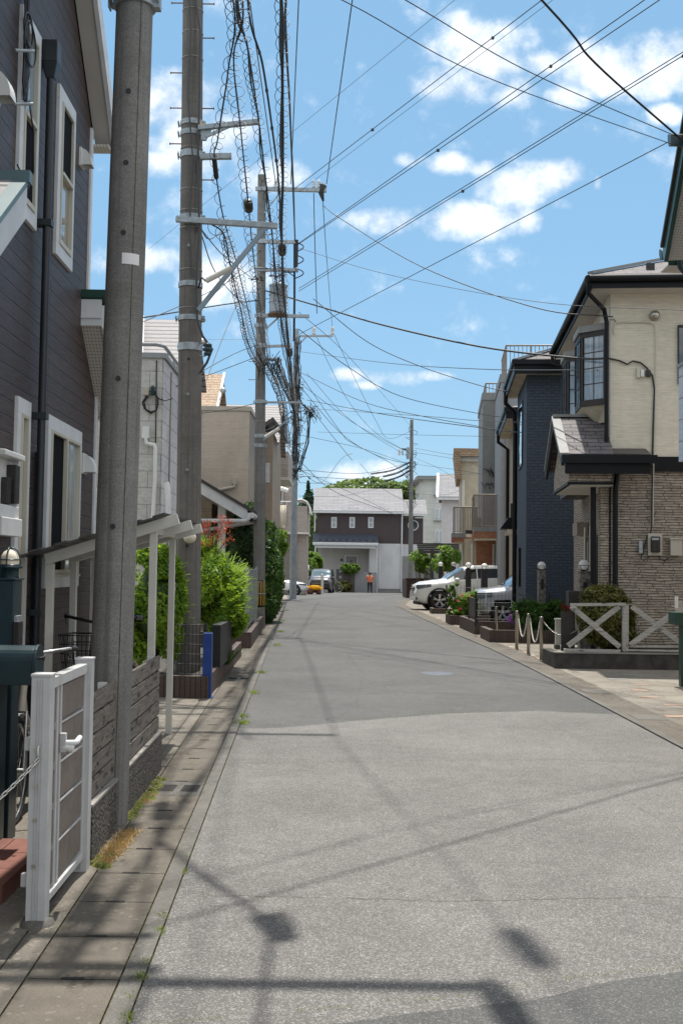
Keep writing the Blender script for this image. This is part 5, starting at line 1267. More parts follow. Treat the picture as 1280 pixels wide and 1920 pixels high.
MB().box(x0-3, x2-.3, 29.5, 33, -.4, F(th_,530,880,29.5)[1]).build('rear_wall', 'balcony_tile', th_, loc=True)
a = F(th_,513,948,26.9); b_ = F(th_,536,990,26.9); mb = MB(); n = 14
vs = []
for i in range(n+1):
    x = a[0]+(b_[0]-a[0])*i/n; vs += [(x,26.93+.03*math.sin(i*1.9),a[1]+.05),(x,26.90+.06*math.sin(i*1.6+1),b_[1]+.04*math.sin(i*.7))]
mb.add(vs, [(2*i,2*i+2,2*i+3,2*i+1) for i in range(n)], True); mb.build('cloth_screen', 'cloth_beige', th_, loc=True, solid=.01)
pr = [(x1-.7,0.35),(x1-.35,.38),(x1-.05,.25),(x1+.12,.0),(x1+.2,-.35),(x1+.2,-.5)]
mb = MB(); zt = a[1]+.15; mb.tube([(x,26.95,zt+z-.1) for x,z in pr], .05, 8); mb.tube([(x,30,zt+z-.1) for x,z in pr], .05, 8); 
mb.add([(x,26.95,zt+z-.1) for x,z in pr]+[(x,30,zt+z-.1) for x,z in pr], [(i,i+1,i+1+len(pr),i+len(pr)) for i in range(len(pr)-1)], True); mb.build('curved_canopy', 'white_box', th_, loc=True)
for px0,py0,px1,py1,y_ in ((521,905,530,945,29.4),(511,912,518,940,29.4)): f = fbox(th_,px0,py0,px1,py1,y_,.06,'white_trim','window'); a = F(th_,px0+2,py0+3,y_-.07); b_ = F(th_,px1-2,py1-3,y_-.07); MB().box(a[0],b_[0],y_-.075,y_-.062,b_[1],a[1]).build('pane','window_glass',f,loc=True)
a = F(th_,521,915,29.0); MB().tube([(a[0],28.7,a[1]),(a[0]+.7,28.7,a[1]-.2)], .16, 10).build('air_unit', 'white_box', th_, loc=True)
a = F(th_,505,1000,9); MB().tube([(a[0]-.4,8.9,a[1]-.35),(a[0]+.75,8.9,a[1]-.35)], .22, 12).build('awning_box', 'galv', th_, loc=True)
for px in (547,554): c = F(th_,px,1030,27.9); MB().cyl((c[0],27.9,-.4),(c[0],27.9,F(th_,px,1000,27.9)[1]-.15),.06,seg=8).build('slim_column', 'rail_brown', th_, loc=True)
# weather-boarded edge strip and end gable seen behind pole 3
eg = house('narrow_gable_house', 'narrow tan house with a small dark gable end just right of third pole', (P(512,830,40).x,40,0))
zz = F(eg,512,810,0)[1]
MB().box(-.45,-.0,0,2.5,0,zz).build('wall', 'tan_siding', eg, loc=True)
mb = MB(); mb.prism([(-.6,-.3,zz-.05),(.0,-.3,zz+.35),(.42,-.3,zz-.15),(.42,-.3,zz-.02),(.0,-.3,zz+.5),(-.6,-.3,zz+.1)], (0,3.2,0)); mb.build('roof', 'roof_dark', eg, loc=True)
a = F(eg,504,850,0); f = MB().box(-.25,-.1,-.03,-.002,F(eg,505,905,0)[1],F(eg,505,868,0)[1]).build('window', 'white_trim', eg, loc=True)

# ================================================================== RIGHT: cream house
RZ = -math.atan(193/2100)
ch_ = house('cream_house', 'cream and brown stone sided house with bay windows and a gabled porch', (4.794, 20, 0), RZ)
zb_ = F(ch_,1180,870)[1]; ze = F(ch_,1200,531)[1]
MB().box(0,6,0,5.8,zb_,ze).build('upper_wall', 'cream_siding', ch_, loc=True)
MB().box(0.02,6,0.02,5.8,.3,zb_).build('lower_wall', 'stone_siding', ch_, loc=True)
MB().box(0.06,6,0.06,5.8,0,.3).build('foundation', 'kerbstone', ch_, loc=True)
a = F(ch_,1205,856,-.03); b_ = F(ch_,1205,884,-.03); mb = MB(); mb.box(F(ch_,1222,860)[0],6,-.035,.0,b_[1],a[1]); mb.box(-.035,0,0,5.8,b_[1],a[1]); mb.build('belt_course', 'black_pipe', ch_, loc=True)
MB().box(-.012,.0,-.012,.02,zb_,ze).build('corner_bead', 'light_grey_wall', ch_, loc=True)
# hip roof
ov = .42; k_ = .42; x0, x1, y0, y1 = -ov, 6+ov, -ov-.1, 5.8+ov; zt_ = F(ch_,1200,516,-ov)[1]
zr_ = zt_+(y1-y0)/2*k_; ym = (y0+y1)/2; dxr = (y1-y0)/2
mb = MB(); A=(x0,y0,zt_);B=(x1,y0,zt_);Cc=(x1,y1,zt_);Dd=(x0,y1,zt_);R1=(x0+dxr,ym,zr_);R2=(x1-.5,ym,zr_)
mb.add([A,B,Cc,Dd,R1,R2], [(0,1,5,4),(1,2,5),(2,3,4,5),(3,0,4),(3,2,1,0)]); mb.build('roof', 'roof_shingle', ch_, loc=True)
mb = MB(); mb.beam(Vector(A)+Vector((.0,0,.03)), Vector(R1)+Vector((0,0,.05)), .12,.05); mb.beam(Vector(Dd)+Z(.03), Vector(R1)+Z(.05), .12,.05); mb.build('hip_flashing', 'mid_grey_wall', ch_, loc=True)
for u, v in ((1.05,.42),(3.0,.42),(5,.42)): MB().box(x0+u,x0+u+.14,y0+v,y0+v+.10,zt_+v*k_+.0,zt_+v*k_+.13).build('snow_guard', 'black_box', ch_, loc=True)
mb = MB(); mb.box(x0+.02,x1,y0+.03,y0+.06,zt_-.24,zt_-.005); mb.box(x0+.02,x0+.05,y0+.06,y1,zt_-.24,zt_-.005); mb.build('fascia', 'black_pipe', ch_, loc=True)
mb = MB(); mb.box(x0+.05,x1,y0+.06,0,zt_-.235,zt_-.215); mb.box(x0+.05,0,0,y1-.05,zt_-.235,zt_-.215); mb.build('soffit', 'soffit', ch_, loc=True)
mb = MB(); mb.tube([(x0-.02,y0-.04,zt_-.08),(x1,y0-.04,zt_-.07)], .062, 10); mb.tube([(x0-.04,y0-.04,zt_-.08),(x0-.04,y1,zt_-.09)], .062, 10); mb.build('gutter', 'black_pipe', ch_, loc=True)
def pipe(root, pts, m_, r=.04, name='downpipe'): return MB().tube(pts, r, 10).build(name, m_, root, loc=True)
pipe(ch_, [(x0-.02,y0+.05,zt_-.12),(x0-.02,y0+.08,zt_-.32),(-.12,-.07,zt_-.52),(-.07,-.05,zt_-.75),(-.07,-.05,zb_+.05)], 'black_pipe', .042)
pipe(ch_, [(x0-.03,y1-.1,zt_-.12),(x0-.03,y1-.1,zt_-.35),(-.10,y1-.35,zt_-.5),(-.08,y1-.37,zt_-1.6)], 'black_pipe', .042)
# lower pipe from porch gutter
a = F(ch_,1156,880,-.1); pipe(ch_, [(a[0]+.02,-.12,zb_-.02),(a[0]-.02,-.10,zb_-.35),(a[0]-.03,-.09,zb_-.6),(a[0]-.03,-.09,.3)], 'black_pipe', .046)
# bay windows on the street side
for i,(v0,v1) in enumerate(((.38,1.95),(2.75,4.3))):
    za = on_side(ch_,1130,628,-.05)[1] if i == 0 else 0
    z1b = 6.02; z0b = 4.62
    z1b = P(1112,622,20.85).z; z0b = P(1112,770,20.85).z
    z1b, z0b = z1b-.05, z0b+.05
    o_ = .42; plan = [(0,v0),(-o_,v0+.38),(-o_,v1-.38),(0,v1)]
    def face(p, q, t=.05, mt_='window_frame_brown', nm='bay_frame', inset=.07):
        p, q = Vector((p[0],p[1],0)), Vector((q[0],q[1],0)); d = (q-p); L_ = d.length; d.normalize(); up = Z(1)
        mb.beam(p+Z(z0b+.06), q+Z(z0b+.06), .05,.12); mb.beam(p+Z(z1b-.05), q+Z(z1b-.05), .05,.10)
        for e in (p+d*.035, q-d*.035): mb.beam(e+Z(z0b+.12), e+Z(z1b-.1), .07,.05, up=d)
        gbm.beam(p+d*.07+Z((z0b+z1b)/2+.01), q-d*.07+Z((z0b+z1b)/2+.01), .02, z1b-z0b-.22)
        n_ = d.cross(up)*-1
        for k in range(1,4): zz_ = z0b+.12+(z1b-z0b-.22)*k/4; mun.beam(p+d*.07+n_*.014*(1 if n_.x < 0 else -1)+Z(zz_), q-d*.07+n_*.014*(1 if n_.x < 0 else -1)+Z(zz_), .006,.016)
        if L_ > .5:
            m2 = (p+q)/2; mun.beam(m2+n_*.014*(1 if n_.x < 0 else -1)+Z(z0b+.12), m2+n_*.014*(1 if n_.x < 0 else -1)+Z(z1b-.1), .016,.006, up=d)
    mb = MB(); gbm = MB(); mun = MB()
    for p_, q_ in zip(plan, plan[1:]): face(p_, q_)
    f = mb.build('bay_window', 'window_frame_brown', ch_, loc=True); gbm.build('pane', 'window_sky', f, loc=True); mun.build('glazing_bar', 'window_frame_brown', f, loc=True)
    mb = MB(); mb.prism([(x,y,z1b) for x,y in [(0,v0-.05),(-o_-.06,v0+.34),(-o_-.06,v1-.34),(0,v1+.05)]], (0,0,.12)); mb.build('bay_roof', 'mid_grey_wall', f, loc=True)
    mb = MB(); top = [(x,y,z0b) for x,y in plan]; bot = [(0,v0+.15,z0b-.30),(-.12,v0+.45,z0b-.30),(-.12,v1-.45,z0b-.30),(0,v1-.15,z0b-.30)]; mb.add(top+bot, [(0,1,5,4),(1,2,6,5),(2,3,7,6),(4,5,6,7)]); mb.build('bay_apron', 'cream_plain', f, loc=True)
# wall fittings on the camera side
def wbox(px0,py0,px1,py1,d,m_,nm,bev=.006,y=-.001): return fbox(ch_,px0,py0,px1,py1,y,d,m_,nm,bev)
wbox(1192,691,1198,709,.06,'yellow' if False else 'cream_frame','junction_box'); wbox(1199,694,1206,707,.05,'white_box','junction_box'); wbox(1209,695,1218,707,.06,'black_box','junction_box')
a = F(ch_,1226,592,-.01); MB().lathe((a[0],0,a[1]), [(.0,-.12),(.05,-.115),(.085,-.08),(.095,-.02),(.095,0)][::-1], 20, axis='y').build('vent_cap', 'stainless', ch_, loc=True)
def wirepath(pts, r, m_='cable', y=-.03, nm='wall_cable'): return MB().tube([(F(ch_,*q,y)[0],y,F(ch_,*q,y)[1]) for q in pts], r, 6).build(nm, m_, ch_, loc=True)
wirepath([(1143,600),(1150,598),(1154,604)], .006)
wirepath([(1151,628),(1149,618),(1152,607),(1160,604),(1190,604),(1215,604),(1225,608),(1228,618),(1228,680),(1227,780),(1225,850),(1224,900),(1223,985)], .010, 'cream_frame')
wirepath([(1140,672),(1160,676),(1175,683),(1185,677),(1200,680),(1212,690),(1222,704),(1226,730),(1224,780),(1222,860),(1222,905)], .015)
wirepath([(1222,905),(1221,950),(1221,985),(1219,997),(1212,1006),(1206,1030)], .012)
wirepath([(1206,1030),(1200,1046),(1206,1052),(1214,1045),(1214,1030)], .009)
wirepath([(1232,1038),(1236,1048),(1245,1052),(1254,1045)], .009)
a0_ = F(ch_,1213,1001); wbox(1213,1000,1240,1042,.04,'beige_box','meter_board'); wbox(1218,1006,1235,1036,.12,'black_box','electricity_meter',.02); wbox(1219,1009,1232,1013,.125,'galv','meter_label',.0,-.0)
wbox(1196,1014,1203,1038,.05,'galv','breaker'); wbox(1254,1011,1276,1042,.11,'beige_box','switch_cabinet'); wbox(1252,1009,1278,1012,.13,'beige_box','cabinet_hood',.002)
f = wbox(1269,610,1300,720,.05,'window_frame_brown','window'); a = F(ch_,1272,615,-.052); b_ = F(ch_,1300,716,-.052); MB().box(a[0],b_[0],-.056,-.05,b_[1],a[1]).build('pane','window_glass',f,loc=True)
# gabled porch: ridge runs out towards the street
iv = rootM(ch_).inverted()
zR = P(1037,788,21.0).z; zE = P(1047,858,19.55).z; yE = -.55; yR = 1.0; yF = 2.55; xg = (iv @ P(1037,788,21.0)).x
k_ = (zR-zE)/(yR-yE); th = .07
mb = MB(); slope_box(mb, yE,zE,yR,zR,xg,-.005,th); slope_box(mb,yR,zR,yF,zE,xg,-.005,th); xe = F(ch_,1219,860,yE)[0]
pr = mb.build('porch_roof', 'roof_shingle', ch_, loc=True)
mb = MB(); mb.beam((xg-.01,yR,zR+.09),(-.005,yR,zR+.09),.16,.05); slope_box(mb,yE-.01,zE+.015,yR,zR+.015,xg-.03,xg+.13,th); slope_box(mb,yR,zR+.015,yF,zE+.015,xg-.03,xg+.13,th); mb.build('porch_flashing', 'mid_grey_wall', ch_, loc=True)
mb = MB(); slope_box(mb,yE,zE-.14,yR,zR-.14,xg-.005,xg+.05,.15); slope_box(mb,yR,zR-.14,yF,zE-.14,xg-.005,xg+.05,.15); mb.build('porch_barge', 'black_pipe', ch_, loc=True)
mb = MB(); mb.box(.004,xe,yE,-.04,zE-.02,zE+.07); mb.add([(.0,yE,zE+.075),(xe,yE,zE+.075),(xe,-.04,zE+.22),(.0,-.04,zE+.22)],[(0,1,2,3)]); mb.box(-.12,-.0,yE+.0,-.06,zE+.09,zE+.35) if False else None; mb.build('pent_roof', 'roof_dark', ch_, loc=True)
mb = MB(); mb.box(xg,xe+.1,yE-.09,yE-.01,zE-.10,zE+.045); mb.box(xg+.06,xe,yE-.01,yE+.03,zE-.28,zE-.02); mb.build('porch_gutter', 'black_pipe', ch_, loc=True)
zl = P(1047,905,19.9).z
mb = MB(); xb = xg+.14; mb.box(xb,-.02,yE+.16,yE+.28,zl,zE-.1); mb.box(xb,xb+.12,yE+.28,yF-.3,zl,zE-.1)
mb.prism([(xb+.001,yE+.3,zE-.1),(xb+.001,yF-.3,zE-.1),(xb+.001,yR,zR-.25)], (.1,0,0)); mb.build('porch_fascia', 'stone_siding', ch_, loc=True)
mb = MB(); mb.box(xb-.02,-.0,yE+.14,yF-.28,zl-.045,zl-.003); mb.build('porch_trim', 'black_pipe', ch_, loc=True)
mb = MB(); mb.box(xb+.04,-.0,yE+.2,yF-.34,zl-.06,zl-.047); mb.build('porch_soffit', 'off_white', ch_, loc=True)
a = (iv @ P(1119,1000,20.4)).x; mb = MB(); mb.box(a,-.03,-.02,.3,0,zl-.06); mb.build('porch_column', 'stone_siding', ch_, loc=True)
pipe(ch_, [((iv @ P(1108,950,20.3)).x,.05,zl-.05),((iv @ P(1108,950,20.3)).x,.05,.1)], 'black_pipe', .05, 'porch_pipe')
mb = MB(); mb.box(-.06,-.0,1.2,2.9,.2,2.3); dr = mb.build('entrance_door', 'window_frame_brown', ch_, loc=True)
mb = MB(); mb.box(-.068,-.061,1.3,1.9,.35,2.2); mb.box(-.068,-.061,2.1,2.75,.35,2.2); mb.build('pane', 'window_glass', dr, loc=True)
for v_ in (1.25,2.0,2.85): pipe(ch_, [(-.09,v_,.2),(-.09,v_,2.5)], 'cream_frame', .02, 'door_jamb')
wsh = MB().box(-.22,-.0,3.1,3.9,2.35,2.62).build('shutter_box', 'rail_brown', ch_, loc=True)
MB().box(-.45,-.0,3.0,4.3,zl-.02,zl+.10).build('rear_canopy', 'roof_dark', ch_, loc=True)

# blue brick house
bh = house('blue_house', 'dark navy blue brick clad house with hip roof beside the parked van', (P(986,900,27.5).x, 27.5, 0), RZ)
ze = F(bh,1020,697)[1]
MB().box(0,6,0,3.5,0,ze).build('wall', 'blue_brick', bh, loc=True)
ov = .33; x0,x1,y0,y1 = -ov,6,-.36,3.9; zt_ = F(bh,1020,676,-.36)[1]; k_ = .40; ym = (y0+y1)/2; zr_ = zt_+(y1-y0)/2*k_+.35
mb = MB(); A=(x0,y0,zt_);B=(x1,y0,zt_);Cc=(x1,y1,zt_);Dd=(x0,y1,zt_);R1=(x0+2.9,ym,zr_);R2=(x1-.5,ym,zr_)
mb.add([A,B,Cc,Dd,R1,R2], [(0,1,5,4),(1,2,5),(2,3,4,5),(3,0,4),(3,2,1,0)]); mb.build('roof', 'roof_shingle', bh, loc=True)
mb = MB(); mb.beam(Vector(A)+Z(.03), Vector(R1)+Z(.05), .12,.05); mb.build('hip_flashing', 'light_grey_wall', bh, loc=True)
MB().box(x0+1.75,x0+1.9,y0+.5,y0+.6,zt_+.25,zt_+.38).build('snow_guard', 'black_box', bh, loc=True)
mb = MB(); mb.box(x0-.06,x1,y0-.08,y0+.0,zt_-.10,zt_+.02); mb.box(x0,x1,y0+.0,y0+.04,zt_-.32,zt_-.1); mb.box(x0-.06,x0,y0,y1,zt_-.1,zt_+.02); mb.box(x0,x0+.04,y0+.04,y1,zt_-.32,zt_-.1); mb.build('gutter', 'black_pipe', bh, loc=True)
mb = MB(); mb.box(x0+.045,x1,y0+.045,-.001,zt_-.28,zt_-.26); mb.box(x0+.045,-.001,0,y1,zt_-.28,zt_-.26); mb.build('soffit', 'cream_plain', bh, loc=True)
pipe(bh, [(x0-.0,y1-.5,zt_-.12),(x0+.0,y1-.5,zt_-.5),(-.10,y1-.45,zt_-.72),(-.07,y1-.47,zt_-1.1),(-.07,y1-.47,0)], 'black_pipe', .06)
mb = MB(); mb.box(-.03,-.001,1.2,2.6,4.3,6.0); f = mb.build('window', 'window_frame_brown', bh, loc=True); MB().box(-.036,-.031,1.28,2.52,4.38,5.92).build('pane','window_glass',f,loc=True)
mb = MB(); mb.box(-.06,-.001,1.8,2.7,1.2,2.2); mb.build('shutter', 'black_pipe', bh, loc=True)
# house 3: same kind behind, brown
h3 = house('dark_eave_house', 'narrow brown house with black gutters between navy house and grey block', (P(972,900,34.5).x, 34.5, 0), RZ)
ze = F(h3,972,785,-.1)[1]
MB().box(0,5,0,5.2,0,ze).build('wall', 'tan_siding', h3, loc=True)
ov = .42; zt_ = F(h3,950,765,-.3)[1]; y0,y1 = -.3,5.3
mb = MB(); A=(-ov,y0,zt_);B=(5,y0,zt_);Cc=(5,y1,zt_);Dd=(-ov,y1,zt_);R1=(2.2,2.5,zt_+1.0);R2=(4.5,2.5,zt_+1.0)
mb.add([A,B,Cc,Dd,R1,R2], [(0,1,5,4),(1,2,5),(2,3,4,5),(3,0,4),(3,2,1,0)]); mb.build('roof', 'roof_shingle', h3, loc=True)
mb = MB(); mb.box(-ov-.06,4,y0-.06,y0,zt_-.12,zt_+.02); mb.box(-ov-.06,-ov,y0,y1,zt_-.12,zt_+.02); mb.box(-ov,4,y0,y0+.03,zt_-.32,zt_-.12); mb.box(-ov,-ov+.03,y0,y1,zt_-.32,zt_-.12); mb.build('gutter', 'black_pipe', h3, loc=True)
mb = MB(); mb.box(-ov+.04,0,y0+.05,y1,zt_-.30,zt_-.27); mb.build('soffit', 'cream_plain', h3, loc=True)
pipe(h3, [(-ov,4.6,zt_-.12),(-ov,4.6,zt_-.5),(-.08,4.7,zt_-.75),(-.08,4.7,.2)], 'black_pipe', .06)
pipe(h3, [(-.08,.25,zt_-.5),(-.08,.25,.2)], 'dark_edge', .05, 'wall_pipe')
a = F(h3,957,940,-.2); mb = MB(); mb.prism([(-.55,.2,2.9),(.0,.2,2.9),(.0,.2,3.25),(-.3,.2,3.25)], (0,1.0,0)); mb.build('small_canopy', 'black_pipe', h3, loc=True)
MB().box(-.35,-.02,.1,1.4,2.72,2.88).build('canopy_soffit', 'cream_plain', h3, loc=True)
MB().box(-.22,-.02,.4,.6,3.25,3.7).build('box_light', 'black_box', h3, loc=True)
# grey blocks with roof railings
def block(name, label, px0, px1, pyt, Y, dep, m_, cap='mid_grey_wall', ybase=0, rail=None, railY=None):
    t = house(name, label, (P(px0, 1000, Y).x, Y, gz(Y)), RZ)
    zt = F(t, (px0+px1)/2, pyt)[1]; x1 = max(F(t, px1, 950)[0], .8)+2
    MB().box(0,x1,0,dep,0,zt).build('wall', m_, t, loc=True)
    mb = MB(); mb.box(-.04,x1,-.04,0,zt-.28,zt+.03); mb.box(-.04,0,0,dep,zt-.28,zt+.03); mb.box(0,x1,0,dep,zt,zt+.03); mb.build('parapet_cap', cap, t, loc=True)
    return t, zt, x1
gA_, zA, xA = block('grey_block_house', 'tall light grey flat roofed house with rooftop railing beyond the navy house', 937, 953, 703, 42.5, 5.0, 'light_grey_wall')
gB_, zB, xB = block('grey_block_house', 'slightly lower mid grey flat roofed house with rail beside brown tiled gable', 903, 937, 738, 48, 6.0, 'mid_grey_wall')
def railing(t, x0, x1, y, y1, z0, z1, n, m_='rail_brown', r=.018, name='railing', balus=.022):
    mb = MB(); mb.tube([(x0,y1,z1),(x0,y,z1),(x1,y,z1)], .035, 6); mb.tube([(x0,y1,z0+.08),(x0,y,z0+.08),(x1,y,z0+.08)], .02, 6)
    for i in range(n+1):
        x = x0+(x1-x0)*i/n; w_ = .035 if i % 6 == 0 else balus*.6; mb.box(x-w_,x+w_,y-.012,y+.012,z0 if i % 6 == 0 else z0+.08,z1)
    m2 = max(2, int((y1-y)/.25))
    for i in range(1, m2+1):
        yy = y+(y1-y)*i/m2; mb.box(x0-.012,x0+.012,yy-.02,yy+.02,z0,z1)
    return mb.build(name, m_, t, loc=True)
a = F(gA_,948,700,.3); b_ = F(gA_,1010,646,.3); railing(gA_, a[0], a[0]+2.2, .3, 3.5, zA, F(gA_,960,648,.3)[1], 14)
a = F(gB_,910,740,.3); railing(gB_, a[0], a[0]+1.2, .3, 3.5, zB, F(gB_,920,719,.3)[1], 8)
for t_, px in ((gB_,932),): a = F(t_,px,760,-.08); pipe(t_, [(a[0]-.1,-.1,F(t_,px,748)[1]),(a[0],-.1,F(t_,px,756)[1]),(a[0],-.1,.2)], 'off_white', .06)
a = F(gA_,950,740,-.05); pipe(gA_, [(a[0],-.06,zA-.5),(a[0],-.06,.2)], 'rail_brown', .05)
R_ = random.Random(21)
mb = MB()
for px, py in ((917,905),(945,890),(943,860),(917,880)):
    a = F(gB_,px,py,-.1)
    for k in range(5): q0 = Vector((a[0]+R_.uniform(-.1,.1),-.12,a[1])); mb.tube([q0,q0+Vector((R_.uniform(-.3,.3),0,-R_.uniform(.1,.4))),q0+Vector((R_.uniform(-.3,.4),0,R_.uniform(-.3,.1)))], .014, 5)
mb.build('service_cable', 'cable', gB_, loc=True)
# balconies of the brick based houses
bb_ = house('balcony_brick_house', 'orange brick ground floor house with brown railed balconies over the white car', (P(850,1000,47).x, 47, gz(47)), RZ)
def fb2(px0,py0,px1,py1,y,dep,m_,nm): a = F(bb_,px0,py0,y); b_ = F(bb_,px1,py1,y); return MB().box(a[0],b_[0],y,y+dep,b_[1],a[1]).build(nm,m_,bb_,loc=True)
x0 = F(bb_,886,1000,3.2)[0]
fb2(893,1010,990,1150,-.2,.9,'orange_brick','brick_wall'); fb2(870,1010,893,1150,.8,.2,'cream_plain','plaster_wall')
fb2(887,995,965,1010,-1.6,3.2,'orange_brick','balcony_edge'); fb2(887,988,965,997,-1.62,3.25,'mid_grey_wall','balcony_slab'); fb2(889,1008,965,1013,-1.58,3.15,'cream_plain','balcony_soffit')
fb2(846,1007,893,1016,1.0,2.2,'orange_brick','balcony_edge'); fb2(846,999,873,1008,.95,2.3,'mid_grey_wall','balcony_slab'); fb2(850,1014,893,1018,1.05,2.1,'cream_plain','balcony_soffit')
a = F(bb_,888,990,-1.55); b_ = F(bb_,965,928,-1.55); railing(bb_, a[0], b_[0], -1.55, 1.4, a[1], b_[1], 24, name='balcony_railing', balus=.03)
a = F(bb_,850,1000,1.1); b_ = F(bb_,893,951,1.1); railing(bb_, a[0], b_[0], 1.1, 3.0, a[1], b_[1], 14, name='balcony_railing', balus=.03)
fb2(872,994,885,1001,-1.64,.1,'black_box','wall_lamp')
mb = MB(); mb.tube([(F(bb_,868,1012,2.3)[0],2.3,3.2-1.0+1),(F(bb_,868,1012,2.3)[0],2.3,0)], .07, 8); mb.build('slim_column', 'off_white', bb_, loc=True)
for px in (885,925,945): c = F(bb_,px,1020,-.3); pipe(bb_, [(c[0],-.3,c[1]),(c[0],-.3,0)], 'cream_frame', .055, 'drain_pipe')
c0 = F(bb_,928,1016,-.25); c1 = F(bb_,944,1100,-.25); MB().box(c0[0],c1[0],-.25,-.201,c1[1],c0[1]).build('slat_window', 'rust', bb_, loc=True)
c0 = F(bb_,893,952,2.0); MB().box(c0[0]-.2,F(bb_,905,952,2.0)[0],2.2,2.6,F(bb_,893,1000,2.0)[1],F(bb_,893,970,2.0)[1]).build('air_unit', 'mid_grey_wall', bb_, loc=True)
# brown tiled gable house
bt_ = house('brown_tile_house', 'cream house with brown tiled overhanging verge beside the grey blocks', (P(862,1000,60).x, 60, gz(60)), RZ)
a = F(bt_,862,868); zt = F(bt_,880,862)[1]
MB().box(0,4.5,0,6,-.1,zt).build('wall', 'cream_plain', bt_, loc=True)
p = [F(bt_,850,840,-.5),F(bt_,903,841,-.5),F(bt_,903,856,-.5),F(bt_,863,856,-.5),F(bt_,865,897,-.5),F(bt_,856,897,-.5)]
mb = MB(); mb.prism([(x,-.5,z) for x,z in (p[0],p[1],p[2],p[3])], (0,.3,0)); mb.prism([(x,-.48,z) for x,z in (p[0],p[3],p[4],p[5])], (0,6,0)); mb.build('tiled_verge', 'roof_rust', bt_, loc=True)
a = F(bt_,863,857,-.2); b_ = F(bt_,903,865,-.2); MB().box(a[0],b_[0],-.2,0,b_[1],a[1]).build('eave_beam', 'off_white', bt_, loc=True)
MB().tube([(F(bt_,868,900,-.1)[0],-.1,F(bt_,868,900,-.1)[1]),(F(bt_,868,900,-.1)[0],-.1,0)], .08, 8).build('downpipe', 'off_white', bt_, loc=True)
# slate + white rendered house
sw = house('white_render_house', 'white rendered house with grey slate gable roof left of the balconies', (P(827,960,76).x, 76, gz(76)), RZ)
a = F(sw,827,930); MB().box(0,5,0,5,-.4,a[1]).build('wall', 'white_wall', sw, loc=True)
ze_, zr_ = F(sw,840,934,-.4)[1], F(sw,840,891,2.4)[1]
mb = MB(); slope_box(mb,-.4,ze_,2.4,zr_,-.2,3,.1); slope_box(mb,2.4,zr_,5.2,ze_,-.2,3,.1); mb.build('roof', 'roof_shingle_grey', sw, loc=True)
mb = MB(); slope_box(mb,-.45,ze_-.3,2.4,zr_-.25,-.35,-.2,.4); mb.box(-.3,3,-.5,-.4,ze_-.12,ze_+.04); mb.build('verge_board', 'white_trim', sw, loc=True)
# apartment block
ab = house('apartment_block', 'pale four storey apartment block with white windows behind the far carport', (P(790,960,112).x, 112, gz(112)), 0)
a = F(ab,825,900); MB().box(0,12,0,10,-.2,a[1]).build('wall', 'apartment_wall', ab, loc=True)
b_ = F(ab,825,893); mb = MB(); mb.box(-.5,12.5,-.5,10,a[1],b_[1]+.0); mb.box(-.35,-.0,-.3,0,a[1]-.25,a[1]); mb.build('roof_slab', 'mid_grey_wall', ab, loc=True)
for px0,py0,px1,py1 in ((814,908,829,929),(814,953,830,976),(814,994,830,1018),(852,908,866,930)):
    a = F(ab,px0,py0); b_ = F(ab,px1,py1); f = MB().box(a[0],b_[0],-.08,-.002,b_[1],a[1]).build('window', 'white_trim', ab, loc=True)
    w_ = (b_[0]-a[0])/2
    mb = MB()
    for j in (0,1): mb.box(a[0]+.08+j*w_,a[0]+w_-.05+j*w_,-.095,-.082,b_[1]+.1,a[1]-.1)
    mb.build('pane', 'window_pale', f, loc=True)
    MB().box(a[0]-.1,b_[0]+.1,-.3,-.09,b_[1]-.08,b_[1]+.02).build('sill', 'mid_grey_wall', f, loc=True)

# far house closing the street
fh = house('far_house', 'purple brown and white two storey house closing the end of the street', (P(592,1110,97).x, 97, gz(97)), -.004)
def fx(px, py, y=0): return F(fh, px, py, y)
W1 = fx(755,1000)[0]; W2 = fx(795,1000)[0]; zm = fx(740,1019)[1]; zt = fx(680,963)[1]
MB().box(0,W1,0,8,zm,zt).build('upper_wall', 'far_brown', fh, loc=True)
MB().box(fx(709,1050)[0],W1,0,8,.35,zm-.02).build('lower_wall', 'far_white', fh, loc=True)
MB().box(.1,fx(709,1050)[0]+.1,.9,8,.0,zm).build('recessed_wall', 'far_grey', fh, loc=True)
MB().box(fx(708,1100)[0],W1-.02,.03,8,-.1,.35).build('foundation', 'mid_grey_wall', fh, loc=True)
MB().box(W1,W2,1.5,8,zm,fx(775,970)[1]).build('wing_upper_wall', 'far_brown', fh, loc=True)
MB().box(W1,W2,1.5,8,0,zm-.02).build('wing_lower_wall', 'far_white', fh, loc=True)
ze, zr = fx(680,960,-.4)[1], fx(680,918,3.6)[1]; xl = fx(587,961,-.4)[0]; xr = fx(757,961,-.4)[0]
mb = MB(); slope_box(mb,-.4,ze,3.6,zr,xl,xr,.10); slope_box(mb,3.6,zr,8.4,ze,xl,xr,.1); mb.build('roof', 'roof_shingle_grey', fh, loc=True)
ze2, zr2 = fx(775,965,1.1)[1], fx(775,939,3.6)[1]
mb = MB(); slope_box(mb,1.1,ze2,3.6,zr2,xr,fx(801,961,1)[0],.10); slope_box(mb,3.6,zr2,6.0,ze2,xr,fx(801,961,1)[0],.1); mb.build('wing_roof', 'roof_shingle_grey', fh, loc=True)
mb = MB(); mb.box(xl,xr+.05,-.52,-.4,ze-.12,ze+.06); mb.box(xr,fx(801,961,1)[0],.98,1.1,ze2-.12,ze2+.06); mb.box(xl,xr,-.4,0,ze-.12,ze-.1); mb.build('gutter', 'white_trim', fh, loc=True)
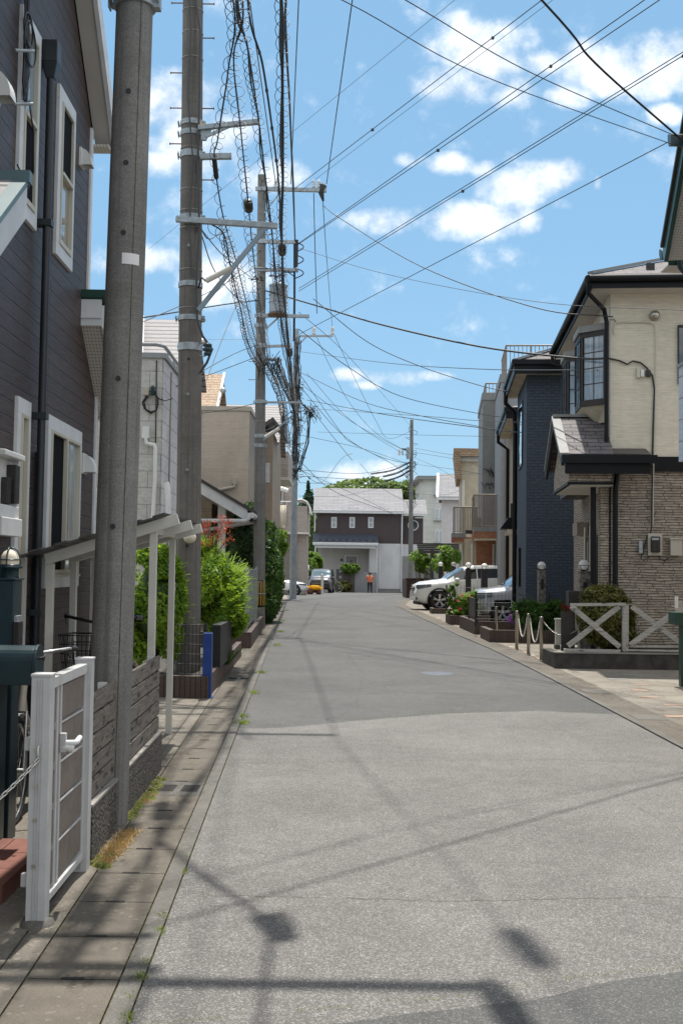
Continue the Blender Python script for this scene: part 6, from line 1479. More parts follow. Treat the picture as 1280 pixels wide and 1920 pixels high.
for i in range(11): px = 597+i*14.5; a = fx(px,954+ (i%2)*-1.5,.2); MB().box(a[0]-.06,a[0]+.06,-.02+.0,.1,ze+.12+.05,ze+.33).build('snow_guard', 'black_box', fh, loc=True)
# porch roof
ze3, zr3 = fx(650,1020,-1.6)[1], fx(650,1004,-.05)[1]; xa, xb = fx(586,1020,-1.6)[0], fx(709,1020,-1.6)[0]
mb = MB(); slope_box(mb,-1.6,ze3,-.002,zr3+.05,xa,xb,.08); mb.build('porch_roof', 'far_navy_roof', fh, loc=True)
mb = MB(); mb.box(xa,xb,-1.75,-1.6,ze3-.1,ze3+.07); mb.box(xa+.2,xb-.2,-1.55,-1.45,ze3-.35,ze3-.1); mb.box(xa+.1,xb-.1,-1.5,.9,ze3-.14,ze3-.1); mb.build('porch_fascia', 'white_trim', fh, loc=True)
for i in range(9): px = 600+i*12.5; a = fx(px,1014,-1.2)[0]; MB().box(a-.06,a+.06,-1.25,-1.15,ze3+.28,ze3+.4).build('snow_guard', 'black_box', fh, loc=True)
for px, y_ in ((591,-1.5),(707,-1.5)): a = fx(px,1040,y_)[0]; pipe(fh, [(a,y_,ze3),(a,y_,0)], 'white_trim', .06)
for px, y_, zz in ((590,-.1,ze),(753,-.08,ze)): a = fx(px,1000,y_)[0]; pipe(fh, [(a,y_,zz),(a,y_,zr3+.3 if px < 600 else .1)], 'white_trim', .06)
a = fx(692,1030,-.0); b_ = fx(706,1100,0); MB().box(a[0],b_[0],-.2,.9,0,ze3-.12).build('side_panel', 'far_white', fh, loc=True)
for px in (620.5+5,660.5,695): pass
for px0,px1 in ((621,631),(655,665),(690,700)):
    a = fx(px0,969.5); b_ = fx(px1,990); f = MB().box(a[0],b_[0],-.06,-.002,b_[1],a[1]).build('window', 'white_trim', fh, loc=True); d_ = .10
    zm_ = (a[1]+b_[1])/2; g = MB(); g.box(a[0]+d_,b_[0]-d_,-.07,-.062,b_[1]+d_,zm_-.03); g.box(a[0]+d_,b_[0]-d_,-.07,-.062,zm_+.03,a[1]-d_); g.build('pane', 'window_frosted', f, loc=True)
a = fx(774,985,1.4); f = MB().torus((a[0],1.45,a[1]), .44, .05, 'y', 28, 6).build('round_window', 'white_trim', fh, loc=True); MB().tube([(a[0],1.46,a[1]),(a[0],1.49,a[1])], .42, 24).build('pane', 'window_glass', f, loc=True)
a = fx(646,1041,.9); b_ = fx(670,1110,.9); f = MB().box(a[0],b_[0],.84,.898,.1,a[1]).build('front_door', 'white_trim', fh, loc=True)
MB().box(a[0]+.1,b_[0]-.1,.80,.838,.1,a[1]-.08).build('door_leaf', 'mid_grey_wall', f, loc=True)
for py in (1052,1060): c = fx(658,py,.79); MB().tube([(c[0],.80,c[1]),(c[0],.77,c[1])], .07, 10).build('door_light', 'black_box', f, loc=True)
a = fx(640,1050,.8); MB().box(a[0]-.08,a[0]+.08,.78,.898,a[1]-.1,a[1]+.12).build('wall_lamp', 'black_box', fh, loc=True)
# low walls in front of it
w1_ = MB(); a = fx(630,1067,-2.2); b_ = fx(665,1110,-2.2); w1_.box(a[0],b_[0],-2.2,-2.0,-.1,a[1]); o = w1_.build('garden_wall', 'door_brown', fh, loc=True)
for py in (1071,1082,1093): c = fx(638,py,-2.21); MB().box(c[0]-.11,c[0]+.11,-2.215,-2.201,c[1]-.11,c[1]+.11).build('glass_block', 'window_frosted', o, loc=True)
a = fx(665,1073,-2.2); b_ = fx(706,1110,-2.2); MB().box(a[0],b_[0],-2.2,-2.0,-.1,a[1]).build('gate_wall', 'light_grey_wall', fh, loc=True)
a = fx(666,1066,-2.1); MB().box(a[0],a[0]+.3,-2.25,-1.9,a[1]-.25,a[1]).build('letter_slot', 'black_box', fh, loc=True)
# distant trees
def fartree(name, label, px, py, Y, rx, rz_, n, size, lm, seed, trunkz=0, group='trees beyond the far house', extra=None, shell=.4, aspect=1.5, thr=-.1):
    c = P(px, py, Y); b0 = Vector((c.x, Y, gz(Y))); t = thing(name, label, 'tree', b0, 0, group)
    mb = MB(); leaves(mb, c, (rx,rx,rz_), n, size, seed=seed, shell=shell, thr=thr, nsc=.45, aspect=aspect)
    for c2, r2, n2 in (extra or []): leaves(mb, c2, r2, n2, size, seed=seed+3, shell=shell, thr=thr, nsc=.5, aspect=aspect)
    mb.build('crown', lm, t)
    mb = MB(); R_ = random.Random(seed); twigs(mb, b0, [c+Vector((R_.uniform(-.5,.5)*rx,R_.uniform(-.5,.5)*rx,R_.uniform(0,.6)*rz_)) for _ in range(8)], .25, .6, seed, .05); mb.build('trunk', 'bark', t)
fartree('broadleaf_tree', 'wide bright green tree crown rising over the far roof ridge', 690, 928, 132, 5.6, 2.0, 7000, .42, 'leaf_far', 31, extra=[(P(745,925,130),(2.4,2.4,1.6),1800),(P(765,950,128),(1.5,1.5,2.6),1500),(P(655,925,131),(2.0,2.0,1.0),1000)])
fartree('conifer', 'tall ragged dark conifer left of the far house roof', 577, 1000, 118, 1.25, 3.2, 2600, .28, 'leaf_fardark', 33, extra=[(P(577,955,118),(.85,.85,1.6),900),(P(578,928,118),(.5,.5,1.3),420),(P(578,910,118),(.2,.2,.9),120),(P(562,960,121),(.8,.8,1.4),600)], thr=.05, shell=.1)
fartree('broadleaf_tree', 'mid green leafy tree between the balcony house and far house', 583, 1010, 108, 1.2, 2.4, 2600, .26, 'leaf_far', 35)
fartree('garden_tree', 'small round green tree beside the parked dark van', 583, 1062, 91, .95, 1.15, 3200, .16, 'leaf_bright', 37, group='garden trees near the end of the street')
shrub('shrub', 'bright green climber hanging over the brown wall by the far front door', P(656,1066,94.5), (.85,.3,.42), 1300, .14, 'leaf_bright', (P(650,1100,94.6).x,94.6,gz(94)), 41, corek=.5)
shrub('shrub', 'low dark shrub at the foot of the brown wall of the far house', P(644,1100,94), (.8,.4,.48), 1200, .12, 'leaf_olive', (P(644,1108,94).x,94,gz(94)), 42, corek=.6)

# ================================================================== RIGHT frontage
# X braced white fence on a dark block kerb
cK = G(1040,1254)
kb = thing('block_kerb', 'low dark concrete block kerb carrying the white cross braced fence', 'kerb wall', (cK.x, cK.y, 0))
MB().box(cK.x, 7.0, cK.y, cK.y+.15, 0, .255).build('front_course', 'block_dark', kb, bevel=.004)
MB().box(cK.x, cK.x+.15, cK.y+.152, cK.y+1.2, 0, .255).build('side_course', 'block_dark', kb, bevel=.004)
MB().box(cK.x-.012, 7.0, cK.y-.012, cK.y+.165, .256, .275).build('coping', 'block_top', kb)
MB().box(cK.x+.16, 7.0, cK.y+.17, 19.75, .0, .2).build('soil', 'yard', kb)
xf = thing('cross_fence', 'old white painted timber fence with two X braces in front of stone wall', 'fence', (4.4, cK.y+.08, .275))
Yf = cK.y+.08
def fp(px, py, dy=0): return P(px, py, Yf+dy)
MB().beam(fp(1068,1134), fp(1172,1133), .045, .05).build('top_rail', 'white_wood', xf, bevel=.004); MB().beam(fp(1172,1133), fp(1240,1137), .02, .02).build('top_rail', 'rail_brown', xf)
MB().beam(fp(1056,1219), fp(1162,1221), .06, .05).build('bottom_rail', 'white_wood', xf, bevel=.004)
MB().beam(fp(1172,1219), fp(1300,1221), .06, .03).build('bottom_rail', 'white_wood', xf, bevel=.004); MB().beam(fp(1176,1212), fp(1300,1213), .04, .03).build('bottom_rail', 'white_wood', xf)
MB().beam(fp(1171,1222,.03), fp(1171.5,1134,.03), .10, .075, up=(0,1,0)).build('post', 'white_wood', xf, bevel=.005)
MB().beam(fp(1172+133,1222,.03), fp(1305,1134,.03), .10, .075, up=(0,1,0)).build('post', 'white_wood', xf, bevel=.005)
for a, b_, dy in (((1070,1137),(1161,1213),-.03),((1064,1211),(1160,1137),.01),((1183,1137),(1277,1207),.01),((1180,1210),(1262,1150),-.03)): MB().beam(fp(*a,dy), fp(*b_,dy), .035, .085, up=(0,0,1)).build('brace', 'white_wood', xf, bevel=.004)
MB().box(fp(1057,1180).x, fp(1080,1180).x, Yf+.25, Yf+.28, .27, P(1070,1147,Yf+.25).z).build('back_panel', 'black_box', xf)
q = G(1047,1217); ag = thing('folded_gate', 'folded cream accordion gate standing on concrete feet by the black panel', 'gate', (q.x, q.y, 0))
for i in range(6): MB().box(q.x-.075+i*.028, q.x-.055+i*.028, q.y-.02, q.y+.05, .10, .60).build('slat', 'off_white', ag)
MB().box(q.x-.09,q.x+.10,q.y-.03,q.y+.06,.60,.63).build('top_cap', 'off_white', ag); MB().box(q.x-.09,q.x+.02,q.y-.06,q.y+.08,0,.09).build('foot', 'kerbstone', ag, bevel=.01)
q = P(1075,1120,20.0); mb = MB(); mb.box(q.x-.10,q.x+.10,19.95,20.2,P(1075,1135,20).z,P(1075,1108,20).z); lb = thing('mail_box', 'black letter box mounted beside the stone pillar with globe lamp', 'mailbox', (q.x,20,0)); mb.build('body', 'black_box', lb, bevel=.01); MB().box(q.x-.03,q.x+.03,20.05,20.12,0,P(1075,1135,20).z).build('post', 'black_box', lb)
# globe lamps on pillars
def globe(px, py, Y, rg, pw, ptop, pm, label, plate=True):
    c = P(px, py, Y); t = thing('globe_lamp', label, 'garden lamp', (c.x, Y, gz(Y)), 0, 'globe lamps on pillars along the right driveways')
    MB().sphere(c, rg, 20, 12).build('globe', 'lamp_white', t)
    mb = MB(); mb.lathe(c, [(rg*.5,-rg*1.2),(rg*.5,-rg*.98),(rg*.72,-rg*.8)], 16)
    for k in range(4): a = k*PI/2+.6; mb.tube([c+Vector((math.cos(a)*rg*.72,math.sin(a)*rg*.72,-rg*.82)), c+Vector((math.cos(a)*rg*.93,math.sin(a)*rg*.93,-rg*.5)), c+Vector((math.cos(a)*rg*1.04,math.sin(a)*rg*1.04,0))], rg*.07, 5)
    mb.torus(c, rg*1.03, rg*.045, 'z', 20, 5); mb.build('lamp_cage', 'black_box', t)
    zt = c.z-rg*1.25; MB().box(c.x-pw/2,c.x+pw/2,Y-pw/2,Y+pw/2,gz(Y),zt).build('pillar', pm, t, bevel=.006)
    MB().box(c.x-pw*.56,c.x+pw*.56,Y-pw*.56,Y+pw*.56,zt,zt+.02).build('pillar_cap', pm, t)
    if plate: MB().box(c.x-.035,c.x+.035,Y-pw/2-.03,Y-pw/2-.001,zt-.42,zt-.18).build('door_phone', 'black_box', t)
    return t
globe(1094,1060,21.0,.105,.20,0,'stone_pillar','largest white globe lamp on a stone pillar before the brown stone house')
globe(1014.5,1061,26.3,.10,.17,0,'stone_pillar','white globe lamp on a slim stone pillar against the navy brick house')
globe(907.5,1062,35.0,.10,.19,0,'window_frame_brown','white globe lamp on a dark pillar in front of the white car door')
globe(877.5,1060,36.5,.10,.17,0,'window_frame_brown','white globe lamp on a dark post beside the white car mirror')
globe(850,1058,47.5,.105,.17,0,'window_frame_brown','white globe lamp on a dark pillar behind the white car windscreen',False)
globe(825.5,1058,51,.11,.18,0,'window_frame_brown','leftmost white globe lamp near the dark pergola post',False)
# extra stone pillar beside globe lamp
q = P(1083,1090,21.2); MB().box(q.x-.06,q.x+.0,21.15,21.3,0,P(1083,1078,21.2).z).build('gate_stone', 'stone_pillar', None, origin=(q.x,21.2,0)) if False else None
# stainless bollards with chain
bl = None; tops = []
labs = ['stainless bollard farthest from the camera, standing apart before the black mesh fence', 'second stainless bollard, left end of the hanging chain', 'middle stainless bollard between the two chain loops', 'nearest stainless bollard beside the folded cream gate']
for i, ((px, py), lab) in enumerate(zip(((930,1202),(968,1218),(990,1228),(1014,1239)), labs)):
    q = G(px, py); h = .78
    if bl is None:
        bl = thing('bollard', lab, 'bollard', q, 0, 'stainless bollards at the driveway')
        MB().lathe(q, [(0,0),(.032,0),(.032,h-.02),(.034,h-.018),(.034,h-.004),(.03,h),(0,h)], 16).build('tube', 'stainless', bl)
        MB().lathe(q, [(.032,.0),(.05,.0),(.05,.012),(.032,.016)], 16).build('base_flange', 'stainless', bl)
        MB().torus(q+Z(h-.06)+Vector((0,-.036,0)), .012, .003, 'x', 10, 5).build('chain_eye', 'stainless', bl)
        MB().lathe(q+Z(h), [(0,.006),(.042,.004),(.042,-.004)], 16).build('cap', 'stainless', bl)
    else: copy_tree(bl, q, label=lab)
    tops.append(q+Z(h-.07))
chain(tops[1]+Vector((.03,0,0)), tops[2]-Vector((.03,0,0)), .40, .04, .005, 'chain', 'white chain looping low between the second and middle stainless bollards', 'off_white')
chain(tops[2]+Vector((.03,0,0)), tops[3]-Vector((.03,0,0)), .42, .04, .005, 'chain', 'white chain looping low between the middle and nearest stainless bollards', 'off_white')
chain(tops[3]+Vector((.03,0,0)), fp(1084,1178,-.1), .18, .035, .0045, 'chain', 'thin steel chain from the nearest bollard to the white cross braced fence', 'stainless')
# bush behind the cross fence
shrub('shrub', 'rounded olive green bush growing behind the white cross braced fence', P(1137,1160,19.2), (.50,.42,.50), 6500, .045, 'leaf_olive', (P(1137,1200,19.2).x,19.2,.2), 51, corek=.74, thr=-.15, spray=(320,.10,.04),
      extra=[(P(1130,1120,19.2),(.40,.35,.22),1800),(P(1155,1190,19.1),(.34,.3,.30),1500)], aspect=1.6)
# planters and plants running back along the right side
def rplanter(label, pts, h=.28): return planter('brick_planter', label, pts, h, 'planter_brick', .12, 'brown brick planters on the right')
q = G(917,1205); qa = (q.x+.06, q.y+.06); rplanter('longest brown brick planter, under the red flowers and low shrubs', [(qa[0],qa[1]+1.6),(qa[0],qa[1]),(5.2,qa[1]-.05)])
q = G(874,1183); q2 = G(893,1190); qb_ = (q.x+.06, q.y); rplanter('brown brick planter base carrying the black panel fence and wire mesh', [(qb_[0]-.02,qb_[1]+1.6),(qb_[0],qb_[1]),(q2.x,q2.y+.05),(4.6,q2.y+.1)], .33)
q = G(844,1172); qc = (q.x+.06,q.y+.06); rplanter('small brown brick planter holding bright mixed flowers and tall stems', [(qc[0],qc[1]+1.5),(qc[0],qc[1]),(4.3,qc[1])], .28)
q = G(809,1151); qd = (q.x+.06,q.y+.06); rplanter('short brown brick kerb beside the front wheel of the white car', [(qd[0],qd[1]+1),(qd[0],qd[1]),(3.9,qd[1])], .2)
a = P(920,1150,qa[1]+.1); YA = qa[1]+.15
meshfence('mesh_fence', 'pale topped wire mesh fence panel before the silver van and navy house', (P(893,1150,27.3).x,27.35,0), (P(1027,1150,27.3).x,27.3,0), .33, P(960,1112,27.3).z, .085, [.42,.62,.82,P(960,1116,27.3).z], .004, True, 'cable_grey')
meshfence('mesh_fence', 'long wire mesh fence panel crossing in front of the white car door', (P(838,1150,34.5).x,34.6,0), (P(945,1150,34.5).x,34.5,0), .28, P(880,1098,34.5).z, .10, [.4,.6,.8,P(880,1102,34.5).z], .005, True, 'cable_grey')
MB()
pf = thing('panel_fence', 'short black panel fence angled to the street beside the silver van', 'fence', (qb_[0], qb_[1], .33))
p0 = Vector((qb_[0],qb_[1]+.02,0)); p1_ = Vector((q2.x+.02,q2.y+.1,0)); zt = P(885,1121,qb_[1]).z
MB().beam(p0+Z((.40+zt)/2), p1_+Z((.40+zt)/2), .012, zt-.42).build('panel', 'black_box', pf)
for z_ in (.40,zt): MB().beam(p0+Z(z_), p1_+Z(z_), .03,.03).build('rail', 'plastic_black', pf)
for p_ in (p0,p1_): MB().box(p_.x-.02,p_.x+.02,p_.y-.02,p_.y+.02,.33,zt+.03).build('post', 'plastic_black', pf)
shrub('shrub', 'low mixed green shrubs with red edge leaves in the longest brick planter', P(1010,1157,26.0), (.62,.35,.32), 3600, .05, 'leaf_hedge', (P(1010,1190,26).x,26.0,.2), 61, corek=.6, spray=(160,.14,.06), extra=[(P(985,1140,26),(.3,.25,.18),1100),(P(1040,1145,26.2),(.3,.3,.25),900)])
fl = thing('flowering_shrub', 'crimson flowering azalea between the planter and the black letter box', 'flowers', (P(1050,1180,26.2).x,26.2,.2))
mb = MB(); leaves(mb, P(1050,1142,26.2), (.22,.2,.14), 900, .045, seed=63, thr=-.5, aspect=1.2); mb.build('flowers', 'flower_red', fl); mb = MB(); leaves(mb, P(1050,1152,26.3), (.22,.2,.2), 600, .045, seed=64); mb.build('foliage', 'leaf_hedge', fl)
fl = thing('flower_plants', 'yellow green shrub and purple flowers behind the wire mesh in the planter', 'flowers', (P(985,1180,26.6).x,26.6,.2))
mb = MB(); leaves(mb, P(992,1135,26.8), (.22,.2,.14), 600, .05, seed=65); mb.build('foliage', 'leaf_bright', fl); mb = MB(); leaves(mb, P(966,1160,26.8), (.25,.2,.12), 320, .035, seed=66, thr=-.6, aspect=1.2); mb.build('flowers', 'flower_purple', fl)
shrub('shrub', 'bright mixed shrub with red tips in the small brick planter', P(872,1138,33.2), (.36,.3,.36), 2600, .055, 'leaf_bright', (P(872,1165,33.2).x,33.2,.2), 71, corek=.4, spray=(120,.16,.07), extra=[(P(887,1122,34),(.28,.25,.22),900),(P(862,1155,33),(.2,.2,.22),600)])
fl = thing('flower_plants', 'scattered pink and red blossoms among the shrubs by the white car', 'flowers', (P(872,1160,33).x,33.0,.2))
mb = MB()
for k in range(9): leaves(mb, P(random.Random(k).uniform(852,895), random.Random(k+50).uniform(1115,1160), 32.85), (.05,.05,.04), 16, .04, seed=k+80, thr=-1, aspect=1.1, shell=.1)
mb.build('flowers', 'flower_red', fl); mb = MB(); mb.tube([(P(870,1165,33).x,33,.25),P(870,1140,32.9)], .006, 4); mb.build('stem', 'bark', fl)
st_ = thing('tall_weed', 'tall leafy green stem plant beside the white car bumper', 'plant', (P(848,1172,33.4).x,33.4,.2))
mb = MB(); R_ = random.Random(6)
for k in range(9):
    b0 = P(848+R_.uniform(-5,8),1168,33.3); t_ = P(843+R_.uniform(-6,14),1095+R_.uniform(0,25),33.3); mb.tube([b0,b0.lerp(t_,.5)+Vector((.03,0,0)),t_], .006, 4)
mb.build('stem', 'bark', st_); mb = MB()
for k in range(16): leaves(mb, P(844+R_.uniform(-5,12),1094+R_.uniform(0,60),33.3), (.07,.07,.06), 60, .05, seed=k+90, shell=.2, aspect=1.8)
mb.build('foliage', 'leaf_bright', st_)
# hedge-like brown box fence and small pergola further on
q = G(761,1121); bx = thing('timber_enclosure', 'dark brown timber box fence at the bend before the far house', 'fence', (q.x,q.y,gz(q.y)))
zt = P(780,1086,q.y).z; MB().box(q.x,q.x+.14,q.y,q.y+4,gz(q.y),zt).build('side_board', 'brown_wood', bx); MB().box(q.x+.14,q.x+2.6,q.y+.05,q.y+.15,gz(q.y),zt).build('front_board', 'brown_wood', bx); MB().box(q.x-.05,q.x+2.7,q.y-.02,q.y+.25,zt,zt+.06).build('cap_rail', 'brown_wood', bx)
pg = thing('pergola', 'dark brown slatted pergola roof on posts beyond the white car', 'pergola', (P(810,1090,62).x,62,gz(62)))
a = P(784,1034,62); b_ = P(858,1020,62); n = 5
for i in range(n): z_ = a.z+(b_.z-a.z)*i/(n-1); MB().box(a.x,a.x+3.2,62+i*.35,62.22+i*.35,z_-.03,z_+.06).build('slat', 'dark_edge', pg)
MB().box(P(806,1040,62).x,P(813,1040,62).x,61.95,62.1,gz(62),a.z+.1).build('post', 'dark_edge', pg); MB().box(a.x+3.0,a.x+3.15,62,62.15,gz(62),a.z+.2).build('post', 'dark_edge', pg)
MB().box(a.x,a.x+3.2,61.93,62.0,a.z-.1,a.z+.02).build('beam', 'dark_edge', pg)
def gardentree(label, px, py, Y, rx, rz_, n, seed, lm='leaf_bright'):
    c = P(px,py,Y); b0 = Vector((c.x,Y,gz(Y))); t = thing('garden_tree', label, 'tree', b0, 0, 'garden trees near the end of the street')
    mb = MB(); leaves(mb, c, (rx*1.1,rx,rz_*1.05), n, .12, seed=seed, shell=.15, thr=.10, nsc=1.5); mb.build('crown', lm, t)
    mb = MB(); R_ = random.Random(seed); twigs(mb, b0, [c+Vector((R_.uniform(-.7,.7)*rx,R_.uniform(-.5,.5)*rx,R_.uniform(-.2,.7)*rz_)) for _ in range(8)], .05, .3, seed, .012); mb.build('trunk', 'bark', t)
gardentree('small airy green tree with bare stems left of the pergola post', 793, 1052, 66, .8, .75, 2600, 101)
gardentree('fuller green tree growing right of the pergola post', 838, 1050, 59, .75, .85, 3600, 102)
ww = MB(); a = P(777,1043,90); ww.box(a.x-1,a.x+3,90,90.2,gz(90),a.z); o = ww.build('boundary_wall', 'mid_grey_wall', origin=(a.x,90,gz(90))); tag(o, 'grey rendered boundary wall beside the far house wing', 'wall')

# dark green sided house at the right edge, its roof verge and eave
gh2 = house('green_trim_house', 'house with dark green gutters and white panelled balcony at right edge', (4.55, 10.5, 0), 0)
A_ = P(1246,482,13.6); B_ = P(1286,255,12.3); d_ = (B_-A_); 
def wl(p): return rootM(gh2).inverted() @ Vector(p)
mb = MB(); mb.beam(A_, A_+d_*1.6, .05, .20); mb.build('verge_board', 'dark_green', gh2)
mb = MB(); mb.beam(A_+Vector((-.03,0,.13)), A_+d_*1.6+Vector((-.03,0,.13)), .06, .05); mb.beam(A_+Vector((.6,0,.13)), A_+d_*1.6+Vector((.6,0,.13)), 1.2, .05); mb.build('roof', 'roof_dark', gh2)
mb = MB(); mb.beam(A_+Vector((.42,.0,-.02)), A_+d_*1.6+Vector((.42,0,-.02)), .78, .03); mb.build('soffit', 'soffit_holes', gh2)
mb = MB(); c = P(1240,478,13.9); prof_ = [(0,0),(-.10,.02),(-.14,.10),(-.14,.17),(-.11,.17),(.0,.12)]
mb.prism([(c.x,c.y-y,c.z-.06+z) for y,z in prof_][::-1], (2.2,0,0)); mb.box(c.x+.08,c.x+2.2,c.y,c.y+.02,c.z-.13,c.z+.1); mb.build('gutter', 'dark_green', gh2, bevel=.01)
mb = MB(); mb.box(c.x+.10,c.x+2.2,c.y+.03,c.y+.4,c.z-.12,c.z-.10); mb.build('eave_soffit', 'soffit', gh2)
mb = MB(); mb.tube([c+Vector((.20,-.05,-.05)), c+Vector((.22,-.03,-.16)), c+Vector((.36,.0,-.3))], .035, 8); mb.build('downpipe', 'teal_metal', gh2)
c2 = P(1257,262,12.0); mb = MB(); mb.prism([(c2.x,c2.y-y,c2.z-.06+z) for y,z in prof_][::-1], (1.6,0,0)); mb.build('upper_gutter', 'teal_metal', gh2, bevel=.01)
mb = MB(); mb.box(c2.x+.12,c2.x+2,9.5,c2.y,c2.z-.02,c2.z+.05); mb.build('upper_roof', 'roof_dark', gh2)
pa = P(1271,690,14.0); pb2 = P(1271,866,14.0); mb = MB(); mb.box(pa.x,pa.x+1.0,10.0,14.0,pb2.z,pa.z); bal2 = mb.build('balcony_panel', 'panel_white', gh2)
mb = MB(); mb.box(pa.x-.02,pa.x+1.0,9.98,14.02,pa.z,pa.z+.04); mb.build('balcony_cap', 'light_grey_wall', bal2)
MB().box(4.75,9.5,7.5,13.3,0,5.6).build('wall', 'beige_siding_side', gh2)
pq = G(1279,1288); gp = thing('green_stand', 'dark green stand with a weathered timber board at the right edge', 'stand', (pq.x,pq.y,0))
z1_ = P(1278,1152,pq.y).z; MB().box(P(1275,1200,pq.y).x, P(1275,1200,pq.y).x+.1, pq.y, pq.y+.1, 0, z1_).build('post', 'dark_green', gp, bevel=.004)
xb_ = P(1263,1140,pq.y).x; MB().box(xb_,xb_+.9,pq.y-.05,pq.y+.3,P(1270,1172,pq.y).z,P(1270,1148,pq.y).z).build('tray', 'dark_green', gp, bevel=.01)
MB().box(xb_,xb_+.9,pq.y-.07,pq.y-.055,P(1270,1147,pq.y).z,P(1270,1128,pq.y).z).build('board', 'white_wood', gp); MB().box(xb_-.015,xb_+.03,pq.y-.09,pq.y-.071,P(1270,1140,pq.y).z,P(1270,1118,pq.y).z).build('tag_plate', 'white_box', gp)

# ================================================================== VEHICLES
def interp(tab, x):
    if x <= tab[0][0]: return tab[0][1]
    for (a, va), (b, vb) in zip(tab, tab[1:]):
        if x <= b:
            t = (x-a)/(b-a); t = t*t*(3-2*t)*.35+t*.65; return va+(vb-va)*t
    return tab[-1][1]
def vehicle(name, label, loc, rz, L_, W_, top, belt, width, roofw, wheels, Rw, pm, cab, glasszones, cat='car', zsill=.28, cladding=True, lamps=None, grille=None, mirror=None, group='cars parked on the forecourts', hood2=None, gm='car_glass', alloyst=5, noglass=False):
    """local frame: x back from the nose, y across, z up"""
    t = thing(name, label, cat, loc, rz, group)
    n = int(L_/.045); xs = [L_*i/n for i in range(n+1)]
    def ring(x):
        zt, zb, w_, rw = interp(top,x), interp(belt,x), interp(width,x)*W_/2, interp(roofw,x)*W_/2
        zb = min(zb, zt-.015); zs = zsill+ (max(0,.35-x)*.35) + (max(0,x-L_+.35)*.4)
        pts = [(0,zs-.02),(w_*.80,zs-.02),(w_*.93,zs+.02),(w_*.985,zs+.10),(w_*1.0,zs+(zb-zs)*.35),(w_*1.0,zs+(zb-zs)*.62),(w_*.985,zs+(zb-zs)*.82),(w_*.955,zb)]
        for k in range(1,7): f = k/6; pts.append((w_*.955+(rw-w_*.955)*f**1.0, zb+(zt-.045-zb)*f))
        pts += [(rw*.93,zt-.018),(rw*.75,zt-.004),(rw*.4,zt+.006),(0,zt+.012)]
        return pts
    rings = [ring(x) for x in xs]; m_ = len(rings[0])
    body = MB(); gl = MB(); fulls = []
    for x, rg in zip(xs, rings):
        fulls.append([Vector((x, y, z)) for y, z in rg]+[Vector((x, -y, z)) for y, z in rg[-2:0:-1]])
    M_ = len(fulls[0])
    bv = [v for r in fulls for v in r]; bf = []; gf = []
    for i in range(n):
        xm = (xs[i]+xs[i+1])/2
        for k in range(M_):
            k2 = (k+1) % M_; kk = k if k < m_-1 else M_-1-k
            quad = (i*M_+k, i*M_+k2, (i+1)*M_+k2, (i+1)*M_+k)
            c = sum((bv[j] for j in quad), Vector())/4
            if kk <= 6 and any((c.x-wx)**2+(c.z-Rw)**2 < (Rw*1.14)**2 for wx in wheels): continue
            isg = False
            if 7 <= kk <= 12 and not noglass:
                for (g0, g1) in glasszones['side']:
                    if g0 <= xm <= g1 and kk >= 8-0 and kk <= 11: isg = True
            if kk >= 12 or kk >= 7:
                for (g0, g1) in glasszones['top']:
                    if g0 <= xm <= g1 and (kk >= 12): isg = True
            (gf if isg else bf).append(quad)
    body.add(bv, bf, True); body.add(fulls[0], [tuple(range(M_))], False); body.add(fulls[-1], [tuple(range(M_))[::-1]], False)
    bo = body.build('body', pm, t, loc=True)
    gl.add(bv, gf, True); gl.build('windows', gm, t, loc=True)
    for wx in wheels:
        for s_ in (-1,1):
            w_ = interp(width,wx)*W_/2; yc = s_*(w_-.115)
            mb = MB(); mb.lathe((wx,yc,Rw), [(Rw*.62,-.10*s_),(Rw*.93,-.105*s_),(Rw,-.08*s_),(Rw,.08*s_),(Rw*.94,.105*s_),(Rw*.66,.10*s_)], 32, axis='y'); wh = mb.build('wheel', 'tyre', t, loc=True)
            mb = MB(); mb.lathe((wx,yc,Rw), [(Rw*.67,.10*s_),(Rw*.62,.085*s_),(Rw*.60,.02*s_)], 32, axis='y'); mb.lathe((wx,yc,Rw), [(0,.075*s_),(Rw*.13,.08*s_),(Rw*.15,.05*s_)], 16, axis='y')
            for k in range(alloyst):
                for dd in (-.13,.13):
                    a = 2*PI*k/alloyst+.3+dd; d = Vector((math.cos(a),0,math.sin(a))); d0 = Vector((math.cos(a-dd*.6),0,math.sin(a-dd*.6)))
                    mb.beam(Vector((wx,yc+s_*.065,Rw))+d0*Rw*.08, Vector((wx,yc+s_*.088,Rw))+d*Rw*.64, .022, Rw*.10, up=(d.z,0,-d.x))
            mb.build('rim', 'alloy', wh, loc=True)
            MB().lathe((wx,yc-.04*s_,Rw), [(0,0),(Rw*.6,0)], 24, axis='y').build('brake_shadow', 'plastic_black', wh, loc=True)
            mb = MB(); mb.lathe((wx,s_*(w_-.28),Rw), [(Rw*1.13,-.02*s_),(Rw*1.14,.24*s_)], 32, axis='y'); mb.lathe((wx,s_*(w_-.30),Rw), [(0,0),(Rw*1.13,0)], 24, axis='y'); mb.build('wheel_well', 'plastic_black', bo, loc=True)
            if cladding:
                mb = MB(); pts = []
                for k in range(19):
                    a = PI*k/18*1.12-.06*PI; pts.append((wx+math.cos(a)*Rw*1.18, s_*(interp(width,wx+math.cos(a)*Rw)*W_/2*.998+.0), Rw+math.sin(a)*Rw*1.18))
                mb.tube(pts, .035, 6); mb.build('arch_trim', 'plastic_black', bo, loc=True)
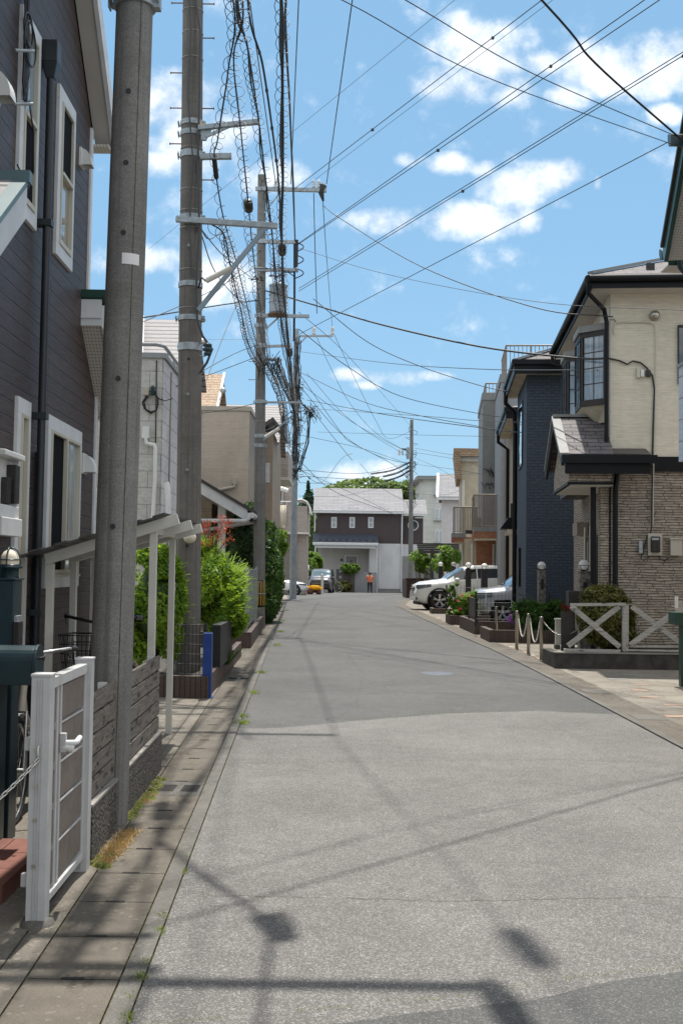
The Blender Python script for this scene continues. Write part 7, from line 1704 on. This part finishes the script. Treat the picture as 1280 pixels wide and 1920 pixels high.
    if cladding:
        for s_ in (-1,1):
            MB().box(wheels[0]+Rw*1.1, wheels[1]-Rw*1.1, s_*W_/2*.9, s_*(W_/2+.004), zsill-.05, zsill+.12).build('sill', 'plastic_black', bo, loc=True, bevel=.02)
        MB().box(.14,.5,-W_*.36,W_*.36,zsill-.07,zsill+.06).build('bumper_lip', 'plastic_black', bo, loc=True, bevel=.03)
    for s_ in (-1,1):
        MB().box(.03,.16,s_*W_*.30,s_*W_*.40,zsill+.14,zsill+.24).build('fog_lamp', 'plastic_black', bo, loc=True, bevel=.02)
        if lamps:
            x0, x1, z0, z1, dz_ = lamps; mb = MB(); vs = []
            for k in range(7):
                x = x0+(x1-x0)*k/6; w_ = interp(width,x)*W_/2*.99+.006; hh = (z1-z0)*(1-.45*k/6); zc_ = z0+(z1-z0)*.5+dz_*k/6; vs += [(x,s_*w_,zc_-hh/2),(x,s_*(w_*.985),zc_+hh/2)]
            vs = [(x0-.02, s_*interp(width,x0)*W_/2*.62, z0+.0),(x0-.01, s_*interp(width,x0)*W_/2*.62, z1-.02)]+vs
            mb.add(vs, [(2*i,2*i+2,2*i+3,2*i+1) for i in range(7)], True); mb.build('headlight', 'headlamp', bo, loc=True)
        if mirror: mx, mz = mirror; MB().sphere((mx, s_*(W_/2+.06), mz), .11, 12, 8, .7).build('mirror', pm, bo, loc=True)
    if mirror:
        for z_ in (zsill+.55,):
            for s_ in (-1,1): 
                for x in glasszones.get('handles', []): MB().box(x,x+.16,s_*(W_/2-.0),s_*(W_/2+.02),z_+.1,z_+.125).build('handle', pm, bo, loc=True)
    for x in glasszones.get('seams', []):
        for s_ in (-1,1): MB().tube([(x, s_*(interp(width,x)*W_/2*k+.001), z) for k, z in ((.992,zsill+.1),(1.0,zsill+.35),(.997,zsill+.5),(.962,interp(belt,x)-.02))], .005, 4).build('door_seam', 'plastic_black', bo, loc=True)
    if grille:
        y_, z0, z1, xg_ = grille; mb = MB(); mb.box(xg_-.012,xg_+.02,-y_,y_,z0,z1); g = mb.build('grille', 'plastic_black', bo, loc=True, bevel=.01)
        mb = MB()
        for k in range(3): mb.box(xg_-.02,xg_-.013,-y_,y_,z0+(z1-z0)*(k+.5)/3-.012,z0+(z1-z0)*(k+.5)/3+.012)
        mb.build('grille_bar', 'chrome', g, loc=True)
    return t
# white SUV, nose towards the street
fw = G(817,1145)
suv = dict(top=[(0,.72),(.10,1.0),(.35,1.12),(.9,1.20),(1.22,1.24),(1.6,1.50),(2.0,1.72),(2.4,1.80),(3.2,1.81),(4.0,1.74),(4.35,1.6),(4.64,1.1)],
           belt=[(0,.64),(.10,.92),(.35,1.03),(1.0,1.10),(1.4,1.13),(2.2,1.16),(3.4,1.22),(4.3,1.27),(4.64,1.0)],
           width=[(0,.72),(.12,.86),(.35,.96),(.8,1),(4,1),(4.4,.95),(4.64,.86)], roofw=[(0,.55),(.3,.70),(1.3,.78),(2.0,.70),(3.5,.68),(4.3,.66),(4.64,.70)])
th_car = math.radians(6)
vehicle('parked_car', 'white sport utility car with black wheel arches parked nose to the street', (fw.x-.88, 44.0+.9, 0), th_car, 4.64, 1.82, suv['top'], suv['belt'], suv['width'], suv['roofw'], (.94, 3.62), .395, 'paint_white', None,
        dict(side=[(1.52,2.42),(2.50,3.36),(3.44,4.12)], top=[(1.24,1.94),(4.3,4.6)], seams=[1.5,2.45,3.4], handles=[2.2,3.1]), lamps=(.08,.60,.82,1.0,.08), grille=(.35,.66,.92,.02), mirror=(1.62,1.22))
# silver van behind the mesh fence
fv = G(943,1173)
van = dict(top=[(0,.70),(.10,.95),(.3,1.03),(.85,1.10),(1.05,1.16),(1.5,1.50),(1.8,1.68),(2.1,1.76),(3.8,1.76),(4.25,1.6),(4.4,1.0)],
           belt=[(0,.62),(.10,.86),(.3,.96),(.9,1.0),(1.6,1.04),(4.2,1.08),(4.4,.9)], width=[(0,.78),(.1,.88),(.3,.96),(.7,1),(4,1),(4.4,.9)], roofw=[(0,.6),(.3,.74),(1.0,.82),(1.8,.78),(4.2,.76),(4.4,.7)])
vehicle('parked_car', 'silver blue minivan parked behind the wire mesh fence beside navy house', (fv.x-.78, 33.6+.8, 0), th_car, 4.4, 1.74, van['top'], van['belt'], van['width'], van['roofw'], (.80, 3.45), .335, 'paint_silver', None,
        dict(side=[(1.45,2.2),(2.3,3.1),(3.2,4.0)], top=[(1.06,1.78),(4.2,4.4)], seams=[1.3,2.25,3.15]), cladding=False, lamps=(.06,.5,.72,.93,.05), grille=(.4,.5,.8,.02), mirror=(1.5,1.1))
# dark minivan at the end, facing the camera
q = P(600,1112,86); vloc = Vector((q.x-.02, 85.2, gz(85.5)))
mv = dict(top=[(0,.75),(.08,1.02),(.25,1.10),(.7,1.18),(.95,1.3),(1.4,1.66),(1.7,1.80),(2.2,1.86),(4.3,1.84),(4.6,1.2)], belt=[(0,.7),(.08,.95),(.3,1.02),(1.0,1.06),(4.4,1.12),(4.6,1)],
          width=[(0,.82),(.1,.92),(.4,.98),(1,1),(4.3,1),(4.6,.94)], roofw=[(0,.7),(.3,.8),(1.0,.86),(1.8,.80),(4.6,.8)])
dv = vehicle('minivan', 'dark maroon minivan with chrome grille facing the camera at street end', vloc, PI/2-.06, 4.6, 1.75, mv['top'], mv['belt'], mv['width'], mv['roofw'], (.85,3.7), .33, 'paint_dark', None,
        dict(side=[(1.35,2.2),(2.3,3.2),(3.3,4.3)], top=[(.84,1.62)], seams=[1.25,2.25]), cladding=False, lamps=(.04,.4,.78,.95,.03), grille=(.62,.66,.98,.0), mirror=(1.4,1.15), gm='car_glass_sky', group='cars parked on the forecourts')
# white saloon nose at far left
q = P(577,1105,70)
sd = dict(top=[(0,.52),(.10,.72),(.35,.80),(1.0,.92),(1.35,.97),(1.9,1.28),(2.3,1.42),(3.2,1.42),(3.9,1.1),(4.5,.9)], belt=[(0,.46),(.1,.66),(.35,.74),(1.2,.85),(3.6,.95),(4.5,.85)],
          width=[(0,.70),(.12,.86),(.4,.96),(.9,1),(4,1),(4.5,.88)], roofw=[(0,.5),(.4,.66),(1.35,.74),(2.1,.64),(3.3,.62),(4.5,.7)])
vehicle('parked_car', 'white low car with nose showing past the steel pole at the far left', (P(576,1105,71).x, 71.6, gz(71)-.02), PI+.10, 4.5, 1.8, sd['top'], sd['belt'], sd['width'], sd['roofw'], (.86,3.5), .335, 'paint_pure', None,
        dict(side=[(1.8,2.5),(2.6,3.4)], top=[(1.36,2.15)], seams=[1.55]), cladding=False, lamps=(.12,.62,.60,.74,.05), grille=(.4,.42,.62,.02), mirror=(1.75,.98))
# small street furniture at the far end
q = P(603,1113,78); o = MB().lathe((q.x,78,gz(78)), [(.075,0),(.075,1.28),(.06,1.38),(0,1.42)], 14); o.box(q.x+.07,q.x+.12,77.95,78.05,gz(78),gz(78)+1.3) ; o = o.build('bollard', 'white_box', origin=(q.x,78,gz(78))); tag(o, 'white post standing in front of the dark minivan at the street end', 'bollard')
fl = thing('flower_pot', 'yellow flowers in a terracotta pot beside the dark minivan', 'flowers', (P(585,1108,75).x,75,gz(75)))
q = P(583,1108,75); mb = MB(); mb.lathe((q.x-.05,75,gz(75)), [(0,0),(.18,0),(.26,.38),(.2,.38),(.2,.3),(0,.3)], 14); mb.lathe((q.x+.5,75.1,gz(75)), [(0,0),(.15,0),(.2,.34),(0,.3)], 14); mb.build('pot', 'terracotta', fl)
mb = MB(); leaves(mb, P(589,1102,75), (.5,.3,.17), 1000, .07, seed=120, thr=-.5, aspect=1.2); mb.build('flowers', 'flower_yellow', fl); mb = MB(); leaves(mb, P(587,1104,75.2), (.5,.3,.2), 400, .07, seed=121); mb.build('foliage', 'leaf_hedge', fl)
q = P(577,1070,84); t = thing('garden_lamp', 'slim post lamp with white head between the house and the minivan', 'lamp', (q.x,84,gz(84)))
MB().cyl((q.x,84,gz(84)),(q.x,84,P(577,1068,84).z),.09,seg=10).build('post', 'rail_brown', t); MB().lathe((q.x,84,P(577,1068,84).z), [(.1,0),(.12,.1),(.1,.3),(0,.42)], 12).build('lamp_head', 'lamp_white', t)
bicycle('bicycle', 'bicycle leaning behind the dark minivan beside the far house wall', (P(624,1108,92).x+.5, 92, gz(92)), .3, 'bike_black', 'bike_black', False)
# person in orange top facing the far house
q = P(693,1110,93.4); pb0 = Vector((q.x, 93.4, gz(93.4)))
def person(label, loc, rz):
    t = thing('person', label, 'person', loc, rz)
    me = bpy.data.meshes.new('body'); v = []; e = []; r = []
    def J(x, y, z, rad, par=None):
        v.append((x,y,z)); r.append(rad); i = len(v)-1
        if par is not None: e.append((par,i))
        return i
    pel = J(0,0,.92,.13); ch_ = J(0,0.0,1.15,.14,pel); sh_ = J(0,.01,1.36,.13,ch_); nk = J(0,.02,1.46,.055,sh_); hd = J(0,.03,1.56,.09,nk); tp = J(0,.03,1.66,.075,hd)
    for s_ in (-1,1):
        hp = J(s_*.10,0,.88,.10,pel); kn = J(s_*.12,.02,.48,.062,hp); an = J(s_*.13,-.01,.09,.042,kn); ft = J(s_*.14,.14,.04,.035,an)
        s1_ = J(s_*.18,.01,1.37,.06,sh_); el = J(s_*.30,.10,1.16,.042,s1_); wr = J(s_*.22,.26,1.36,.03,el); pm_ = J(s_*.19,.30,1.42,.026,wr)
        for k in range(5):
            f1 = J(s_*.19+(k-2)*.014,.33,1.46+.006*(2-abs(k-2)),.008,pm_); J(s_*.185+(k-2)*.016,.345,1.50+.008*(2-abs(k-2)),.007,f1)
    me.from_pydata(v, e, []); o = bpy.data.objects.new('body', me); C.objects.link(o); o.parent = t; MWD[o.name] = rootM(t)
    sk = o.modifiers.new('skin', 'SKIN'); sk.use_smooth_shade = True
    for i, sv in enumerate(me.skin_vertices[0].data): sv.radius = (r[i], r[i]); sv.use_root = (i == 0)
    ss = o.modifiers.new('sub', 'SUBSURF'); ss.levels = 1; ss.render_levels = 1
    me.materials.append(MATS['skin'])
    T = lambda pts, rr, m_, nm, seg=12: MB().tube(pts, rr, seg).build(nm, m_, t, loc=True)
    T([(0,.01,.90),(0,.01,1.0),(0,0,1.2),(0,.01,1.36),(0,.015,1.43)], [.20,.205,.20,.17,.08], 'orange_cloth', 'vest', 16)
    for s_ in (-1,1):
        T([(s_*.10,0,.90),(s_*.12,.02,.50),(s_*.13,-.01,.10)], [.115,.085,.06], 'dark_cloth', 'trouser_leg'); T([(s_*.15,.01,1.38),(s_*.25,.06,1.24),(s_*.30,.10,1.16)], [.08,.07,.06], 'orange_cloth', 'sleeve'); T([(s_*.30,.10,1.16),(s_*.235,.23,1.33)], [.055,.04], 'dark_cloth', 'forearm_sleeve')
        MB().box(s_*.14-.045,s_*.14+.045,-.07,.19,0,.09).build('shoe', 'dark_cloth', t, loc=True, bevel=.02)
    mb = MB(); mb.sphere((0,.0,1.60), .125, 16, 10, 1.05, z0=-.35); mb.build('hair', 'hair', t, loc=True)
    T([(-.085,.0,1.20),(-.09,-.17,1.25),(-.08,-.13,1.36)], .012, 'dark_cloth', 'strap', 6); return t
person('person seen from behind in an orange top and dark trousers with raised hands', pb0, 0.05)

# ================================================================== OVERHEAD CABLES
def cat(pts, per=8):
    pts = [Vector(p) for p in pts]; q = [pts[0]*2-pts[1]]+pts+[pts[-1]*2-pts[-2]]; out = []
    for i in range(1, len(q)-2):
        for k in range(per):
            t = k/per; a, b, c, d = q[i-1], q[i], q[i+1], q[i+2]
            out.append(.5*((2*b)+(c-a)*t+(2*a-5*b+4*c-d)*t*t+(3*b-a-3*c+d)*t**3))
    return out+[pts[-1]]
CG = 'overhead cables between poles and houses'
def cable(label, pts, r=.009, m_='cable', coil=None, clamps=None, covers=None, group=CG, cat_='cable', per=8, strands=0):
    pl = cat(pts, per) if len(pts) > 2 else [Vector(pts[0]).lerp(Vector(pts[1]), i/10)-Z(.0) for i in range(11)]
    org = pl[0].copy(); t = thing('overhead_cable', label, cat_, org, 0, group)
    mb = MB(); mb.tube(pl, r, 5)
    for s_ in range(strands):
        R_ = random.Random(s_+int(org.x*10)); o = Vector((R_.uniform(-.05,.05), 0, R_.uniform(-.06,.05))); mb.tube([p+o*math.sin(i*.7+s_)*.8+o*.5 for i, p in enumerate(pl)], r*.7, 4)
    mb.build('strand', m_, t)
    if coil:
        rad, pitch, rr = coil; mb = MB(); cum = [0]
        for a, b in zip(pl, pl[1:]): cum.append(cum[-1]+(b-a).length)
        N = int(cum[-1]/pitch*10); hp = []; j = 0
        for k in range(N):
            s_ = cum[-1]*k/N
            while cum[j+1] < s_: j += 1
            f = (s_-cum[j])/max(1e-6, cum[j+1]-cum[j]); p = pl[j].lerp(pl[j+1], f); d = (pl[j+1]-pl[j]).normalized(); u = d.cross(Z(1)).normalized(); v = u.cross(d); a = 2*PI*k/10
            rd = rad*(1+.45*mnoise.noise(Vector((s_*1.3, org.x*7, 0)))); hp.append(p+u*rd*math.cos(a)+v*(rd*math.sin(a)-rad*.55))
        mb.tube(hp, rr, 4, cap=False); mb.build('spiral_hanger', m_, t)
    for f in (clamps or []):
        i = f*(len(pl)-1); j = min(int(i), len(pl)-2); p = pl[j].lerp(pl[j+1], i-j); sc = (p.y/20)*.55; MB().box(p.x-.05*sc,p.x+.05*sc,p.y-.03,p.y+.03,p.z-.06*sc,p.z+.015).build('spacer_clamp', 'cable_grey', t, bevel=.01)
    for f, ln, rr in (covers or []):
        i = f*(len(pl)-1); j = min(int(i), len(pl)-2); p = pl[j].lerp(pl[j+1], i-j); d = (pl[j+1]-pl[j]).normalized(); MB().tube([p-d*ln/2,p-d*ln*.42,p+d*ln*.42,p+d*ln/2], [rr*.5,rr,rr,rr*.5], 12).build('splice_closure', 'black_box', t)
    return t
def wpx(pts, Y0, Y1):
    L_ = [0]
    for a, b in zip(pts, pts[1:]): L_.append(L_[-1]+math.hypot(a[0]-b[0], a[1]-b[1]))
    return [P(p[0], p[1], 1/((1-l/L_[-1])/Y0+l/L_[-1]/Y1)) for p, l in zip(pts, L_)]
def ext(a, b, t): a, b = Vector(a), Vector(b); return [a, b, b+(b-a)*t]
lab = lambda s: s
# high voltage lines towards the upper right
cable('line from third pole top arm rising to the upper right, leftmost of that set', ext(P(548,357,30), P(1015,0,19.5), .6), .009, clamps=[.42,.2])
cable('faint companion line just right of the leftmost rising line', ext(P(560,360,30), P(1035,0,19.6), .6), .005)
cable('upper wire of the first rising pair crossing the big clouds', ext(P(560,456,30), P(1207,0,17), .6), .009, clamps=[.40])
cable('lower wire of the first rising pair crossing the big clouds', ext(P(558,459,30), P(1235,0,17), .6), .009, clamps=[.25,.55])
cable('upper wire of the second rising pair ending at the right edge', ext(P(560,541,30), P(1280,97,16), .4), .008)
cable('lower wire of the second rising pair, with small spacers', ext(P(560,546,30), P(1280,104,16), .4), .008, clamps=[.27,.5])
cable('lowest rising line from the steel pole to behind the green eave', ext(P(562,626,58.5), P(1258,263,32), .2), .016, clamps=[.66])
cable('very faint distant line running from upper centre down to the left clouds', ext(P(852,0,22), P(376,388,34), .35), .005, 'cable_grey')
# drops from the near pole to the green eave
cable('thin drop line from the first pole to the green eave, lowest of three', [P(254,-170,7.08), P(645,2,8.6), P(900,140,9.9), P(1277,277,11.9)], .0045)
cable('medium drop line from the first pole to the green eave, middle of three', [P(254,-290,7.08), P(760,0,9.2), P(990,134,10.3), P(1277,260,11.9)], .005)
cable('thick black drop cable plunging steeply to the green eave', [P(254,-800,7.08), P(1015,0,10.2), P(1115,118,10.8), P(1277,262,11.9)], .012)
# lines between pole tops
cable('line from the third pole strain insulator up past the top of the frame', [P(612,345,30), (.33,15.06,11.62)], .012)
cable('line from third pole top to second pole, close to the thick black bundle', [P(545,345,30), (-.62,15.06,11.62)], .012)
cable('line from the left insulator of third pole arm to second pole', [P(517,345,30), (-1.7,15.06,11.62)], .012)
for i, (xa, xb) in enumerate(((.30,3.0),(-.62,.6),(-1.7,-.9))):
    cable(['overhead line above the road running over the camera, right of three', 'overhead line above the road running over the camera, middle of three', 'overhead line above the pavement running over the camera, left of three'][i], [(xa,15.06,11.6),(xb,-4,11.3)], .009, covers=[(.315,.5,.075)] if i == 0 else None)
for k,(xa,xb,cv) in enumerate(((-1.0,-1.2,.10),(-.5,-.7,.09),(-.07,.3,.30),(.8,1.9,.035))):
    cable(['telephone bundle over the camera nearest the wall','telephone bundle over the camera second from wall','telephone bundle over the camera third from wall','telephone bundle over the camera farthest from wall'][k], ([(-.8,9.5,7.9),(-.02,7.5,6.98),(xa,7.0,6.88),(xb,-3,7.0)] if k == 2 else [(xa,7.0,6.88),(xb,-3,7.0)]), .016, strands=1, covers=[(cv,.45,.07)])
# spiral hung telephone bundles, near pole to third pole
def up(px, py, z): return Pz(px, py, z)
B = [(-.98,7.0,7.5)]
cable('spiral hung cable dropping to the short lower arm of the second pole', [(-1.2,7.0,6.9), up(437,0,7.6), up(428,130,7.45), P(408,262,14.3), P(402,297,15.0), up(417,400,6.6), up(440,480,6.5), up(460,560,6.45), up(480,640,6.5), P(497,679,29.8)], .010, coil=(.075,.26,.004), strands=1, covers=[(.47,.3,.035),(.045,.5,.06)])  # second cover: unseen closure at the near end, added to shade the gutter
cable('spiral hung cable carrying the first round black splice closure', [(-1.0,7.0,6.9), up(455,0,7.6), up(438,110,7.5), up(452,250,7.3), up(467,400,6.9), up(475,480,6.8), up(487,570,6.7), P(503,674,29.5)], .010, coil=(.085,.27,.004), strands=1, covers=[(.555,.24,.07),(.07,.5,.06)])  # second cover is an added closure out of view that shadows the gutter
cable('spiral hung cable carried on the tip of the second pole upper arm', [(-.9,7.0,6.9), up(445,0,7.6), up(466,100,7.6), P(485,228,15.0), up(497,330,7.3), up(508,420,7.0), up(520,540,6.9), up(532,630,6.8), P(545,700,31), P(556,775,45)], .012, coil=(.075,.25,.004), strands=2, covers=[(.02,.5,.06)])  # its closure hangs above the frame, added only for its shadow blob
cable('smooth black cable between the coiled bundles and the thick bundle', [(-.6,7.0,6.9), up(465,0,7.7), up(492,120,7.6), up(510,240,7.4), up(522,340,7.2), up(527,440,7.0), up(530,520,6.9)], .014, clamps=[.3,.4,.5,.6,.7], covers=[(.10,.6,.06)])  # closure beyond view, put in for a darker gutter shadow
cable('thick straight black bundle with the long splice closure beside the third pole', [(-.85,6.95,6.92), (-.8,9.5,7.9), up(527,-0,8.2), up(529,150,8.0), up(530,330,7.6), up(528,440,7.3), up(533,560,7.1), up(541,640,7.0), up(550,740,7.0), P(557,800,56)], .022, coil=(.085,.28,.0045), strands=2, covers=[(.58,.40,.075),(.8,.5,.08)])
cable('dark cable descending to the vertical cable drop on third pole arm', [(-.5,14.5,11.0), up(536,0,10.2), up(543,200,10.0), P(553,452,29.8)], .020, strands=1)
cable('sagging coiled bundle from third pole down to the steel pole', wpx([(497,678),(512,705),(529,752),(540,833)], 30, 57), .02, coil=(.13,.4,.009), strands=2)
cable('tight coiled bundle crossing from third pole low arm to steel pole', wpx([(520,680),(533,715),(547,748),(557,770)], 29, 56), .03, coil=(.12,.4,.009), strands=3)
cable('coiled strand from second pole arm to the third pole tangle', [P(392,418,15.0), up(420,440,6.3), up(432,500,6.3), up(450,575,6.35), up(468,650,6.5), P(490,690,29.5)], .012, coil=(.07,.3,.005), strands=1)
# drops to the left
LW = [((487,497),(375,556),(270,603),30,19),((487,470),(430,525),(372,577),30,20),((484,563),(420,571),(265,596),30,20),((484,646),(430,668),(300,742),30,20.5),((484,668),(400,700),(330,722),30,22),((487,754),(430,768),(376,775),30,33),
      ((374,426),(420,480),(470,520),15,27),((374,430),(410,520),(470,585),15,28),((374,424),(395,448),(430,420),15,24),((447,562),(415,640),(385,718),27,22),((487,812),(520,795),(545,770),30,58)]
LL = ['high line from third pole to the slate roofed house','line from third pole crossing the left cloud to second pole','thick low line from third pole behind the shaft of the second','line from third pole mid arm down to the white tiled house','lower line from third pole mid arm towards the terrace rail','line from third pole low arm across the beige box wall',
      'thin line from second pole long arm to the third pole tangle','thinner sagging line from second pole stay to the third pole','short loop of line under the second pole long arm','steep drop line to the rust roofed house','short slack line between third pole lamp and the steel pole']
for (a,b,c,Y0,Y1), l in zip(LW, LL): cable(l, wpx([a,b,c], Y0, Y1), .009 if l[:5] != 'thick' else .016)
cable('faint level line behind second and third poles', [P(250,636,80), P(500,637,80)], .012, 'cable_grey')
# fans to the right
RW = [([(498,545),(610,578),(720,610),(900,650),(1075,671),(1140,672)],30,19.95,.020,'thick black service cable sagging across the street to the cream house meter'),
      ([(605,385),(640,411),(790,500),(1000,576),(1148,594)],30,19.7,.011,'black service line from third pole top to the cream house eave'),
      ([(560,465),(720,513),(1000,565),(1290,582)],30,17.5,.006,'faint line crossing in front of the cream house upper wall'),
      ([(587,560),(687,640),(788,687),(900,723),(955,735)],31,30,.011,'service line ending at the navy house gutter'),
      ([(560,617),(648,685),(751,743),(900,776),(940,782)],31,38,.011,'service line ending on the tall grey block'),
      ([(560,659),(720,680),(900,692),(1120,694)],58,20.5,.010,'pale twisted line crossing in front of the navy house top'),
      ([(560,697),(680,753),(790,780),(900,800),(945,812)],58,42,.014,'sagging line from steel pole to the grey block fittings'),
      ([(575,750),(720,777),(900,802),(1035,818)],58,27.5,.013,'line from cable tangle to the porch of the cream house'),
      ([(583,766),(790,780),(900,789),(1030,793)],58,27.0,.009,'pale twisted line just above the porch line'),
      ([(595,810),(760,815),(1000,820)],60,40,.008,'level thin line above the distant pole box'),
      ([(589,622),(620,690),(655,755),(705,812),(770,851)],58.9,85,.013,'high line from steel pole left insulator to the distant pole'),
      ([(624,622),(665,710),(705,790),(728,822),(770,809)],58.9,85,.013,'high line from steel pole right insulator to the distant pole'),
      ([(563,719),(620,762),(674,800),(746,839),(768,846)],58.5,85,.013,'telephone line in the fan to the distant pole, topmost'),
      ([(560,722),(642,815),(709,855),(766,870)],58.5,85,.016,'telephone line in the fan to the distant pole, second and thicker'),
      ([(565,706),(640,812),(661,831),(740,873),(766,900)],58.5,85,.016,'telephone line in the fan passing below the distant pole switch box'),
      ([(560,815),(682,842),(766,870)],58.5,85,.013,'gently sagging line from steel pole to distant pole middle'),
      ([(560,881),(682,887),(766,868)],58.5,85,.014,'low sagging line meeting the covered section at distant pole'),
      ([(560,893),(690,897),(768,878)],58.5,85,.014,'second low sagging line below the covered one at distant pole'),
      ([(560,905),(700,908),(768,888)],58.5,85,.012,'lowest sagging line just over the far roof ridge'),
      ([(587,772),(625,820),(660,863)],58.5,64,.014,'line from tangle ending at a hooked loop in mid air'),
      ([(575,700),(660,790),(767,858)],58.5,85,.012,'straight thin line through the middle of the fan'),
      ([(560,863),(624,920),(700,950),(748,968)],58.5,96,.016,'service line from steel pole to the far house eave'),
      ([(560,877),(600,905),(640,860),(660,850)],58.5,62,.012,'slack line curving up to the hooked loop'),
      ([(560,880),(660,925),(735,962)],58.5,96,.013,'second service line across the far house roof'),
      ([(676,870),(716,915),(760,940)],75,85,.013,'short line from mid air hook to lower distant pole'),
      ([(560,930),(650,928),(768,902)],58.5,85,.010,'faint slack line in front of the far roof'),
      ([(776,840),(850,853),(940,857)],85,46,.011,'line from distant pole to the grey blocks, upper'),
      ([(776,848),(860,862),(915,880)],85,47,.011,'line from distant pole to the grey blocks, lower'),
      ([(776,858),(820,877),(865,905)],85,60,.010,'line from distant pole to the brown tiled verge house'),
      ([(776,870),(850,880),(940,895)],85,46,.010,'line from distant pole to the balcony wall fittings'),
      ([(776,895),(850,890),(905,888)],85,48,.009,'slack thin line right of the distant pole'),
      ([(776,925),(830,928),(880,912)],85,60,.009,'lowest slack line right of the distant pole'),
      ([(560,585),(640,655),(718,740),(770,800)],31,85,.009,'long faint diagonal line down to the distant pole top')]
for pts, Y0, Y1, r, l in RW: cable(l, wpx(pts, Y0, Y1), r, 'cable_grey' if ('pale' in l or 'faint' in l) else 'cable')
CV = [((695,888),(735,881),(768,866)),((718,893),(745,886),(768,873)),((722,901),(748,893),(768,881))]
for c_, l in zip(CV, ('topmost thick black covered cable at the distant pole','middle thick black covered cable at the distant pole','lowest thick black covered cable at the distant pole')): cable(l, wpx(list(c_), 78, 85), .035, coil=(.05,.25,.02))
cable('vertical pair line from third pole top arm to the transformer arm', [P(588,362,30), P(590,450,30.5), P(594,588,33)], .012)
cable('second steep line from third pole top arm to steel pole insulator', [P(605,377,30), P(612,480,38), P(623,618,58.9)], .012)
